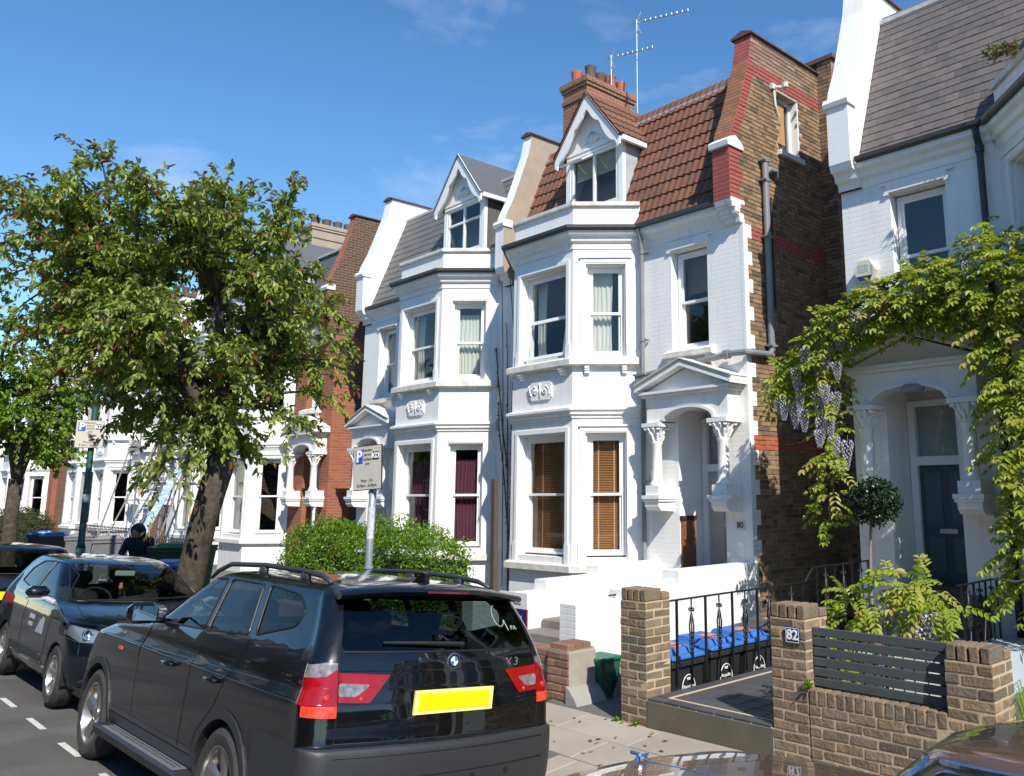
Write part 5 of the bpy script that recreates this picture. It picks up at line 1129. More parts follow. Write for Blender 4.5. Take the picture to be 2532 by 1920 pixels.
for sg in (1, -1):
    cs = lambda c, sg=sg: c.y*sg > .35
    for nm, po in (('side_window', [(2.98, 1.195), (2.46, 1.555), (2.06, 1.575), (2.0, 1.225)]), ('side_window', [(1.93, 1.228), (1.985, 1.578), (1.42, 1.578), (1.27, 1.262)]), ('quarter_window', [(1.17, 1.27), (1.31, 1.578), (.86, 1.555), (.68, 1.47), (.70, 1.37)])):
        fs = X.pick(rounded(po, .04), 't', cs); X.take(fs, nm, cglass, -.004)
        X.seam(rounded(po, .04)+[rounded(po, .04)[0]], 't', sg, .008, 'window_trim', rubber, 3)
    fs = X.pick([(.3, .2), (4.5, .2), (4.5, .455), (.3, .455)], 't', lambda c, sg=sg: c.y*sg > .6 and RW+.3 < c.x < FWh-.3); X.take(fs, 'sill_cladding', plas, .004)
    # running board with silver stepped tread
    b_ = X.mb(); b_.prism([(sg*.86, .36), (sg*.99, .365), (sg*1.005, .345), (sg*.99, .29), (sg*.86, .27)], 'x', RW+.44, FWh-.44); bo = b_.build('running_board', plas, X.H)
    b_ = X.mb(); b_.prism([(sg*.90, .366), (sg*.992, .3672), (sg*.992, .3705), (sg*.90, .3705)], 'x', RW+.50, FWh-.62); tr = b_.build('step_tread', mat('tread_alloy', (.6, .6, .59), .35, metal=.8), bo)
    b_ = X.mb()
    for i in range(38):
        for j in range(2): b_.box(RW+.56+i*.042, RW+.576+i*.042, sg*(.925+.03*j)-.006, sg*(.925+.03*j)+.006, .3706, .3735)
    b_.build('tread_studs', rubber, tr, kind='stuff')
    X.seam([(3.02, 1.17), (3.05, .95), (2.98, .52)], 't', sg); X.seam([(1.965, 1.20), (1.95, .9), (1.95, .47)], 't', sg); X.seam([(1.22, 1.24), (1.30, 1.05), (1.45, .80), (1.68, .6), (1.70, .47)], 't', sg); X.seam([(3.02, .50), (1.70, .50)], 't', sg, .0025)
    X.seam([(3.9, 1.0), (2.5, 1.015), (.75, 1.05)], 't', sg, .004, 'shoulder_crease', blackpaint)
    for hs in (2.34, 1.52):
        p = X.hit(hs, .955, 't', sg); b_ = X.mb(); b_.tube([(hs-.09, p.y+sg*.004, .955), (hs-.07, p.y+sg*.035, .96), (hs+.06, p.y+sg*.035, .955), (hs+.09, p.y+sg*.004, .95)], [.013, .017, .017, .013], 8); b_.build('door_handle', blackpaint, X.H, smooth=True)
    # roof rail
    zt = lambda a: X.hit(a, sg*.60, 'z').z
    b_ = X.mb(); P = [(2.62, sg*.63, zt(2.4)-.03), (2.5, sg*.63, zt(2.4)+.03), (2.3, sg*.62, zt(2.2)+.05), (1.7, sg*.615, zt(1.7)+.055), (1.1, sg*.615, zt(1.1)+.05), (.80, sg*.62, zt(.8)+.035), (.66, sg*.625, zt(.7)-.0)]; b_.tube(P, [.012, .018, .018, .018, .018, .018, .012], 8)
    for a in (1.72, 1.05): b_.box(a-.05, a+.05, sg*.615-.014, sg*.615+.014, zt(a)-.02, zt(a)+.05)
    b_.build('roof_rail', mat('dull_black_rail', (.03, .03, .032), .45), X.H, smooth=True)
    # door mirror
    b_ = X.mb(); rbox(b_, 2.74, 2.86, sg*.92 if sg > 0 else sg*1.14, sg*1.14 if sg > 0 else sg*.92, 1.19, 1.345, .045); b_.box(2.80, 2.88, *sorted((sg*.85, sg*.94)), 1.19, 1.23); mr = b_.build('door_mirror', blackpaint, X.H, smooth=True)
    b_ = X.mb(); b_.box(2.735, 2.7385, *sorted((sg*.945, sg*1.115)), 1.215, 1.32); b_.build('mirror_glass', mat('mirror_silver', (.6, .65, .7), .05, metal=1), mr)
    for a in (RW, FWh): X.wheel(a, sg*.80, .36, .235, .245, 5, rimm, sg > 0, z=.355)
p = X.hit(2.55, 1.02, 't', 1)
b_ = X.mb(); b_.lathe([(0, -.004), (.05, 0), (.05, .004), (0, .006)], (1.16, p.y-.006, 1.06), 16, 'y'); b_.build('fuel_flap', blackpaint, X.H) if 0 else None
p = X.hit(3.5, .93, 't', 1); b_ = X.mb(); b_.box(3.47, 3.56, p.y-.004, p.y+.006, .92, .945); b_.build('side_repeater', amber, X.H)
# tail
rear = lambda c: c.x < .9
fs = X.pick(rounded([(-.72, 1.275), (.72, 1.275), (.645, 1.56), (-.645, 1.56)], .05), 's', rear); X.take(fs, 'rear_window', cglass, -.004)
X.seam([(-.70, 1.27), (.70, 1.27)], 's', -1, .006, 'window_trim', rubber, 10)
fs = X.pick([(-1.1, .1), (1.1, .1), (1.1, .772), (-1.1, .772)], 's', lambda c: c.x < .80); X.take(fs, 'rear_bumper', plas, .0)
b_ = X.mb()
for (z0, z1, d) in ((.60, .612, .0), (.725, .735, .0)):
    P = [X.hit(t, z0, 's', -1) for t in [-.76+1.52*i/24 for i in range(25)]]; b_.tube([(q.x+.004, q.y, q.z) for q in P], .007, 6)
b_.build('bumper_groove', MAT['panel_gap_black'], X.H)
for t in (-.42, -.14, .14, .42): q = X.hit(t, .56, 's', -1); b_ = X.mb(); b_.lathe([(0, -.003), (.02, -.003), (.024, .004), (0, .004)], (q.x, t, .56), 14, 'x'); b_.build('parking_sensor', rubber, X.H)
for sg in (1, -1):
    S_ = lambda po: [(sg*a, z) for a, z in po]
    out = lambda c: c.x < .62
    # lamps: inner red wedge on the tailgate, outer lamp wrapping round the corner
    fs = X.pick(S_([(.43, 1.145), (.735, 1.16), (.735, 1.005), (.555, .998)]), 's', rear); 
    fi = X.pick(S_(rounded([(.55, 1.095), (.735, 1.105), (.735, 1.035), (.63, 1.033)], .02)), 's', rear)
    X.take([f for f in fi], 'reversing_lamp', clearl, .006, edge=.01)
    fs = X.pick(S_([(.43, 1.145), (.735, 1.16), (.735, 1.005), (.555, .998)]), 's', rear); X.take(fs, 'tail_lamp', redl, .005, edge=.012)
    L = lambda c: c.x < .42 and c.y*sg > .70
    side = lambda c: c.x < .46 and c.y*sg > .735
    po = [(.741, 1.215), (.80, 1.215), (1.0, 1.12), (1.0, .93), (.741, .93)]
    fc = X.pick(S_([(.741, 1.212), (.80, 1.212), (1.0, 1.155), (1.0, 1.125), (.90, 1.125), (.80, 1.14), (.741, 1.18)]), 's', lambda c: c.x < .36 and c.y*sg > .7); X.take(fc, 'indicator_lamp', clearl, .005, edge=.012)
    fb_ = X.pick(S_([(.741, .985), (.95, .985), (.95, .93), (.741, .925)]), 's', lambda c: c.x < .26 and c.y*sg > .7); X.take(fb_, 'tail_lamp', mat('bright_red_lens', (.75, .02, .012), .2, coat=.2, var=.8, vs=40, c2=(.8, .12, .05)), .005, edge=.012)
    fr = X.pick(S_([(.741, 1.18), (.80, 1.14), (.90, 1.125), (1.0, 1.125), (1.0, .986), (.741, .986)]), 's', lambda c: c.x < .34 and c.y*sg > .7); X.take(fr, 'tail_lamp', redl, .005, edge=.012)
    fx = X.pick(S_(rounded([(.741, 1.10), (.80, 1.095), (.80, 1.04), (.741, 1.036)], .015)), 's', lambda c: 0 > 1)
    for (t, z, rr, mm) in ((.80, 1.03, .022, 'highlight_red'), (.605, 1.02, .014, 'highlight_red')):
        q = X.hit(sg*t, z, 's', -1); b_ = X.mb(); b_.lathe([(0, -.009), (rr*.6, -.008), (rr, -.0055), (rr*.8, .0)], (q.x, sg*t, z), 12, 'x'); b_.build('lens_highlight', mat('highlight_red', (.55, .03, .018), .2, coat=.6), X.H, smooth=True)  # brighter red discs on the lens, highlights put in as colour
    X.seam([(sg*.738, 1.27), (sg*.738, .93), (sg*.745, .775)], 's', -1)
X.seam([(-.745, .79), (.745, .79)], 's', -1, .0045)
X.seam([(-.73, 1.168), (.73, 1.168)], 's', -1, .0025, 'tailgate_crease', blackpaint)
pl = X.hit(0, .95, 's', -1).x
b_ = X.mb(); b_.box(pl-.012, pl+.004, -.29, .29, .925, 1.06); npl = b_.build('number_plate', yplate2, X.H); b_ = X.mb(); b_.box(pl-.0145, pl-.0125, -.262, .262, .945, 1.042); b_.build('plate_face', yplate, npl)
b_ = X.mb(); b_.prism([(-.34, 1.075), (.34, 1.075), (.42, .85), (.36, .85), (.30, .90), (-.30, .90), (-.36, .85), (-.42, .85)], 'x', pl+.002, pl+.0035); b_.build('plate_recess', blackpaint, X.H) if 0 else None
# roundel badge
q = X.hit(0, 1.215, 's', -1); b_ = X.mb(); b_.lathe([(0, -.012), (.046, -.012), (.05, -.006), (.05, .004), (0, .004)], (q.x, 0, 1.215), 28, 'x'); bd = b_.build('badge', chrome, X.H)
b_ = X.mb(); b_.lathe([(0, -.0135), (.043, -.0135), (.043, -.0125), (0, -.0125)], (q.x, 0, 1.215), 28, 'x'); b_.build('badge_ring', mat('badge_black', (.01, .01, .012), .3), bd)
for k in range(4):
    a0 = k*math.pi/2; pts = [(0, 1.215)]+[(.028*math.cos(a0+math.pi/2*i/6), 1.215+.028*math.sin(a0+math.pi/2*i/6)) for i in range(7)]
    b_ = X.mb(); b_.prism(pts, 'x', q.x-.0155, q.x-.014); b_.build('badge_quarter', mat('badge_blue', (.02, .16, .5), .3) if k % 2 else mat('badge_white', (.85, .85, .85), .3), bd)
q = X.hit(-.5, 1.19, 's', -1); wp = X.W((q.x-.004, -.5, 1.19)); text('X 3', .075, 'model_badge', chrome, X.H, wp, U=tuple(X.Rt), Z=tuple(X.U), depth=.003, bold=.001)
# wiper, window sticker, spoiler, aerial
b_ = X.mb(); P = [X.hit(t, 1.31+.012*math.sin(3*(t+.1)), 's', -1) for t in (.47, .2, 0, -.08)]; b_.tube([(q.x-.02, q.y, q.z) for q in P], [.008, .013, .016, .018], 6); b_.build('rear_wiper', rubber, X.H)
q = X.hit(-.55, 1.44, 's', -1); wp = X.W((q.x-.003, -.52, 1.45))
b_ = X.mb()
P = [(-.46-.05*math.cos(a), 1.47+.065*math.sin(a)) for a in [R(100+17*i) for i in range(15)]]+[(-.53, 1.38)]
b_.tube([(X.hit(t, z, 's', -1).x-.003, t, z) for t, z in P], .003, 5); st_ = b_.build('window_sticker', mat('sticker_white', (.3, .33, .32), .5), X.H); text('PA', .045, 'sticker_letters', MAT['sticker_white'], X.H, X.W((X.hit(-.575, 1.40, 's', -1).x-.006, -.585, 1.395)), U=tuple(X.Rt), Z=tuple((X.U+X.F*.6).normalized()), depth=.0008)
b_ = X.mb(); n = 24
for i in range(n+1):
    t = -.70+1.4*i/n; e = X.hit(t*.96, 1.585, 's', -1); k = (t/.7)**2; zt_ = 1.640-.03*k-.012*k*k; x0 = .275+.10*k
    tp = X.hit(.75, t*.9, 'z')
    b_.v += [(x0, t, zt_-.035), (x0-.008, t, zt_-.018), (x0+.01, t, zt_), (.52, t*.97, zt_+.022-.012*k), (.52, t*.97, 1.56), (x0+.03, t, zt_-.045)]
b_.f = [(i*6+j, i*6+(j+1) % 6, (i+1)*6+(j+1) % 6, (i+1)*6+j) for i in range(n) for j in range(6)]+[(5, 4, 3, 2, 1, 0), tuple(n*6+j for j in range(6))]; b_.r = [0]*len(b_.f); autosmooth(b_.build('rear_spoiler', blackpaint, X.H), 50)
b_ = X.mb(); b_.box(.262, .268, -.16, .16, 1.612, 1.624); b_.build('brake_light', mat('dim_red_lens', (.12, .01, .01), .2, coat=1), X.H)
zf = X.hit(.62, 0, 'z').z; b_ = X.mb(); b_.prism([(.52, zf-.01), (.55, zf+.075), (.575, zf+.08), (.72, zf-.01)], 'y', -.018, .018); b_.build('roof_aerial', blackpaint, X.H, smooth=False)
# inside and underneath
b_ = X.mb(); b_.box(.25, 4.5, -.80, .80, .25, .33); b_.build('floor_pan', MAT['dark_underbody'], X.H)
b_ = X.mb(); b_.box(.27, .95, -.66, .66, .75, 1.0); b_.build('load_cover', seatm, X.H); b_ = X.mb(); b_.box(2.75, 3.3, -.76, .76, .8, 1.14); b_.build('dashboard', seatm, X.H)
seats(X, [(1.25, (-.42, 0, .42)), (2.25, (-.4, .4))], .6, 1.40)
b_ = X.mb(); b_.tube([X.W((4.55, 0, .4))-X.o]*2, .01) if 0 else None
for t in (.45, -.45):
    fs = X.pick(rounded([(t-.22, .78), (t+.22, .78), (t+.2, .93), (t-.2, .93)], .04), 's', lambda c: c.x > 4.0); X.take(fs, 'headlamp', clearl, .003, edge=.01)
fs = X.pick(rounded([(-.63, 1.20), (.63, 1.20), (.56, 1.57), (-.56, 1.57)], .06), 's', lambda c: c.x > 2.0); X.take(fs, 'windscreen', cglass2, -.004)
X.body(blackpaint)

# ---- dark blue hatchback facing the black car
KH = [(.20, .12, 3.92, .72), (.28, .03, 3.98, .80), (.42, 0, 4.02, .835), (.58, .01, 4.02, .845), (.72, .03, 3.98, .848), (.84, .06, 3.86, .845), (.91, .08, 3.66, .835), (.96, .095, 3.40, .825), (1.005, .11, 3.13, .81), (1.06, .13, 2.98, .79), (1.20, .21, 2.66, .72), (1.33, .32, 2.34, .655), (1.41, .42, 2.08, .60), (1.45, .53, 1.88, .53), (1.475, .75, 1.62, .38), (1.487, 1.0, 1.4, .15)]
B = Car('parked_car', 'dark blue hatchback with lettered door panel facing the black estate car', 'car', (-14.14, 3.30, -.075), (1, 0, 0), -5, KH, bow=(.10, .30), rad=(.16, .42)); B.half = .845
RW2, FW2 = .72, 3.22
B.arch(RW2, .34, .31); B.arch(FW2, .34, .31)
for sg in (1, -1):
    cs = lambda c, sg=sg: c.y*sg > .3
    for nm, po in (('side_window', [(2.78, 1.04), (2.30, 1.29), (1.95, 1.385), (1.60, 1.405), (1.62, 1.06)]), ('side_window', [(1.55, 1.062), (1.53, 1.405), (1.05, 1.385), (.78, 1.28), (.72, 1.13)])):
        fs = B.pick(rounded(po, .03), 't', cs); B.take(fs, nm, cglass2, -.004); rp = rounded(po, .03); B.seam(rp+[rp[0]], 't', sg, .006, 'window_trim', rubber, 3)
    B.seam([(2.80, 1.03), (2.78, .7), (2.68, .36)], 't', sg); B.seam([(1.585, 1.03), (1.58, .36)], 't', sg); B.seam([(2.68, .35), (1.05, .35)], 't', sg)
    fs = B.pick(rounded([(2.6, .38), (2.6, .47), (1.1, .47), (1.1, .38)], .03), 't', lambda c, sg=sg: c.y*sg > .6); B.take(fs, 'door_moulding', plas, .012, edge=.012)
    b_ = B.mb(); rbox(b_, 2.50, 2.66, *sorted((sg*.86, sg*1.08)), 1.05, 1.175, .045); mr = b_.build('door_mirror', bluepaint, B.H, smooth=True); b_ = B.mb(); b_.tube([(2.62, sg*.80, 1.0), (2.60, sg*.92, 1.06)], .03, 8); b_.box(2.52, 2.645, *sorted((sg*.90, sg*1.06)), 1.035, 1.05); b_.build('mirror_stalk', mat('pale_mirror_base', (.4, .42, .45), .4), mr)
    for a in (RW2, FW2): B.wheel(a, sg*.735, .315, .2, .2, 7, mat('alloy_wheel', (.5, .49, .47), .28, metal=.9), sg > 0, style=1)
    # swept headlamp wrapping the corner, seen from the front
    po = [(sg*a, z) for a, z in ((.40, .735), (.50, .70), (.78, .695), (.86, .74), (.87, .83), (.80, .875), (.62, .85))]
    fs = B.pick(po, 's', lambda c, sg=sg: c.x > 3.2 and c.y*sg > .3); hh_ = B.take(fs, 'lamp_housing', mat('lamp_housing_grey', (.5, .52, .55), .2, metal=.7), -.05, keep=True); hl = B.take(fs, 'headlamp', glass('headlamp_glass', (.92, .93, .95), 1.45, .02), .004, edge=.015)
    b_ = B.mb()
    q0 = B.hit(sg*.6, .76, 's', 1)
    for (t, zz, rr) in ((.56, .765, .058), (.70, .775, .055)):
        q = B.hit(sg*t, zz, 's', 1); pts = []
        for r_, h in ((rr, -.012), (rr*.85, -.03), (rr*.5, -.044), (0, -.048)):
            for j in range(18): a = 2*math.pi*j/18; pts.append((q.x+h, sg*t+r_*math.cos(a), zz+r_*math.sin(a)))
        b_.add(pts, [(i*18+j, i*18+(j+1) % 18, (i+1)*18+(j+1) % 18, (i+1)*18+j) for i in range(3) for j in range(18)])
    if hl: b_.build('reflector_bowl', chrome, hl, smooth=True)
fs = B.pick(rounded([(-.70, 1.035), (.70, 1.035), (.56, 1.40), (-.56, 1.40)], .06), 's', lambda c: c.x > 1.7 and c.z > 1.0); B.take(fs, 'windscreen', cglass2, -.004); rp = rounded([(-.70, 1.035), (.70, 1.035), (.56, 1.40), (-.56, 1.40)], .06); B.seam(rp+[rp[0]], 's', 1, .007, 'window_trim', rubber, 2)
fs = B.pick(rounded([(-.60, 1.05), (.60, 1.05), (.50, 1.38), (-.50, 1.38)], .05), 's', lambda c: c.x < .6 and c.z > 1.0); B.take(fs, 'rear_window', cglass2, -.004)
fs = B.pick(rounded([(-.55, .24), (.55, .24), (.5, .40), (-.5, .40)], .05), 's', lambda c: c.x > 3.5); B.take(fs, 'lower_grille', rubber, -.01)
fs = B.pick(rounded([(-.36, .60), (.36, .60), (.33, .68), (-.33, .68)], .02), 's', lambda c: c.x > 3.5); B.take(fs, 'upper_grille', rubber, -.008)
B.seam([(-.84, .55), (.84, .55)], 's', 1, .005); B.seam([(-.60, .86), (-.3, .80), (.3, .80), (.60, .86)], 's', 1, .004)
b_ = B.mb(); P = [B.hit(t, 1.06+.03*(t+.1), 's', 1) for t in (.55, .3, 0, -.3, -.55)]; b_.tube([(q.x+.012, q.y, q.z) for q in P], .009, 5); b_.build('wiper', rubber, B.H)
b_ = B.mb(); b_.box(.2, 3.9, -.7, .7, .18, .25); b_.build('floor_pan', MAT['dark_underbody'], B.H); b_ = B.mb(); b_.box(2.55, 2.95, -.7, .7, .6, 1.0); b_.build('dashboard', seatm, B.H)
seats(B, [(1.75, (-.35, .35)), (.85, (-.35, .35))], .45, 1.27)
b_ = B.mb(); n = 24; b_.tube([(2.48-.06*math.sin(2*math.pi*i/n), -.36+.18*math.cos(2*math.pi*i/n), .98+.17*math.sin(2*math.pi*i/n)) for i in range(n+1)], .014, 6); b_.build('steering_wheel', seatm, B.H)
b_ = B.mb(); rbox(b_, 2.14, 2.17, -.11, .11, 1.27, 1.335, .01); b_.build('interior_mirror', mat('grey_mirror', (.4, .42, .4), .2), B.H); b_ = B.mb(); b_.lathe([(0, 1.10), (.025, 1.13), (.02, 1.18), (0, 1.2)], (2.15, -.02, 0), 8); b_.build('hanging_charm', mat('pink_charm', (.6, .25, .15), .6), B.H)
# lettered panel on the near door: rows of pale illegible lettering with a red flash
def door_panel(s0, s1, z0, z1, m_, nm='door_lettering'):
    fs = B.pick([(s0, z0), (s1, z0), (s1, z1), (s0, z1)], 't', lambda c: c.y < -.5); return B.take(fs, nm, m_, .002, keep=True)
pw = mat('vinyl_white', (.6, .6, .6), .5); pr_ = mat('vinyl_red', (.4, .02, .03), .5); pg = mat('vinyl_silver', (.42, .4, .44), .4)
for i in range(5): door_panel(1.90+.05*i, 1.937+.05*i, .78, .83, pw); door_panel(1.90+.05*i, 1.935+.05*i, .70, .745, pw)
door_panel(1.84, 1.885, .70, .755, pr_)
for i, (hh) in enumerate((.10, .16, .19, .15, .18, .17)): door_panel(2.22+.062*i, 2.276+.062*i, .66, .66+hh, pg)
B.body(bluepaint)

# ---- black car parked beyond it, only its tail in view
K3 = [(.25, .1, 3.9, .75), (.35, .02, 4.0, .83), (.5, 0, 4.05, .85), (.7, .01, 4.03, .86), (.85, .05, 3.8, .855), (.95, .07, 3.4, .84), (1.03, .09, 3.0, .81), (1.15, .15, 2.75, .76), (1.3, .26, 2.45, .69), (1.42, .36, 2.2, .63), (1.48, .46, 2.0, .57), (1.51, .65, 1.75, .4), (1.525, 1.0, 1.4, .15)]
N3 = Car('parked_car', 'black hatchback showing its rear window and yellow number plate beyond the dark blue car', 'car', (-15.1, 2.92, -.06), (-1, 0, 0), 4, K3); N3.half = .85
N3.arch(.75, .34, .31); N3.arch(3.25, .34, .31)
for sg in (1, -1):
    for po in ([(2.7, 1.08), (2.2, 1.40), (1.65, 1.45), (1.65, 1.09)], [(1.58, 1.09), (1.58, 1.45), (1.0, 1.42), (.7, 1.14)]):
        fs = N3.pick(rounded(po, .03), 't', lambda c, sg=sg: c.y*sg > .3); N3.take(fs, 'side_window', cglass, -.004)
    for a in (.75, 3.25): N3.wheel(a, sg*.745, .315, .19, .2, 6, rimm, sg > 0)
    fs = N3.pick([(sg*a, z) for a, z in ((.62, .80), (.9, .80), (.9, 1.02), (.70, 1.02))], 's', lambda c, sg=sg: c.x < .4 and c.y*sg > .4); N3.take(fs, 'tail_lamp', redl, .004, edge=.01)
fs = N3.pick(rounded([(-.64, 1.10), (.64, 1.10), (.54, 1.45), (-.54, 1.45)], .06), 's', lambda c: c.x < .7 and c.z > 1.0); N3.take(fs, 'rear_window', cglass2, -.004)
q = N3.hit(0, 1.0, 's', -1); b_ = N3.mb(); b_.lathe([(0, -.012), (.055, -.012), (.06, 0), (0, .004)], (q.x, 0, 1.0), 20, 'x'); b_.build('badge', chrome, N3.H)
q = N3.hit(0, .82, 's', -1); b_ = N3.mb(); b_.box(q.x-.016, q.x+.004, -.26, .26, .77, .88); npl = b_.build('number_plate', yplate, N3.H); text('4', .09, 'plate_character', mat('number_black', (.03, .03, .03)), N3.H, N3.W((q.x-.018, -.21, .825)), U=tuple(N3.Rt), Z=tuple(N3.U), depth=.001)
b_ = N3.mb(); P = [N3.hit(t, 1.12, 's', -1) for t in (.35, 0, -.1)]; b_.tube([(p.x-.012, p.y, p.z) for p in P], .01, 5); b_.build('rear_wiper', rubber, N3.H)
fs = N3.pick(rounded([(-.6, 1.08), (.6, 1.08), (.5, 1.44), (-.5, 1.44)], .05), 's', lambda c: c.x > 1.9 and c.z > 1.0); N3.take(fs, 'windscreen', cglass2, -.004)
seats(N3, [(1.0, (-.35, .35)), (1.9, (-.35, .35))], .5, 1.25); b_ = N3.mb(); b_.box(.2, 3.8, -.7, .7, .2, .27); b_.build('floor_pan', MAT['dark_underbody'], N3.H)
N3.body(blackpaint)

# ---- bronze saloon with chrome window frames, nose toward the tail of the black car
KB = [(.22, .2, 4.7, .70), (.32, .06, 4.82, .78), (.5, 0, 4.88, .82), (.68, .05, 4.88, .83), (.78, .12, 4.86, .82), (.84, .2, 4.80, .80), (.885, .35, 4.70, .75), (.93, .75, 4.4, .70), (.965, 1.0, 3.5, .69), (1.0, 1.05, 3.3, .675), (1.15, 1.2, 3.14, .64), (1.30, 1.4, 2.97, .60), (1.36, 1.52, 2.88, .57), (1.39, 1.7, 2.74, .45), (1.405, 1.9, 2.5, .15)]
bronze = mat('bronze_car_paint', (.115, .065, .04), .25, metal=.25, coat=1, var=.15, vs=2, c2=(.09, .05, .032))
Z = Car('parked_car', 'bronze classic saloon with chrome window frames and bonnet mascot beside the brick wall', 'car', (1.42, 3.24, -.08), (-1, 0, 0), 5, KB, bow=(.12, .16), rad=(.2, .26)); Z.half = .83
Z.arch(.95, .34, .31); Z.arch(3.85, .34, .31)
for sg in (1, -1):
    for po in ([(3.10, 1.0), (2.74, 1.305), (2.22, 1.32), (2.2, 1.0)], [(2.12, 1.0), (2.14, 1.32), (1.66, 1.305), (1.36, 1.02)]):
        fs = Z.pick(rounded(po, .03), 't', lambda c, sg=sg: c.y*sg > .3); Z.take(fs, 'side_window', cglass2, -.006); rp = rounded(po, .03); Z.seam(rp+[rp[0]], 't', sg, .011, 'window_frame', chrome, 3)
    Z.seam([(3.22, .99), (2.76, 1.33), (2.2, 1.345), (1.6, 1.33), (1.2, 1.0)], 't', sg, .012, 'rain_gutter', chrome); Z.seam([(4.5, .80), (.3, .80)], 't', sg, .008, 'side_moulding', chrome)
    for a in (.95, 3.85): Z.wheel(a, sg*.71, .31, .18, .19, 8, chrome, sg > 0)
fs = Z.pick(rounded([(-.60, 1.02), (.60, 1.02), (.53, 1.32), (-.53, 1.32)], .05), 's', lambda c: c.x > 2.6 and c.z > 1.0); Z.take(fs, 'windscreen', cglass2, -.004); rp = rounded([(-.60, 1.02), (.60, 1.02), (.53, 1.32), (-.53, 1.32)], .05); Z.seam(rp+[rp[0]], 's', 1, .014, 'windscreen_frame', chrome, 2)
zb = Z.hit(4.15, 0, 'z').z; b_ = Z.mb(); b_.tube([(3.3, 0, Z.hit(3.3, 0, 'z').z+.0), (3.8, 0, Z.hit(3.8, 0, 'z').z+.004), (4.55, 0, Z.hit(4.55, 0, 'z').z+.002)], .008, 6); b_.build('bonnet_strip', chrome, Z.H)
zb = Z.hit(4.6, 0, 'z').z; b_ = Z.mb(); b_.lathe([(0, zb-.01), (.025, zb), (.012, zb+.02), (0, zb+.03)], (4.6, 0, 0), 10); b_.tube([(4.56, -.03, zb+.04), (4.6, 0, zb+.025), (4.56, .03, zb+.04)], .008, 6); b_.tube([(4.54, 0, zb+.03), (4.65, 0, zb+.035)], [.006, .011], 6); b_.build('bonnet_mascot', chrome, Z.H)
b_ = Z.mb(); b_.box(.3, 4.5, -.68, .68, .2, .28); b_.build('floor_pan', MAT['dark_underbody'], Z.H); seats(Z, [(1.55, (-.3, .3)), (2.45, (-.32, .32))], .45, 1.15)
b_ = Z.mb(); n = 24; b_.tube([(2.8-.05*math.sin(2*math.pi*i/n), -.33+.19*math.cos(2*math.pi*i/n), .97+.17*math.sin(2*math.pi*i/n)) for i in range(n+1)], .012, 6); b_.build('steering_wheel', seatm, Z.H); b_ = Z.mb(); b_.box(2.95, 3.2, -.62, .62, .6, 1.0); b_.build('dashboard', seatm, Z.H)
Z.body(bronze)
# ------------------------------------------------------------------ street furniture and people
sgn = mat('sign_cream', (.52, .49, .42), .5, var=.25, vs=8, c2=(.44, .41, .35)); sgb = mat('sign_blue', (.015, .10, .45), .4); sgk = mat('sign_black', (.02, .02, .022), .5); galv = mat('galvanised', (.30, .33, .36), .45, metal=.4, var=.3, vs=7, c2=(.24, .26, .28))
def permit_sign(H, c, U, w, h, lean=0):
    U = Vector(U).normalized(); Zv = Vector((0, 0, 1)); Zv = (Zv-U*lean).normalized(); U = (U-Zv*U.dot(Zv)).normalized(); N = U.cross(Zv); c = Vector(c)
    def plate(name, a0, a1, z0, z1, d0, d1, m):
        b = MB(); b.add([c+U*a+Zv*z+N*d for d in (d0, d1) for z in (z0, z1) for a in (a0, a1)], ((0, 2, 3, 1), (4, 5, 7, 6), (0, 1, 5, 4), (2, 6, 7, 3), (0, 4, 6, 2), (1, 3, 7, 5))); return b.build(name, m, H)
    plate('sign_back', -w/2-.008, w/2+.008, -h/2-.008, h/2+.008, -.012, 0, sgk); plate('sign_plate', -w/2, w/2, -h/2, h/2, .0005, .004, sgn)
    plate('blue_square', -w*.43, -w*.17, h*.10, h*.43, .0045, .0055, sgb); plate('zone_square', w*.19, w*.42, h*.17, h*.36, .0045, .0055, sgk)
    def tx(s, a, z, sz, m, bold=0): text(s, sz, 'lettering', m, H, tuple(c+U*a+Zv*z+N*.0065), U=tuple(U), Z=tuple(Zv), depth=.0006, bold=bold)
    wt = mat('sign_white', (.85, .85, .85), .5); tx('P', -w*.30, h*.265, w*.42, wt, .006); tx('KD', w*.305, h*.265, w*.19, wt, .003)
    for i, s in enumerate(('Resident', 'permit', 'holders', 'only')): tx(s, w*.01, h*(.41-.105*i), w*.10, sgk)
    tx('Mon - Fri', 0, -h*.30, w*.115, sgk); tx('8.30am - 6.30pm', 0, -h*.41, w*.105, sgk)
PS1 = thing('parking_sign', 'grey post carrying a cream resident permit parking sign above the black car', 'sign', (-8.27, 4.62, .0)); b = MB(); b.tube([(-8.27, 4.62, -.1), (-8.265, 4.62, 1.5), (-8.25, 4.63, 2.60)], .038, 16); po = b.build('post', galv, PS1, smooth=True)
b = MB(); b.tube([(-8.262, 4.62, 1.70), (-8.256, 4.62, 2.03)], .0392, 16); b.build('paper_label', mat('torn_paper', (.62, .64, .66), .7, var=.7, vs=35, c2=(.12, .13, .14)), PS1); b = MB()
for z in (2.32, 2.52): b.tube([(-8.26, 4.62, z-.012), (-8.26, 4.62, z+.012)], .052, 16); b.build('clip', galv, PS1) if z == 2.52 else None
permit_sign(PS1, (-8.278, 4.562, 2.435), (.97, .24, 0), .40, .45, lean=.05)
b = MB(); b.lathe([(0, 1.405), (.05, 1.405), (.05, 1.43), (0, 1.43)], (-8.266, 4.62, 0), 16); b.build('collar', galv, PS1)
LP = thing('lamp_post', 'dark green lamp post with a small permit sign beyond the cars', 'lamp post', (-19.05, 4.62, .0)); grn = mat('green_post_paint', (.02, .085, .07), .4, var=.2, vs=5)
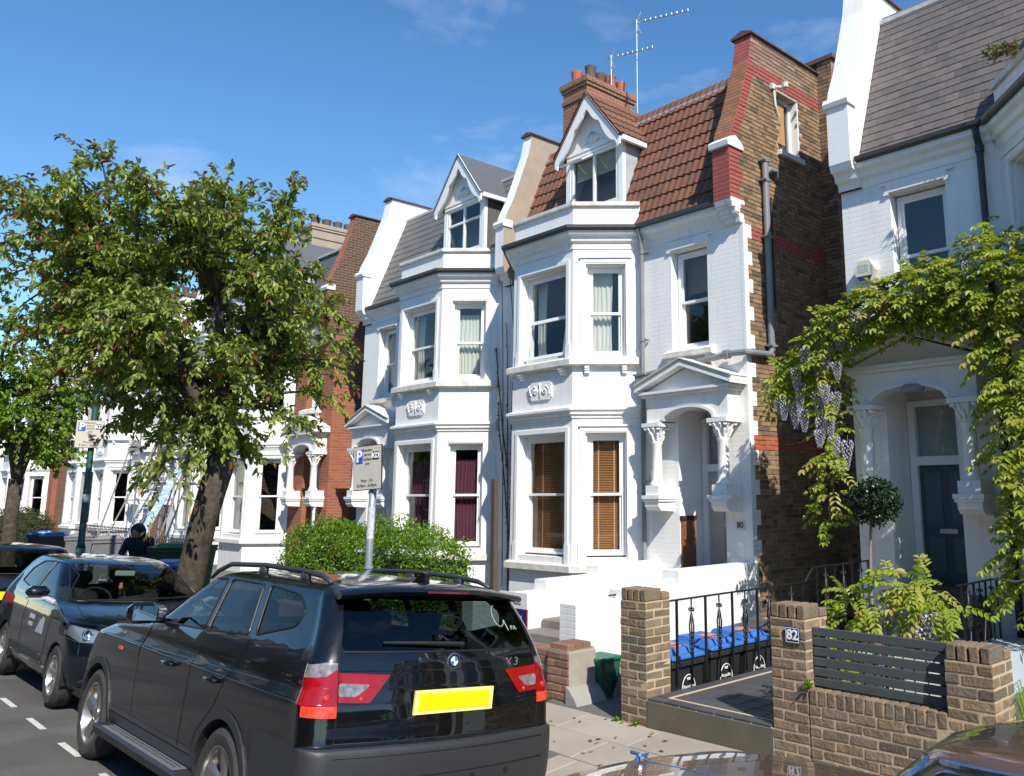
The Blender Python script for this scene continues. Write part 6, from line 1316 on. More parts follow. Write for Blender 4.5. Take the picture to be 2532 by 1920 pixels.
b = MB(); b.tube([(-19.05, 4.62, -.1), (-19.05, 4.62, 1.2)], .085, 14); b.tube([(-19.05, 4.62, 1.2), (-19.06, 4.62, 1.3), (-19.08, 4.62, 5.6), (-19.08, 4.6, 6.2)], [.085, .06, .05, .045], 14); b.build('column', grn, LP, smooth=True)
b = MB(); b.lathe([(0, 6.2), (.06, 6.2), (.13, 6.5), (.14, 6.53), (.08, 6.62), (0, 6.64)], (-19.08, 4.6, 0), 12); b.build('lantern', grn, LP)
permit_sign(LP, (-18.97, 4.55, 3.35), (.25, .97, 0), .46, .52); b = MB(); b.tube([(-19.06, 4.62, 2.05), (-19.06, 4.62, 2.2)], .066, 12); b.build('notice', mat('torn_paper'), LP)
# letting board far along the street
LB = thing('letting_board', 'dark red letting board with the word rent in a far garden', 'sign', (-41.5, 6.2, .1)); b = MB(); b.box(-42.3, -40.4, 6.18, 6.2, 2.55, 3.25); b.build('panel', mat('board_maroon', (.10, .02, .04), .5), LB); b = MB(); b.box(-42.3, -40.4, 6.18, 6.2, 3.252, 3.85); b.build('upper_panel', mat('board_silver', (.36, .35, .37), .5), LB); text('rent', .62, 'lettering', mat('board_pink', (.33, .2, .24), .5), LB, (-41.35, 6.176, 2.92), depth=.002); b = MB(); b.box(-41.4, -41.3, 6.2, 6.3, .1, 3.3); b.build('post', mat('board_post'), LB)
# far bins along the pavement
wheelie(-28.6, 5.95, .1, -.35, lidb, 'blue lidded bin beside another in the far front gardens', h=1.05, group='bins in the far front gardens', sticker=False); wheelie(-27.2, 5.95, .1, -.3, lidb, 'second blue lidded bin in the far front gardens', h=1.05, group='bins in the far front gardens', sticker=False)
dg = mat('grey_bin', (.13, .13, .135), .6)
wheelie(-24.9, 6.0, .1, -.3, dg, 'grey bin painted with number three behind the lamp post', bodym=dg, logo=False, num='3', h=1.08, group='bins in the far front gardens', sticker=False); wheelie(-22.9, 6.1, .1, -.3, dg, 'grey bin painted with number four near the person', bodym=dg, logo=False, num='4', h=1.08, group='bins in the far front gardens', sticker=False)
GBn = wheelie(-17.7, 6.0, .1, .75, mat('green_bin_lid', (.045, .10, .04), .6, var=.4, vs=6, c2=(.06, .13, .05)), 'wide green lidded bin between the person and the tree trunk', bodym=mat('green_bin', (.03, .075, .03), .6), logo=False, h=1.1, w=1.0, group='bins in the far front gardens', sticker=False)
wheelie(-16.6, 5.4, .1, .7, lidb, 'blue lidded bin beside the cherry tree trunk', h=.86, w=.6, logo=False, group='bins in the far front gardens', sticker=False)
# scaffold poles and long board leaning by the far house
SC = thing('scaffold', 'bundle of leaning scaffold poles against the far white house', 'scaffold', (-24, 8, .1)); steel = mat('scaffold_steel', (.32, .31, .29), .5, metal=.5, var=.4, vs=6, c2=(.22, .2, .17)); 
for (p, q) in (((-30.0, 7.6, .1), (-33.6, 10.2, 4.1)), ((-30.5, 7.6, .1), (-36.5, 10.2, 4.2)), ((-25.8, 7.8, .1), (-30.6, 10, 2.9)), ((-25.6, 7.8, .1), (-30.1, 10, 3.0)), ((-25.2, 7.8, .1), (-29.2, 10, 3.1)), ((-29.6, 8.5, .1), (-29.6, 8.5, 5.2)), ((-27.2, 8.5, .1), (-27.2, 8.5, 5.2)), ((-25.0, 8.5, .1), (-25.0, 8.5, 5.0)), ((-22.3, 7.8, .4), (-26.6, 9.0, 2.6)), ((-30.2, 8.5, 2.58), (-24.6, 8.5, 2.5)), ((-30.2, 8.5, 4.3), (-24.6, 8.5, 4.3)), ((-27.2, 8.5, 2.5), (-27.2, 9.7, 2.5)), ((-25.0, 8.6, 2.5), (-27.3, 8.6, 4.6)), ((-29.6, 8.6, 2.5), (-27.3, 8.6, 4.6))): b = MB(); b.tube([p, q], .028, 8); b.build('pole', steel if p[0] != -22.3 else mat('yellow_pole', (.42, .33, .12), .6, var=.4, vs=4), SC)
b = MB(); a, q = Vector((-22.2, 6.1, .15)), Vector((-26.6, 8.7, 2.9)); d = (q-a).normalized(); s = d.cross(Vector((1, -.6, .1))).normalized(); n_ = d.cross(s)
b.add([a+s*e+n_*f+d*g for g in (0, (q-a).length) for e in (-.10, .10) for f in (-.02, .02)], ((0, 1, 3, 2), (4, 6, 7, 5), (0, 4, 5, 1), (1, 5, 7, 3), (3, 7, 6, 2), (2, 6, 4, 0))); lad = b.build('leaning_board', mat('blue_board', (.55, .56, .55), .6, var=1, vs=7, c2=(.06, .28, .55))); tag(lad, 'long blue and white scaffold board leaning diagonally behind the person', 'board')
b = MB()
for s_ in (-.36, -.19):
    b.add([a+s*(s_+e)+n_*f+d*g for g in (0, (q-a).length) for e in (-.015, .015) for f in (-.035, .035)], ((0, 1, 3, 2), (4, 6, 7, 5), (0, 4, 5, 1), (1, 5, 7, 3), (3, 7, 6, 2), (2, 6, 4, 0)))
ld = thing('ladder', 'aluminium ladder leaning alongside the blue and white board', 'ladder', tuple(a)); b.tf = None; b.build('stile', alum, ld)
for i in range(18): b = MB(); g = .3+.3*i; b.tube([a+s*-.36+d*g, a+s*-.19+d*g], .014, 6); b.build('rung', alum, ld)
# low railings in front of the far houses
for (x0, x1, lb, yy) in ((-24.6, -20.4, 'black spear-topped railing in front of the brick house', 7.0), (-36.5, -29.0, 'black spear-topped railing in front of the scaffolded house', 8.6)):
    H = thing('iron_railing', lb, 'railing', (x0, yy, .1), 'spear-topped garden railings'); b = MB(); b.box(x0, x1, yy-.12, yy+.12, .1, .62); b.build('dwarf_wall', mat('brown_dwarf_wall', (.15, .10, .075), .9, var=.5, vs=3), H); b = MB(); b.box(x0, x1, yy-.01, yy+.01, 1.08, 1.10); b.box(x0, x1, yy-.01, yy+.01, .74, .76); b.build('rail', irn, H)
    n = int((x1-x0)/.16)
    for i in range(n): b = MB(); x = x0+.08+.16*i; b.tube([(x, yy, .62), (x, yy, 1.17)], .011, 5); b.lathe([(0, 1.13), (.026, 1.16), (.012, 1.19), (0, 1.25)], (x, yy, 0), 6); b.build('bar', irn, H)
# ---- person sitting on the low wall, dark hooded jacket
b = MB(); b.box(-21.6, -18.4, 5.86, 6.1, .1, .58); tag(b.build('garden_wall', mat('brown_dwarf_wall')), 'low brown wall the dark-clothed person sits on', 'wall')
def skin_body(name, verts, edges, m, parent, sub=2):
    me = bpy.data.meshes.new(name); me.from_pydata([v[0] for v in verts], edges, []); o = bpy.data.objects.new(name, me); col.objects.link(o)
    md_ = o.modifiers.new('skin', 'SKIN'); md_.use_smooth_shade = True
    for i, v in enumerate(verts): me.skin_vertices[0].data[i].radius = (v[1], v[2] if len(v) > 2 else v[1]); me.skin_vertices[0].data[i].use_root = i == 0
    sb = o.modifiers.new('sub', 'SUBSURF'); sb.levels = sb.render_levels = sub
    dg_ = bpy.context.evaluated_depsgraph_get(); dg_.update(); m2 = bpy.data.meshes.new_from_object(o.evaluated_get(dg_)); bpy.data.objects.remove(o); m2.name = name; m2.shade_smooth(); m2.materials.clear(); return link(name, m2, m, parent)
PX, PY = -19.45, 5.78
PE = thing('person', 'person in a dark hooded jacket sitting with head bowed beyond the dark blue car', 'person', (PX, PY, .1))
jk = mat('black_jacket', (.012, .012, .014), .85); skinm = mat('skin', (.35, .2, .14), .55)
V = [((0, 0, .60), .16, .13), ((0, -.02, .75), .17, .12), ((0, -.05, .95), .21, .13), ((0, -.08, 1.08), .19, .11), ((0, -.10, 1.15), .065), ((0, -.13, 1.22), .06),
     ((-.20, -.07, 1.07), .075), ((-.27, -.12, .85), .06), ((-.20, -.32, .72), .045), ((.20, -.07, 1.07), .075), ((.27, -.12, .85), .06), ((.20, -.32, .72), .045),
     ((-.10, -.05, .60), .10), ((-.12, -.42, .60), .085), ((-.12, -.44, .18), .06), ((-.12, -.56, .05), .045), ((.10, -.05, .60), .10), ((.12, -.42, .60), .085), ((.12, -.44, .18), .06), ((.12, -.56, .05), .045), ((-.13, -.39, .70), .04), ((.13, -.39, .70), .04)]
E_ = [(0, 1), (1, 2), (2, 3), (3, 4), (4, 5), (3, 6), (6, 7), (7, 8), (8, 20), (3, 9), (9, 10), (10, 11), (11, 21), (0, 12), (12, 13), (13, 14), (14, 15), (0, 16), (16, 17), (17, 18), (18, 19)]
skin_body('body', [((PX+v[0][0]-PX, PY+v[0][1]-PY, v[0][2]), *v[1:]) for v in V], E_, jk, PE)
bm = bmesh.new(); bmesh.ops.create_uvsphere(bm, u_segments=20, v_segments=14, radius=.105)
for v in bm.verts:
    v.co.z *= 1.2; v.co.y *= 1.08
    if v.co.y < -.06 and -.03 < v.co.z < .02 and abs(v.co.x) < .02: v.co.y -= .02
    v.co += Vector((0, -.15, 1.24))
me = bpy.data.meshes.new('head'); bm.to_mesh(me); bm.free(); me.shade_smooth(); link('head', me, skinm, PE)
b = MB(); n = 16; P = []
for i in range(7):
    a = math.pi*(i/6)*.62
    for j in range(n): t = 2*math.pi*j/n; rr = .125*math.sin(a)+.004; P.append((rr*math.cos(t), -.14+rr*1.05*math.sin(t)+.012, 1.255+.135*math.cos(a)-(.05 if math.sin(t) > 0 else 0)*(i/6)))
b.add(P, [(i*n+j, i*n+(j+1) % n, (i+1)*n+(j+1) % n, (i+1)*n+j) for i in range(6) for j in range(n)]); o = b.build('hair', mat('dark_hair', (.008, .007, .007), .7), None, smooth=True, normals=False); o.parent = PE; o.location = (0, 0, 0)
for sx in (-1, 1):
    V2 = [((sx*.13, -.39, .70), .035, .02), ((sx*.13, -.45, .68), .035, .018)]+sum([[((sx*.13+e, -.48, .675), .010), ((sx*.13+e*1.2, -.515, .655), .009), ((sx*.13+e*1.2, -.53, .63), .008)] for e in (-.03, -.01, .01, .03)], [])+[((sx*.10, -.43, .675), .011), ((sx*.085, -.46, .66), .010)]
    E2 = [(0, 1)]+sum([[(1, 2+3*k), (2+3*k, 3+3*k), (3+3*k, 4+3*k)] for k in range(4)], [])+[(0, 14), (14, 15)]
    skin_body('hand', V2, E2, skinm, PE, 1)
for o in PE.children: o.location = (0, 0, 0)
PE.rotation_euler = (0, 0, R(45)); PE.scale = (1.12, 1.12, 1.1)
# ------------------------------------------------------------------ vegetation
bark = mat('cherry_bark', (.085, .068, .048), .95, var=.95, vs=11, c2=(.025, .02, .016), bump=1, bs=14)
twigm = mat('twig', (.10, .06, .04), .85)
cherry = mat('cherry_leaf', rnd=[(.215, .285, .032), (.285, .35, .055), (.165, .235, .026), (.34, .39, .11), (.24, .31, .04), (.40, .43, .18)], rough=.45, spec=.4, trans=.4)
young = mat('young_red_leaf', rnd=[(.20, .055, .02), (.17, .08, .02), (.24, .09, .04)], rough=.45, trans=.4)
lime = mat('lime_leaf', rnd=[(.17, .28, .015), (.22, .34, .025), (.13, .23, .012), (.27, .37, .04)], rough=.5, trans=.45)
privet = mat('privet_leaf', rnd=[(.14, .26, .016), (.19, .33, .024), (.105, .21, .014), (.23, .38, .036)], rough=.38, trans=.4)
yew = mat('yew_leaf', rnd=[(.05, .06, .012), (.075, .08, .015), (.035, .045, .01)], rough=.6, trans=.2)
bayl = mat('bay_leaf', rnd=[(.02, .04, .014), (.03, .055, .018), (.015, .032, .012), (.045, .07, .03)], rough=.35, trans=.2)
wist = mat('wisteria_leaf', rnd=[(.25, .35, .018), (.32, .40, .026), (.19, .29, .016), (.40, .39, .05), (.28, .37, .022), (.42, .35, .08)], rough=.5, trans=.45)
mauve = mat('wisteria_flower', rnd=[(.58, .54, .66), (.48, .44, .58), (.72, .70, .78), (.42, .38, .52)], rough=.7, trans=.4)
vine = mat('vine_stem', (.13, .095, .07), .9, var=.4, vs=12, bump=.5, bs=30)
darkcore = mat('core_shade', (.018, .026, .008), .95)  # dark colour standing in for the shade deep inside clipped foliage
def leaf(mb, p, d, up, L, W, rnd=.0, fold=.25, curl=.18):
    """a folded, curled leaf blade: two quads along a midrib"""
    s = d.cross(up); s = s.normalized() if s.length > 1e-4 else Vector((1, 0, 0)); n = s.cross(d).normalized()
    b = p; t = p+d*L-n*(curl*L); m1, m2 = p+d*(L*.35), p+d*(L*.7)-n*(curl*L*.4); lift = n*(W*fold)
    mb.add((b, m1-s*(W*.5)+lift, m2-s*(W*.42)+lift, t, m2+s*(W*.42)+lift, m1+s*(W*.5)+lift), ((0, 1, 2, 3), (0, 3, 4, 5)), rnd)
def rv(r): 
    while 1:
        v = Vector((r.uniform(-1, 1), r.uniform(-1, 1), r.uniform(-1, 1)))
        if .05 < v.length < 1: return v
def leaf_mesh(m, L, W): b = MB(); leaf(b, Vector((0, 0, 0)), Vector((1, 0, 0)), Vector((0, 0, 1)), L, W); o = b.build('leaf', m, normals=False); me = o.data; bpy.data.objects.remove(o); me.shade_smooth(); return me
def bez(a, b, c, n): return [a*(1-t)**2+b*2*t*(1-t)+c*t*t for t in [i/n for i in range(n+1)]]
def tree(name, label, base, group, fork_z, trunk_r, tips, center, rad, leafm, Lf, Wf, n_in, twigs, per, seed, youngm=None, single=0, lean=Vector((0, 0, 0)), droop=.55, core=0):
    r = random.Random(seed); H = thing(name, label, 'tree', base, group); B0 = Vector(base); E1, E2 = Vector((.716, .698, 0)), Vector((-.698, .716, 0))
    fork = Vector((base[0], base[1], fork_z))+lean
    b = MB(); mid = (B0+fork)/2-lean*.1
    pts = [B0+Vector((0, 0, -.15)), B0+Vector((0, 0, .12)), B0+(fork-B0)*.3+Vector((.03, 0, 0)), B0+(fork-B0)*.65-Vector((.03, .02, 0)), fork]
    b.tube(pts, [trunk_r*1.55, trunk_r*1.2, trunk_r*.98, trunk_r*.92, trunk_r*1.0], 18); tk = b.build('trunk', bark, H, smooth=True)
    LB_ = MB(); FO = MB(); YO = MB(); C_ = Vector(center); T_ = []
    for (e1, z) in tips: T_.append(C_+E1*e1+E2*r.uniform(-.9, .6)+Vector((0, 0, z)))
    for i in range(n_in):
        v = rv(r); v = v.normalized()*(.55+.45*r.random())
        T_.append(C_+E1*v.x*rad[0]+E2*v.y*rad[1]+Vector((0, 0, v.z*rad[2])))
    if single:   # sprays on the sunny street side
        for i in range(26): T_.append(C_+E1*r.uniform(-1.3, 1.5)-E2*r.uniform(.6, 1.9)+Vector((0, 0, r.uniform(-1.2, 1.6))))
    # main limbs
    limbs = []
    for k in range(6):
        a = 2*math.pi*k/6+.4; e = C_+E1*math.cos(a)*rad[0]*.42+E2*math.sin(a)*rad[1]*.42+Vector((0, 0, rad[2]*r.uniform(-.12, .35)))
        P = bez(fork-Vector((0, 0, .1)), fork+(e-fork)*.5+Vector((0, 0, .35)), e, 8); limbs.append(P); LB_.tube(P, [trunk_r*(.62-.42*i/8) for i in range(9)], 10)
    cand_ = [q for P in limbs for q in P[2:]]
    leaves = []
    for tip in T_:
        st = min(cand_, key=lambda q: (q-tip).length+.35*abs(q.z-tip.z)*(1 if q.z > tip.z else .4)); L_ = (tip-st).length
        P = bez(st, (st+tip)/2+Vector((0, 0, .22*L_))+rv(r)*.1*L_, tip, 9); LB_.tube(P, [.035*(1-.85*i/9)+.004 for i in range(10)], 6)
        for k in range(twigs):
            t = r.uniform(.22, 1); i = min(int(t*9), 8); q = P[i]+(P[i+1]-P[i])*(t*9-i); ax = (P[i+1]-P[i]).normalized()
            d = (ax*.7+rv(r).normalized()*.9+Vector((0, 0, .25))).normalized() if k else ax; ln = r.uniform(.25, .60)*(.7+.5*t)
            tp = q+d*ln-Vector((0, 0, ln*.18)); TP = bez(q, q+d*ln*.5+Vector((0, 0, .04)), tp, 4)
            if r.random() < .5: LB_.tube(TP, [.007, .006, .005, .004, .003], 4, caps=False)
            for j in range(per):
                u = r.random()**.8; ii = min(int(u*4), 3); lp = TP[ii]+(TP[ii+1]-TP[ii])*(u*4-ii)+rv(r)*.035
                ld = (d*.45+rv(r).normalized()*.75-Vector((0, 0, droop))).normalized(); sz = r.uniform(.5, 1.25)
                tgt = YO if (youngm and u > .93 and t > .8) else FO
                leaves.append((lp, ld, (Vector((0, 0, 1))+rv(r)*.5).normalized(), Lf*sz, Wf*sz, r.random()*.999+.0005, tgt))
    if single:
        ids = sorted(range(len(leaves)), key=lambda i: (leaves[i][0]-cam0).length)[:single*4:4]; ids = set(ids); lm = leaf_mesh(leafm, Lf*1.1, Wf*1.1); lm.name = 'leaf'
    else: ids = set()
    for i, (lp, ld, up, L_, W_, rd, tgt) in enumerate(leaves):
        if i in ids:
            s = ld.cross(up).normalized(); n = s.cross(ld); mm = Matrix((ld, -s, n)).transposed(); piece('leaf', lm, lp, H, mm.to_euler())
        else: leaf(tgt, lp, ld, up, L_, W_, rd)
    LB_.build('limbs', bark, H, smooth=True, kind='stuff', normals=False)
    cr0 = FO.build('crown', leafm, H, kind='stuff', normals=False)
    if youngm: YO.build('young_leaves', youngm, H, kind='stuff', normals=False)
    return H
K = 1/157.
tp = [((x-430)*K*(.86 if x > 430 else 1), (800-y)*K*(.80 if y < 800 else 1)) for x, y in ((25, 500), (70, 470), (140, 400), (200, 390), (275, 375), (330, 455), (430, 490), (490, 465), (545, 420), (600, 480), (680, 490), (750, 465), (775, 560), (745, 640), (800, 760), (855, 870), (870, 930), (830, 1000), (740, 1060), (640, 1090), (560, 1130), (430, 1080), (330, 1060), (250, 1000), (190, 980), (120, 900), (70, 850), (20, 780), (10, 690), (0, 620), (60, 560), (470, 1190), (600, 1170))]
tree('cherry_tree', 'leafy street cherry tree with leaning trunk behind the cars', (-13.75, 4.62, .05), None, 2.75, .20, tp, (-13.72, 4.35, 4.9), (2.3, 2.0, 1.75), cherry, .112, .05, 72, 17, 26, 4, young, single=280, lean=Vector((.5, .32, 0)), droop=.4)
tp2 = [((x-20)/100, (1000-y)/100) for x, y in ((60, 790), (100, 850), (130, 900), (150, 980), (165, 1060), (140, 1120), (100, 1150), (40, 780), (-40, 800))]
tree('lime_tree', 'bright lime green street tree standing beyond the lamp post', (-25.2, 4.6, .05), None, 2.6, .16, tp2, (-25.0, 4.6, 4.45), (1.65, 1.5, 1.8), lime, .10, .07, 60, 10, 22, 9)
# opposite side of the road: a tree whose reflection shows in the windows and car doors
tree('plane_tree', 'broad green street tree on the far pavement across the road', (-9.5, -6.6, .2), None, 2.6, .2, [], (-9.5, -6.6, 5.6), (2.8, 2.6, 2.4), lime, .16, .11, 50, 9, 16, 21)
for x_, y_, lb in ((-82, -3.5, 'dark tree closing the end of the street on the far side'), (-86, 3.8, 'dark tree closing the end of the street on the near side'), (-96, .3, 'dark tree standing at the very end of the street')):  # unseen trees added to keep the bright horizon out of reflections
    tree('horizon_tree', lb, (x_, y_, 0), 'trees closing the street', 3, .25, [], (x_, y_, 5.2), (4.2, 4, 3.6), cherry, .5, .34, 36, 6, 9, int(-x_))
# fallen leaves in the gutter and on the pavement
r = random.Random(3); b = MB()
for i in range(230):
    x, y = r.gauss(-12, 4.5) if i % 2 else r.uniform(-8, -3), r.uniform(4.52, 5.8) if i % 3 else r.uniform(1.9, 4.3); z = (pz_(y) if y > 4.5 else road_z(y))+.008; a = r.uniform(0, 6.28)
    leaf(b, Vector((x, y, z)), Vector((math.cos(a), math.sin(a), .05)), Vector((0, 0, 1)), r.uniform(.03, .07), r.uniform(.015, .03), r.random(), .25, .0)
o = b.build('fallen_leaves', mat('dry_leaf', rnd=[(.2, .13, .06), (.16, .15, .05), (.3, .22, .12), (.12, .1, .04)], rough=.8), kind='stuff', normals=False); tag(o, 'scattered fallen leaves and petals on the road and pavement', 'leaves')
def bush(name, label, cat, region, n, leafm, L, W, seed, corem=darkcore, group=None, extra=None):
    """clipped mass: region(r) gives a surface point and outward normal"""
    r = random.Random(seed); lo = region(r, None)[2]; H = thing(name, label, cat, lo, group); b = MB()
    for i in range(n):
        p, nn, _ = region(r, None); d = (nn*.5+rv(r).normalized()*.9+Vector((0, 0, .25))).normalized(); leaf(b, p+nn*r.uniform(-.10, .05), d, (nn+rv(r)*.5).normalized(), L*r.uniform(.6, 1.2), W*r.uniform(.7, 1.2), r.random()*.999+.0005)
    b.build('foliage', leafm, H, kind='stuff', normals=False); return H
def box_region(x0, x1, y0, y1, z0, z1, bulge=.12):
    A = [(x1-x0)*(z1-z0), (y1-y0)*(z1-z0), (x1-x0)*(y1-y0)]
    def f(r, _):
        k = r.choices((0, 1, 2, 3), (A[0], A[1], A[1], A[2]*1.4))[0]; x, y, z = r.uniform(x0, x1), r.uniform(y0, y1), r.uniform(z0, z1)
        if k == 0: p, n = Vector((x, y0, z)), Vector((0, -1, 0))
        elif k == 1: p, n = Vector((x1, y, z)), Vector((1, 0, 0))
        elif k == 2: p, n = Vector((x0, y, z)), Vector((-1, 0, 0))
        else: p, n = Vector((x, y, z1)), Vector((0, 0, 1))
        w_ = noise.noise(Vector((x*1.3, y*1.3, z*1.3)))*bulge*1.8+noise.noise(Vector((x*4, y*4, z*4)))*bulge*.5
        rt = min(1, (x1-x)/.6, (x-x0)/1.3); drop = (1-max(0, rt))**2*.5*(z-z0)/(z1-z0)
        return p+n*w_-Vector((0, 0, drop)), n, ((x0+x1)/2, (y0+y1)/2, z0)
    return f
HG = bush('hedge', 'clipped bright green privet hedge behind the black car', 'hedge', box_region(-14.2, -9.95, 6.35, 7.1, .12, 1.56, .2), 25000, privet, .05, .026, 31)
b = MB(); b.box(-13.9, -10.0, 6.42, 7.08, .12, 1.25); b.build('shade_core', darkcore, HG)  # solid dark box filling the hedge, shade put into its colour
b = MB(); b.box(-13.6, -10.42, 5.98, 6.2, -.1, .55); tag(b.build('garden_wall', wgard), 'low red brown wall hidden below the clipped hedge', 'wall')
def ball_region(c, rx, ry, rz, top=True):
    c = Vector(c)
    def f(r, _):
        v = rv(r).normalized(); s = 1+.10*noise.noise(v*2.2+c)
        return c+Vector((v.x*rx, v.y*ry, v.z*rz))*s*(.82+.2*r.random()), v, tuple(c-Vector((0, 0, rz)))
    return f
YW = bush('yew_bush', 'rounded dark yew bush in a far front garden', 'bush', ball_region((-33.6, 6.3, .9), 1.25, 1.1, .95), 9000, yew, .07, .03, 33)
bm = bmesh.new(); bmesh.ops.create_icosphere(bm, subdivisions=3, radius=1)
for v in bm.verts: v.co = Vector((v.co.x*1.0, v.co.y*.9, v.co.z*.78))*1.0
me = bpy.data.meshes.new('shade_core'); bm.to_mesh(me); bm.free(); o = link('shade_core', me, darkcore, YW); o.location = Vector((-33.6, 6.3, .9))-YW.location  # solid dark ball filling the yew, shade put into its colour
TP = bush('standard_bay_tree', 'ball-headed standard bay tree on a thin stem before the porch column', 'tree', ball_region((-5.2, 9.6, 2.04), .29, .28, .25), 2300, bayl, .06, .03, 35)
b = MB(); b.tube([(-5.32, 9.62, .36), (-5.31, 9.6, 1.0), (-5.29, 9.61, 1.5), (-5.25, 9.6, 1.85)], [.024, .02, .018, .02], 8)
for q in ((-.14, .02, 2.0), (.12, -.05, 2.0), (0, .1, 2.05), (.02, -.1, 2.1)): b.tube([(-5.26, 9.6, 1.78), (-5.2+q[0], 9.6+q[1], q[2])], [.012, .005], 5)
b.build('stem', mat('pale_bark', (.22, .19, .14), .9, bump=.4), TP); b = MB(); b.lathe([(0, .365), (.15, .365), (.20, .70), (.21, .72), (.18, .72), (.17, .66), (0, .66)], (-5.32, 9.62, 0), 18); b.build('pot', terra, TP)
# ---- wisteria
def pinnate(mb, p, d, up, L, r, rnd):
    s = d.cross(up).normalized(); n = s.cross(d).normalized(); pr = []
    N_ = 5
    for i in range(N_+1):
        t = i/N_; q = p+d*(L*t)-Vector((0, 0, 1))*(L*.45*t*t); pr.append(q)
    for i in range(1, N_+1):
        ax = (pr[i]-pr[i-1]).normalized()
        for sg in (-1, 1):
            ld = (ax*.55+s*sg*.85-Vector((0, 0, .25))+rv(r)*.12).normalized(); leaf(mb, pr[i], ld, (up+rv(r)*.25).normalized(), L*.36*r.uniform(.85, 1.15)*(1-.25*abs(i/N_-.5)), L*.165, rnd, .15, .15)
    leaf(mb, pr[-1], ax, up, L*.34, L*.16, rnd)
def raceme_mesh(seed, L):
    r = random.Random(seed); b = MB(); n = 95
    for i in range(n):
        t = i/n; a = i*2.4; rr = (.05*(1-t)**.7+.01)*(1 if t > .08 else .5+t*6); p = Vector((rr*math.cos(a), rr*math.sin(a), -L*t)); d = Vector((math.cos(a), math.sin(a), -.5)).normalized()
        leaf(b, p, d, Vector((0, 0, 1)), .032*(1-.5*t), .028*(1-.5*t), r.random()*.999+.0005, .5, .3)
    b.tube([(0, 0, .05), (0, 0, -L)], .002, 4); o = b.build('flower_raceme', mauve, normals=False); me = o.data; bpy.data.objects.remove(o); me.name = 'flower_raceme'; return me
RC = [raceme_mesh(i, l) for i, l in enumerate((.26, .32, .22, .30))]
def wisteria(label, base, zones, racemes, stems, seed, single=120, Lf=.27):
    r = random.Random(seed); H = thing('wisteria', label, 'climber', base, 'wisteria plants of the slate-roofed house'); fo = MB(); b = MB()
    for P, w_ in stems: b.tube([Vector(p) for p in P], w_, 6)
    b.build('stems', vine, H, smooth=True, normals=False); pm = []
    for k in range(6): q = MB(); pinnate(q, Vector((0, 0, 0)), Vector((1, 0, -.05)).normalized(), Vector((0, 0, 1)), Lf, random.Random(seed+k), 0); o = q.build('compound_leaf', wist, normals=False); me = o.data; bpy.data.objects.remove(o); pm.append(me)
    cnt = 0
    for (path, rad_, n, dens) in zones:
        P = [Vector(p) for p in path]; seg = [(P[i+1]-P[i]).length for i in range(len(P)-1)]; tot = sum(seg)
        for i in range(n):
            t = r.random()*tot; k = 0
            while k < len(seg)-1 and t > seg[k]: t -= seg[k]; k += 1
            u = t/seg[k]; c = P[k]+(P[k+1]-P[k])*u; rr = rad_[k]+(rad_[k+1]-rad_[k])*u; v = rv(r); p = c+Vector((v.x*rr, v.y*min(rr, .36), v.z*rr))
            out = (p-c); d = (out.normalized()*.7 if out.length > .01 else Vector((0, 0, 1)))+Vector((r.uniform(-.6, .6), -.45, r.uniform(-.25, .35))); d.normalize(); up = (Vector((0, -.35, 1))+rv(r)*.4).normalized()
            if cnt < single and r.random() < .35:
                s = d.cross(up).normalized(); nn = s.cross(d); piece('compound_leaf', r.choice(pm), p, H, Matrix((d, -s, nn)).transposed().to_euler()); cnt += 1
            else: pinnate(fo, p, d, up, Lf*r.uniform(.7, 1.15), r, r.random()*.999+.0005)
    fo.build('foliage', wist, H, kind='stuff', normals=False)
    for p in racemes: piece('flower_raceme', r.choice(RC), p, H, (r.uniform(-.1, .1), r.uniform(-.1, .1), r.uniform(0, 6)), scale=(1, 1, r.uniform(.8, 1.25)))
    return H
rr_ = random.Random(77)
rac = [(x+rr_.uniform(-.05, .05), 9.70+rr_.uniform(-.08, .08), z+.22+rr_.uniform(-.05, .08)) for _ in range(1) for x, z in ((-6.60, 3.23), (-6.48, 3.17), (-6.37, 3.17), (-6.24, 3.30), (-5.95, 3.72), (-5.84, 3.78), (-6.14, 3.05), (-5.97, 2.92), (-5.90, 2.75), (-5.68, 3.55), (-5.70, 3.13), (-5.62, 2.52), (-5.60, 4.15), (-5.41, 4.28), (-5.25, 4.22), (-5.03, 4.32), (-4.73, 4.25), (-5.72, 4.0), (-5.62, 3.92), (-6.02, 3.3), (-5.83, 3.3), (-6.30, 3.5), (-5.88, 2.95), (-5.78, 2.68), (-6.08, 3.75), (-3.95, 4.55))]
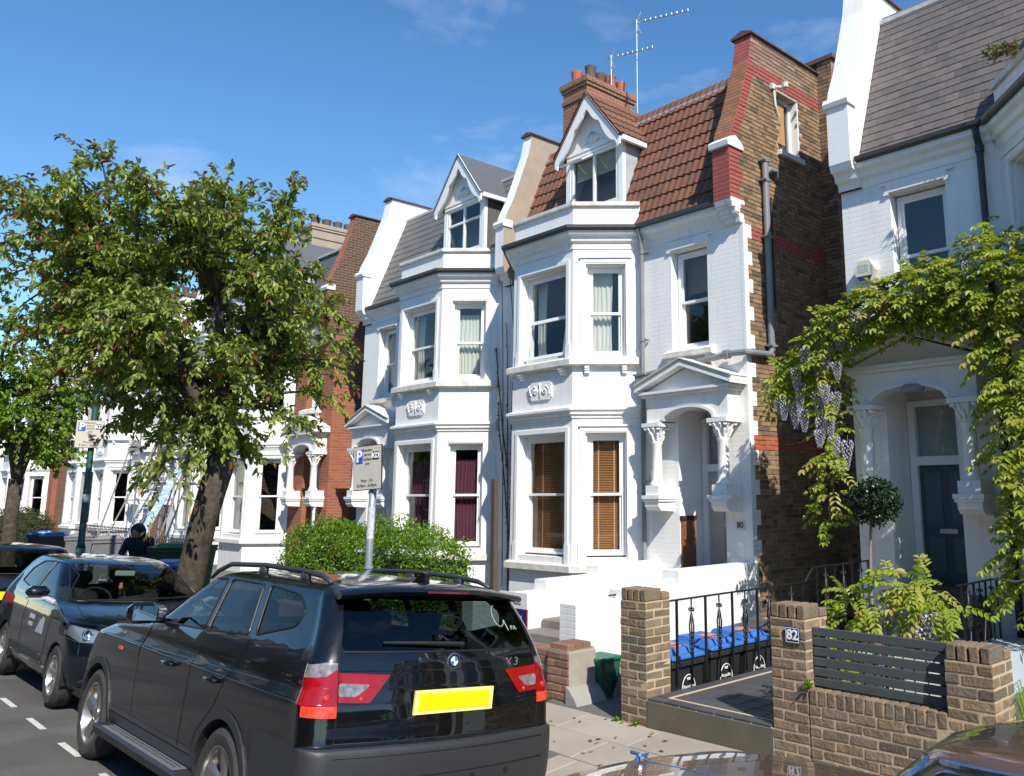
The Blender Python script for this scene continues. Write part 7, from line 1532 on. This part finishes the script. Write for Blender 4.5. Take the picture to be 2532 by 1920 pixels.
wisteria('mature wisteria with mauve racemes trained over the porch', (-3.7, 10.1, .3),
    [([(-6.75, 9.95, 3.50), (-6.2, 9.9, 3.9), (-5.75, 9.9, 4.35)], (.12, .20, .24), 165, 1), ([(-5.75, 9.9, 4.35), (-5.2, 9.95, 4.48), (-4.6, 10.0, 4.62), (-4.0, 10.0, 4.6), (-3.1, 9.95, 4.55)], (.16, .20, .30, .44, .5), 640, 1), ([(-4.1, 10.1, 4.9), (-3.7, 10.15, 5.3)], (.2, .14), 26, 1), ([(-5.95, 9.9, 3.9), (-5.90, 9.9, 3.2), (-5.88, 9.85, 2.5), (-6.0, 9.8, 1.6)], (.20, .14, .14, .12), 78, 1), ([(-3.55, 9.95, 4.3), (-3.5, 9.95, 3.4), (-3.45, 9.9, 2.6), (-3.4, 9.85, 1.8), (-3.45, 9.75, 1.1)], (.40, .38, .34, .34, .32), 430, 1)],
    rac, [([(-3.55, 10.2, .1), (-3.62, 10.15, 1.2), (-3.58, 10.2, 2.4), (-3.7, 10.2, 3.6), (-3.9, 10.15, 4.3), (-4.8, 10.1, 4.5), (-5.4, 10.05, 4.35), (-5.8, 9.95, 4.1)], [.06, .055, .05, .045, .04, .03, .022, .012]), ([(-3.5, 10.2, .1), (-3.5, 10.1, 1.5), (-3.6, 10.15, 2.6), (-3.65, 10.1, 3.9)], [.04, .035, .03, .02]), ([(-5.4, 10.05, 4.3), (-5.7, 10.0, 4.1), (-6.1, 9.95, 3.8), (-6.6, 9.95, 3.5)], [.018, .014, .01, .005]), ([(-4.5, 10.1, 4.45), (-5.1, 10.05, 4.15), (-5.55, 10.0, 4.05)], [.02, .016, .008]), ([(-5.85, 9.95, 4.1), (-5.88, 9.9, 3.2), (-5.9, 9.85, 2.2), (-6.0, 9.8, 1.6)], [.014, .012, .01, .006]), ([(-6.1, 9.9, 2.95), (-6.35, 9.8, 2.8), (-6.5, 9.7, 2.78)], .004)], 41, 150)
wisteria('young lime green wisteria shoots rising behind the grey slats', (-3.3, 6.5, .1),
    [([(-3.95, 6.45, .98), (-3.6, 6.45, 1.30), (-3.2, 6.5, 1.42), (-2.95, 6.5, 1.28)], (.15, .2, .18, .14), 120, 1), ([(-3.9, 6.4, .8), (-3.6, 6.4, .95)], (.12, .12), 14, 1), ([(-2.6, 7.4, 1.5), (-2.2, 7.2, 1.6)], (.12, .16), 16, 1)], [(-3.36, 6.36, 1.28), (-3.40, 6.4, 1.2), (-3.05, 6.42, 1.25), (-3.45, 6.3, 1.12), (-3.08, 6.35, 1.15)],
    [([(-3.5, 6.5, .1), (-3.5, 6.5, .9), (-3.4, 6.5, 1.3)], .014)]+[([(-3.75+.09*i, 6.4+.05*(i % 3), .1), (-3.76+.09*i+.02*math.sin(i), 6.42, .8), (-3.74+.09*i-.03*math.sin(2*i), 6.4, 1.0+.35*((i*7) % 5)/5)], [.008, .006, .003]) for i in range(13)]+[([(-2.2, 7.2, 1.45), (-2.5, 7.3, 1.5), (-2.75, 7.35, 1.42), (-2.95, 7.3, 1.44)], [.018, .014, .01, .005])], 43, 40, .2)
# strappy grass clump at the wall end
r = random.Random(5); GR = thing('grass_clump', 'strappy green grass clump beside the low end pier', 'plant', (-2.2, 6.35, .1)); b = MB()
for i in range(160):
    a = r.uniform(0, 6.28); p = Vector((-2.22+.07*math.cos(a), 6.35+.07*math.sin(a), .1)); q = p+Vector((math.cos(a)*.16, math.sin(a)*.16, r.uniform(.4, .75))); e = q+Vector((math.cos(a)*.14, math.sin(a)*.14, -.12)); s = Vector((-math.sin(a), math.cos(a), 0))*.006
    b.add((p-s, p+s, q+s, q-s, e), ((0, 1, 2, 3), (3, 2, 4)), r.random())
b.build('blades', privet, GR, kind='stuff', normals=False)
for i, (x, y) in enumerate(((-5.84, 5.83), (-5.62, 5.82), (-3.79, 5.84), (-6.95, 5.93))):
    W_ = thing('weed', ('small weed at the passage-side foot of the brick gate pier', 'small weed below the path-side of the brick gate pier', 'weed growing on the low wall beside the numbered pier', 'small weed at the foot of the worn red brown wall')[i], 'plant', (x, y, .11 if i != 2 else .66), 'weeds at the wall foot'); b = MB(); z0 = .11 if i != 2 else .70
    for k in range(26): d = rv(r).normalized(); d.z = abs(d.z); leaf(b, Vector((x, y, z0)), (d-Vector((0, .3, 0))).normalized(), Vector((0, 0, 1)), r.uniform(.03, .07), .018, r.random())
    b.build('leaves', privet, W_, kind='stuff', normals=False)
# bare creeper and cables on the party wall
CR = thing('creeper', 'bare brown creeper stems climbing the party wall between the bays', 'climber', (-13.6, 10.56, .1)); b = MB(); bb = MB()
for k, P in enumerate(([(-13.55, 10.55, .1), (-13.6, 10.55, 2), (-13.66, 10.56, 3.4), (-13.7, 10.57, 4.6), (-13.78, 10.57, 5.6)], [(-13.6, 10.55, 1.6), (-13.75, 10.55, 2.6), (-13.95, 10.56, 3.5), (-13.98, 10.57, 4.0)], [(-13.62, 10.55, 2.6), (-13.8, 10.55, 3.4), (-14.02, 10.56, 4.6), (-14.1, 10.57, 5.15)], [(-13.56, 10.55, 1.0), (-13.5, 10.55, 2.4), (-13.52, 10.55, 3.6)], [(-13.55, 10.55, .4), (-13.42, 10.55, 1.8), (-13.40, 10.55, 2.9)])):
    b.tube([Vector(p) for p in P], [.016-.002*i for i in range(len(P))], 5)
    for i in range(70):
        t = r.random()*(len(P)-1); j = int(t); p = Vector(P[j]).lerp(Vector(P[min(j+1, len(P)-1)]), t-j); leaf(bb, p, (rv(r)+Vector((0, -.5, .3))).normalized(), Vector((0, -1, 0)), .05, .02, r.random())
b.build('stems', vine, CR); bb.build('buds', mat('brown_bud', rnd=[(.16, .08, .05), (.12, .07, .05), (.2, .12, .06)], rough=.8), CR, kind='stuff', normals=False)
for k, P in enumerate(([(-13.9, 10.52, 6.5), (-13.86, 10.55, 5.2), (-13.8, 10.56, 3.0), (-13.75, 10.56, .4)], [(-13.6, 10.5, 6.55), (-13.5, 10.55, 5.4), (-13.55, 10.56, 2.5)])):
    b = MB(); b.tube([Vector(p) for p in P], .009, 5); tag(b.build('cable', blackp), ('thin black cable down the party wall beside the slate-roofed bay', 'thin black cable down the party wall beside the tiled-roof bay')[k], 'cable', 'cables on the party wall')
# potted plant on the bay roof at the right
b = MB(); H = thing('roof_plant', 'reddish trailing plant on the bay parapet of the slate-roofed house', 'plant', (-3.35, 9.95, 7.3))
for k in range(120): d = rv(r).normalized(); d.z = abs(d.z); leaf(b, Vector((-3.35+r.uniform(-.2, .2), 9.95+r.uniform(-.12, .12), 7.28+r.uniform(0, .12))), d, Vector((0, 0, 1)), .08, .03, r.random())
b.build('leaves', mat('red_green_leaf', rnd=[(.2, .03, .03), (.1, .14, .02), (.14, .2, .03)], rough=.6, trans=.3), H, kind='stuff', normals=False)
# terrace across the road, seen only as reflections
for X0, sg, lb in ((14.2, -1, 'brown brick house across the road opposite the wisteria house'), (2.1, 1, 'brick house across the road opposite the tiled-roof house'), (.6, -1, 'brick house across the road beside the broad green tree'), (-11.5, 1, 'brown brick house across the road opposite the cherry tree'), (-13.2, -1, 'brick house across the road opposite the scaffolding'), (-25.3, 1, 'brown brick house across the road near the far street tree'), (-27.0, -1, 'paired brick house across the road left of the one near the far street tree'), (-39.0, 1, 'brown brick house at the far end of the row across the road'), (-40.7, -1, 'brick house at the far end of the row across the road'), (-52.6, 1, 'paired brick house beyond the far end of the row across the road'), (-54.3, -1, 'last brick house but one across the road'), (-66.2, 1, 'last brick house across the road')):
    house(X0, sg, lb, dict(roof='far', lod=2, y0=-12.0, ysg=-1, wall=farb, trim=farb, flankm=farb, glass=pane_dark, copem=MAT['coping_tile'], noparty=sg > 0, group='houses across the road'))
for o in bpy.data.objects:
    if '_o' in o: del o['_o']
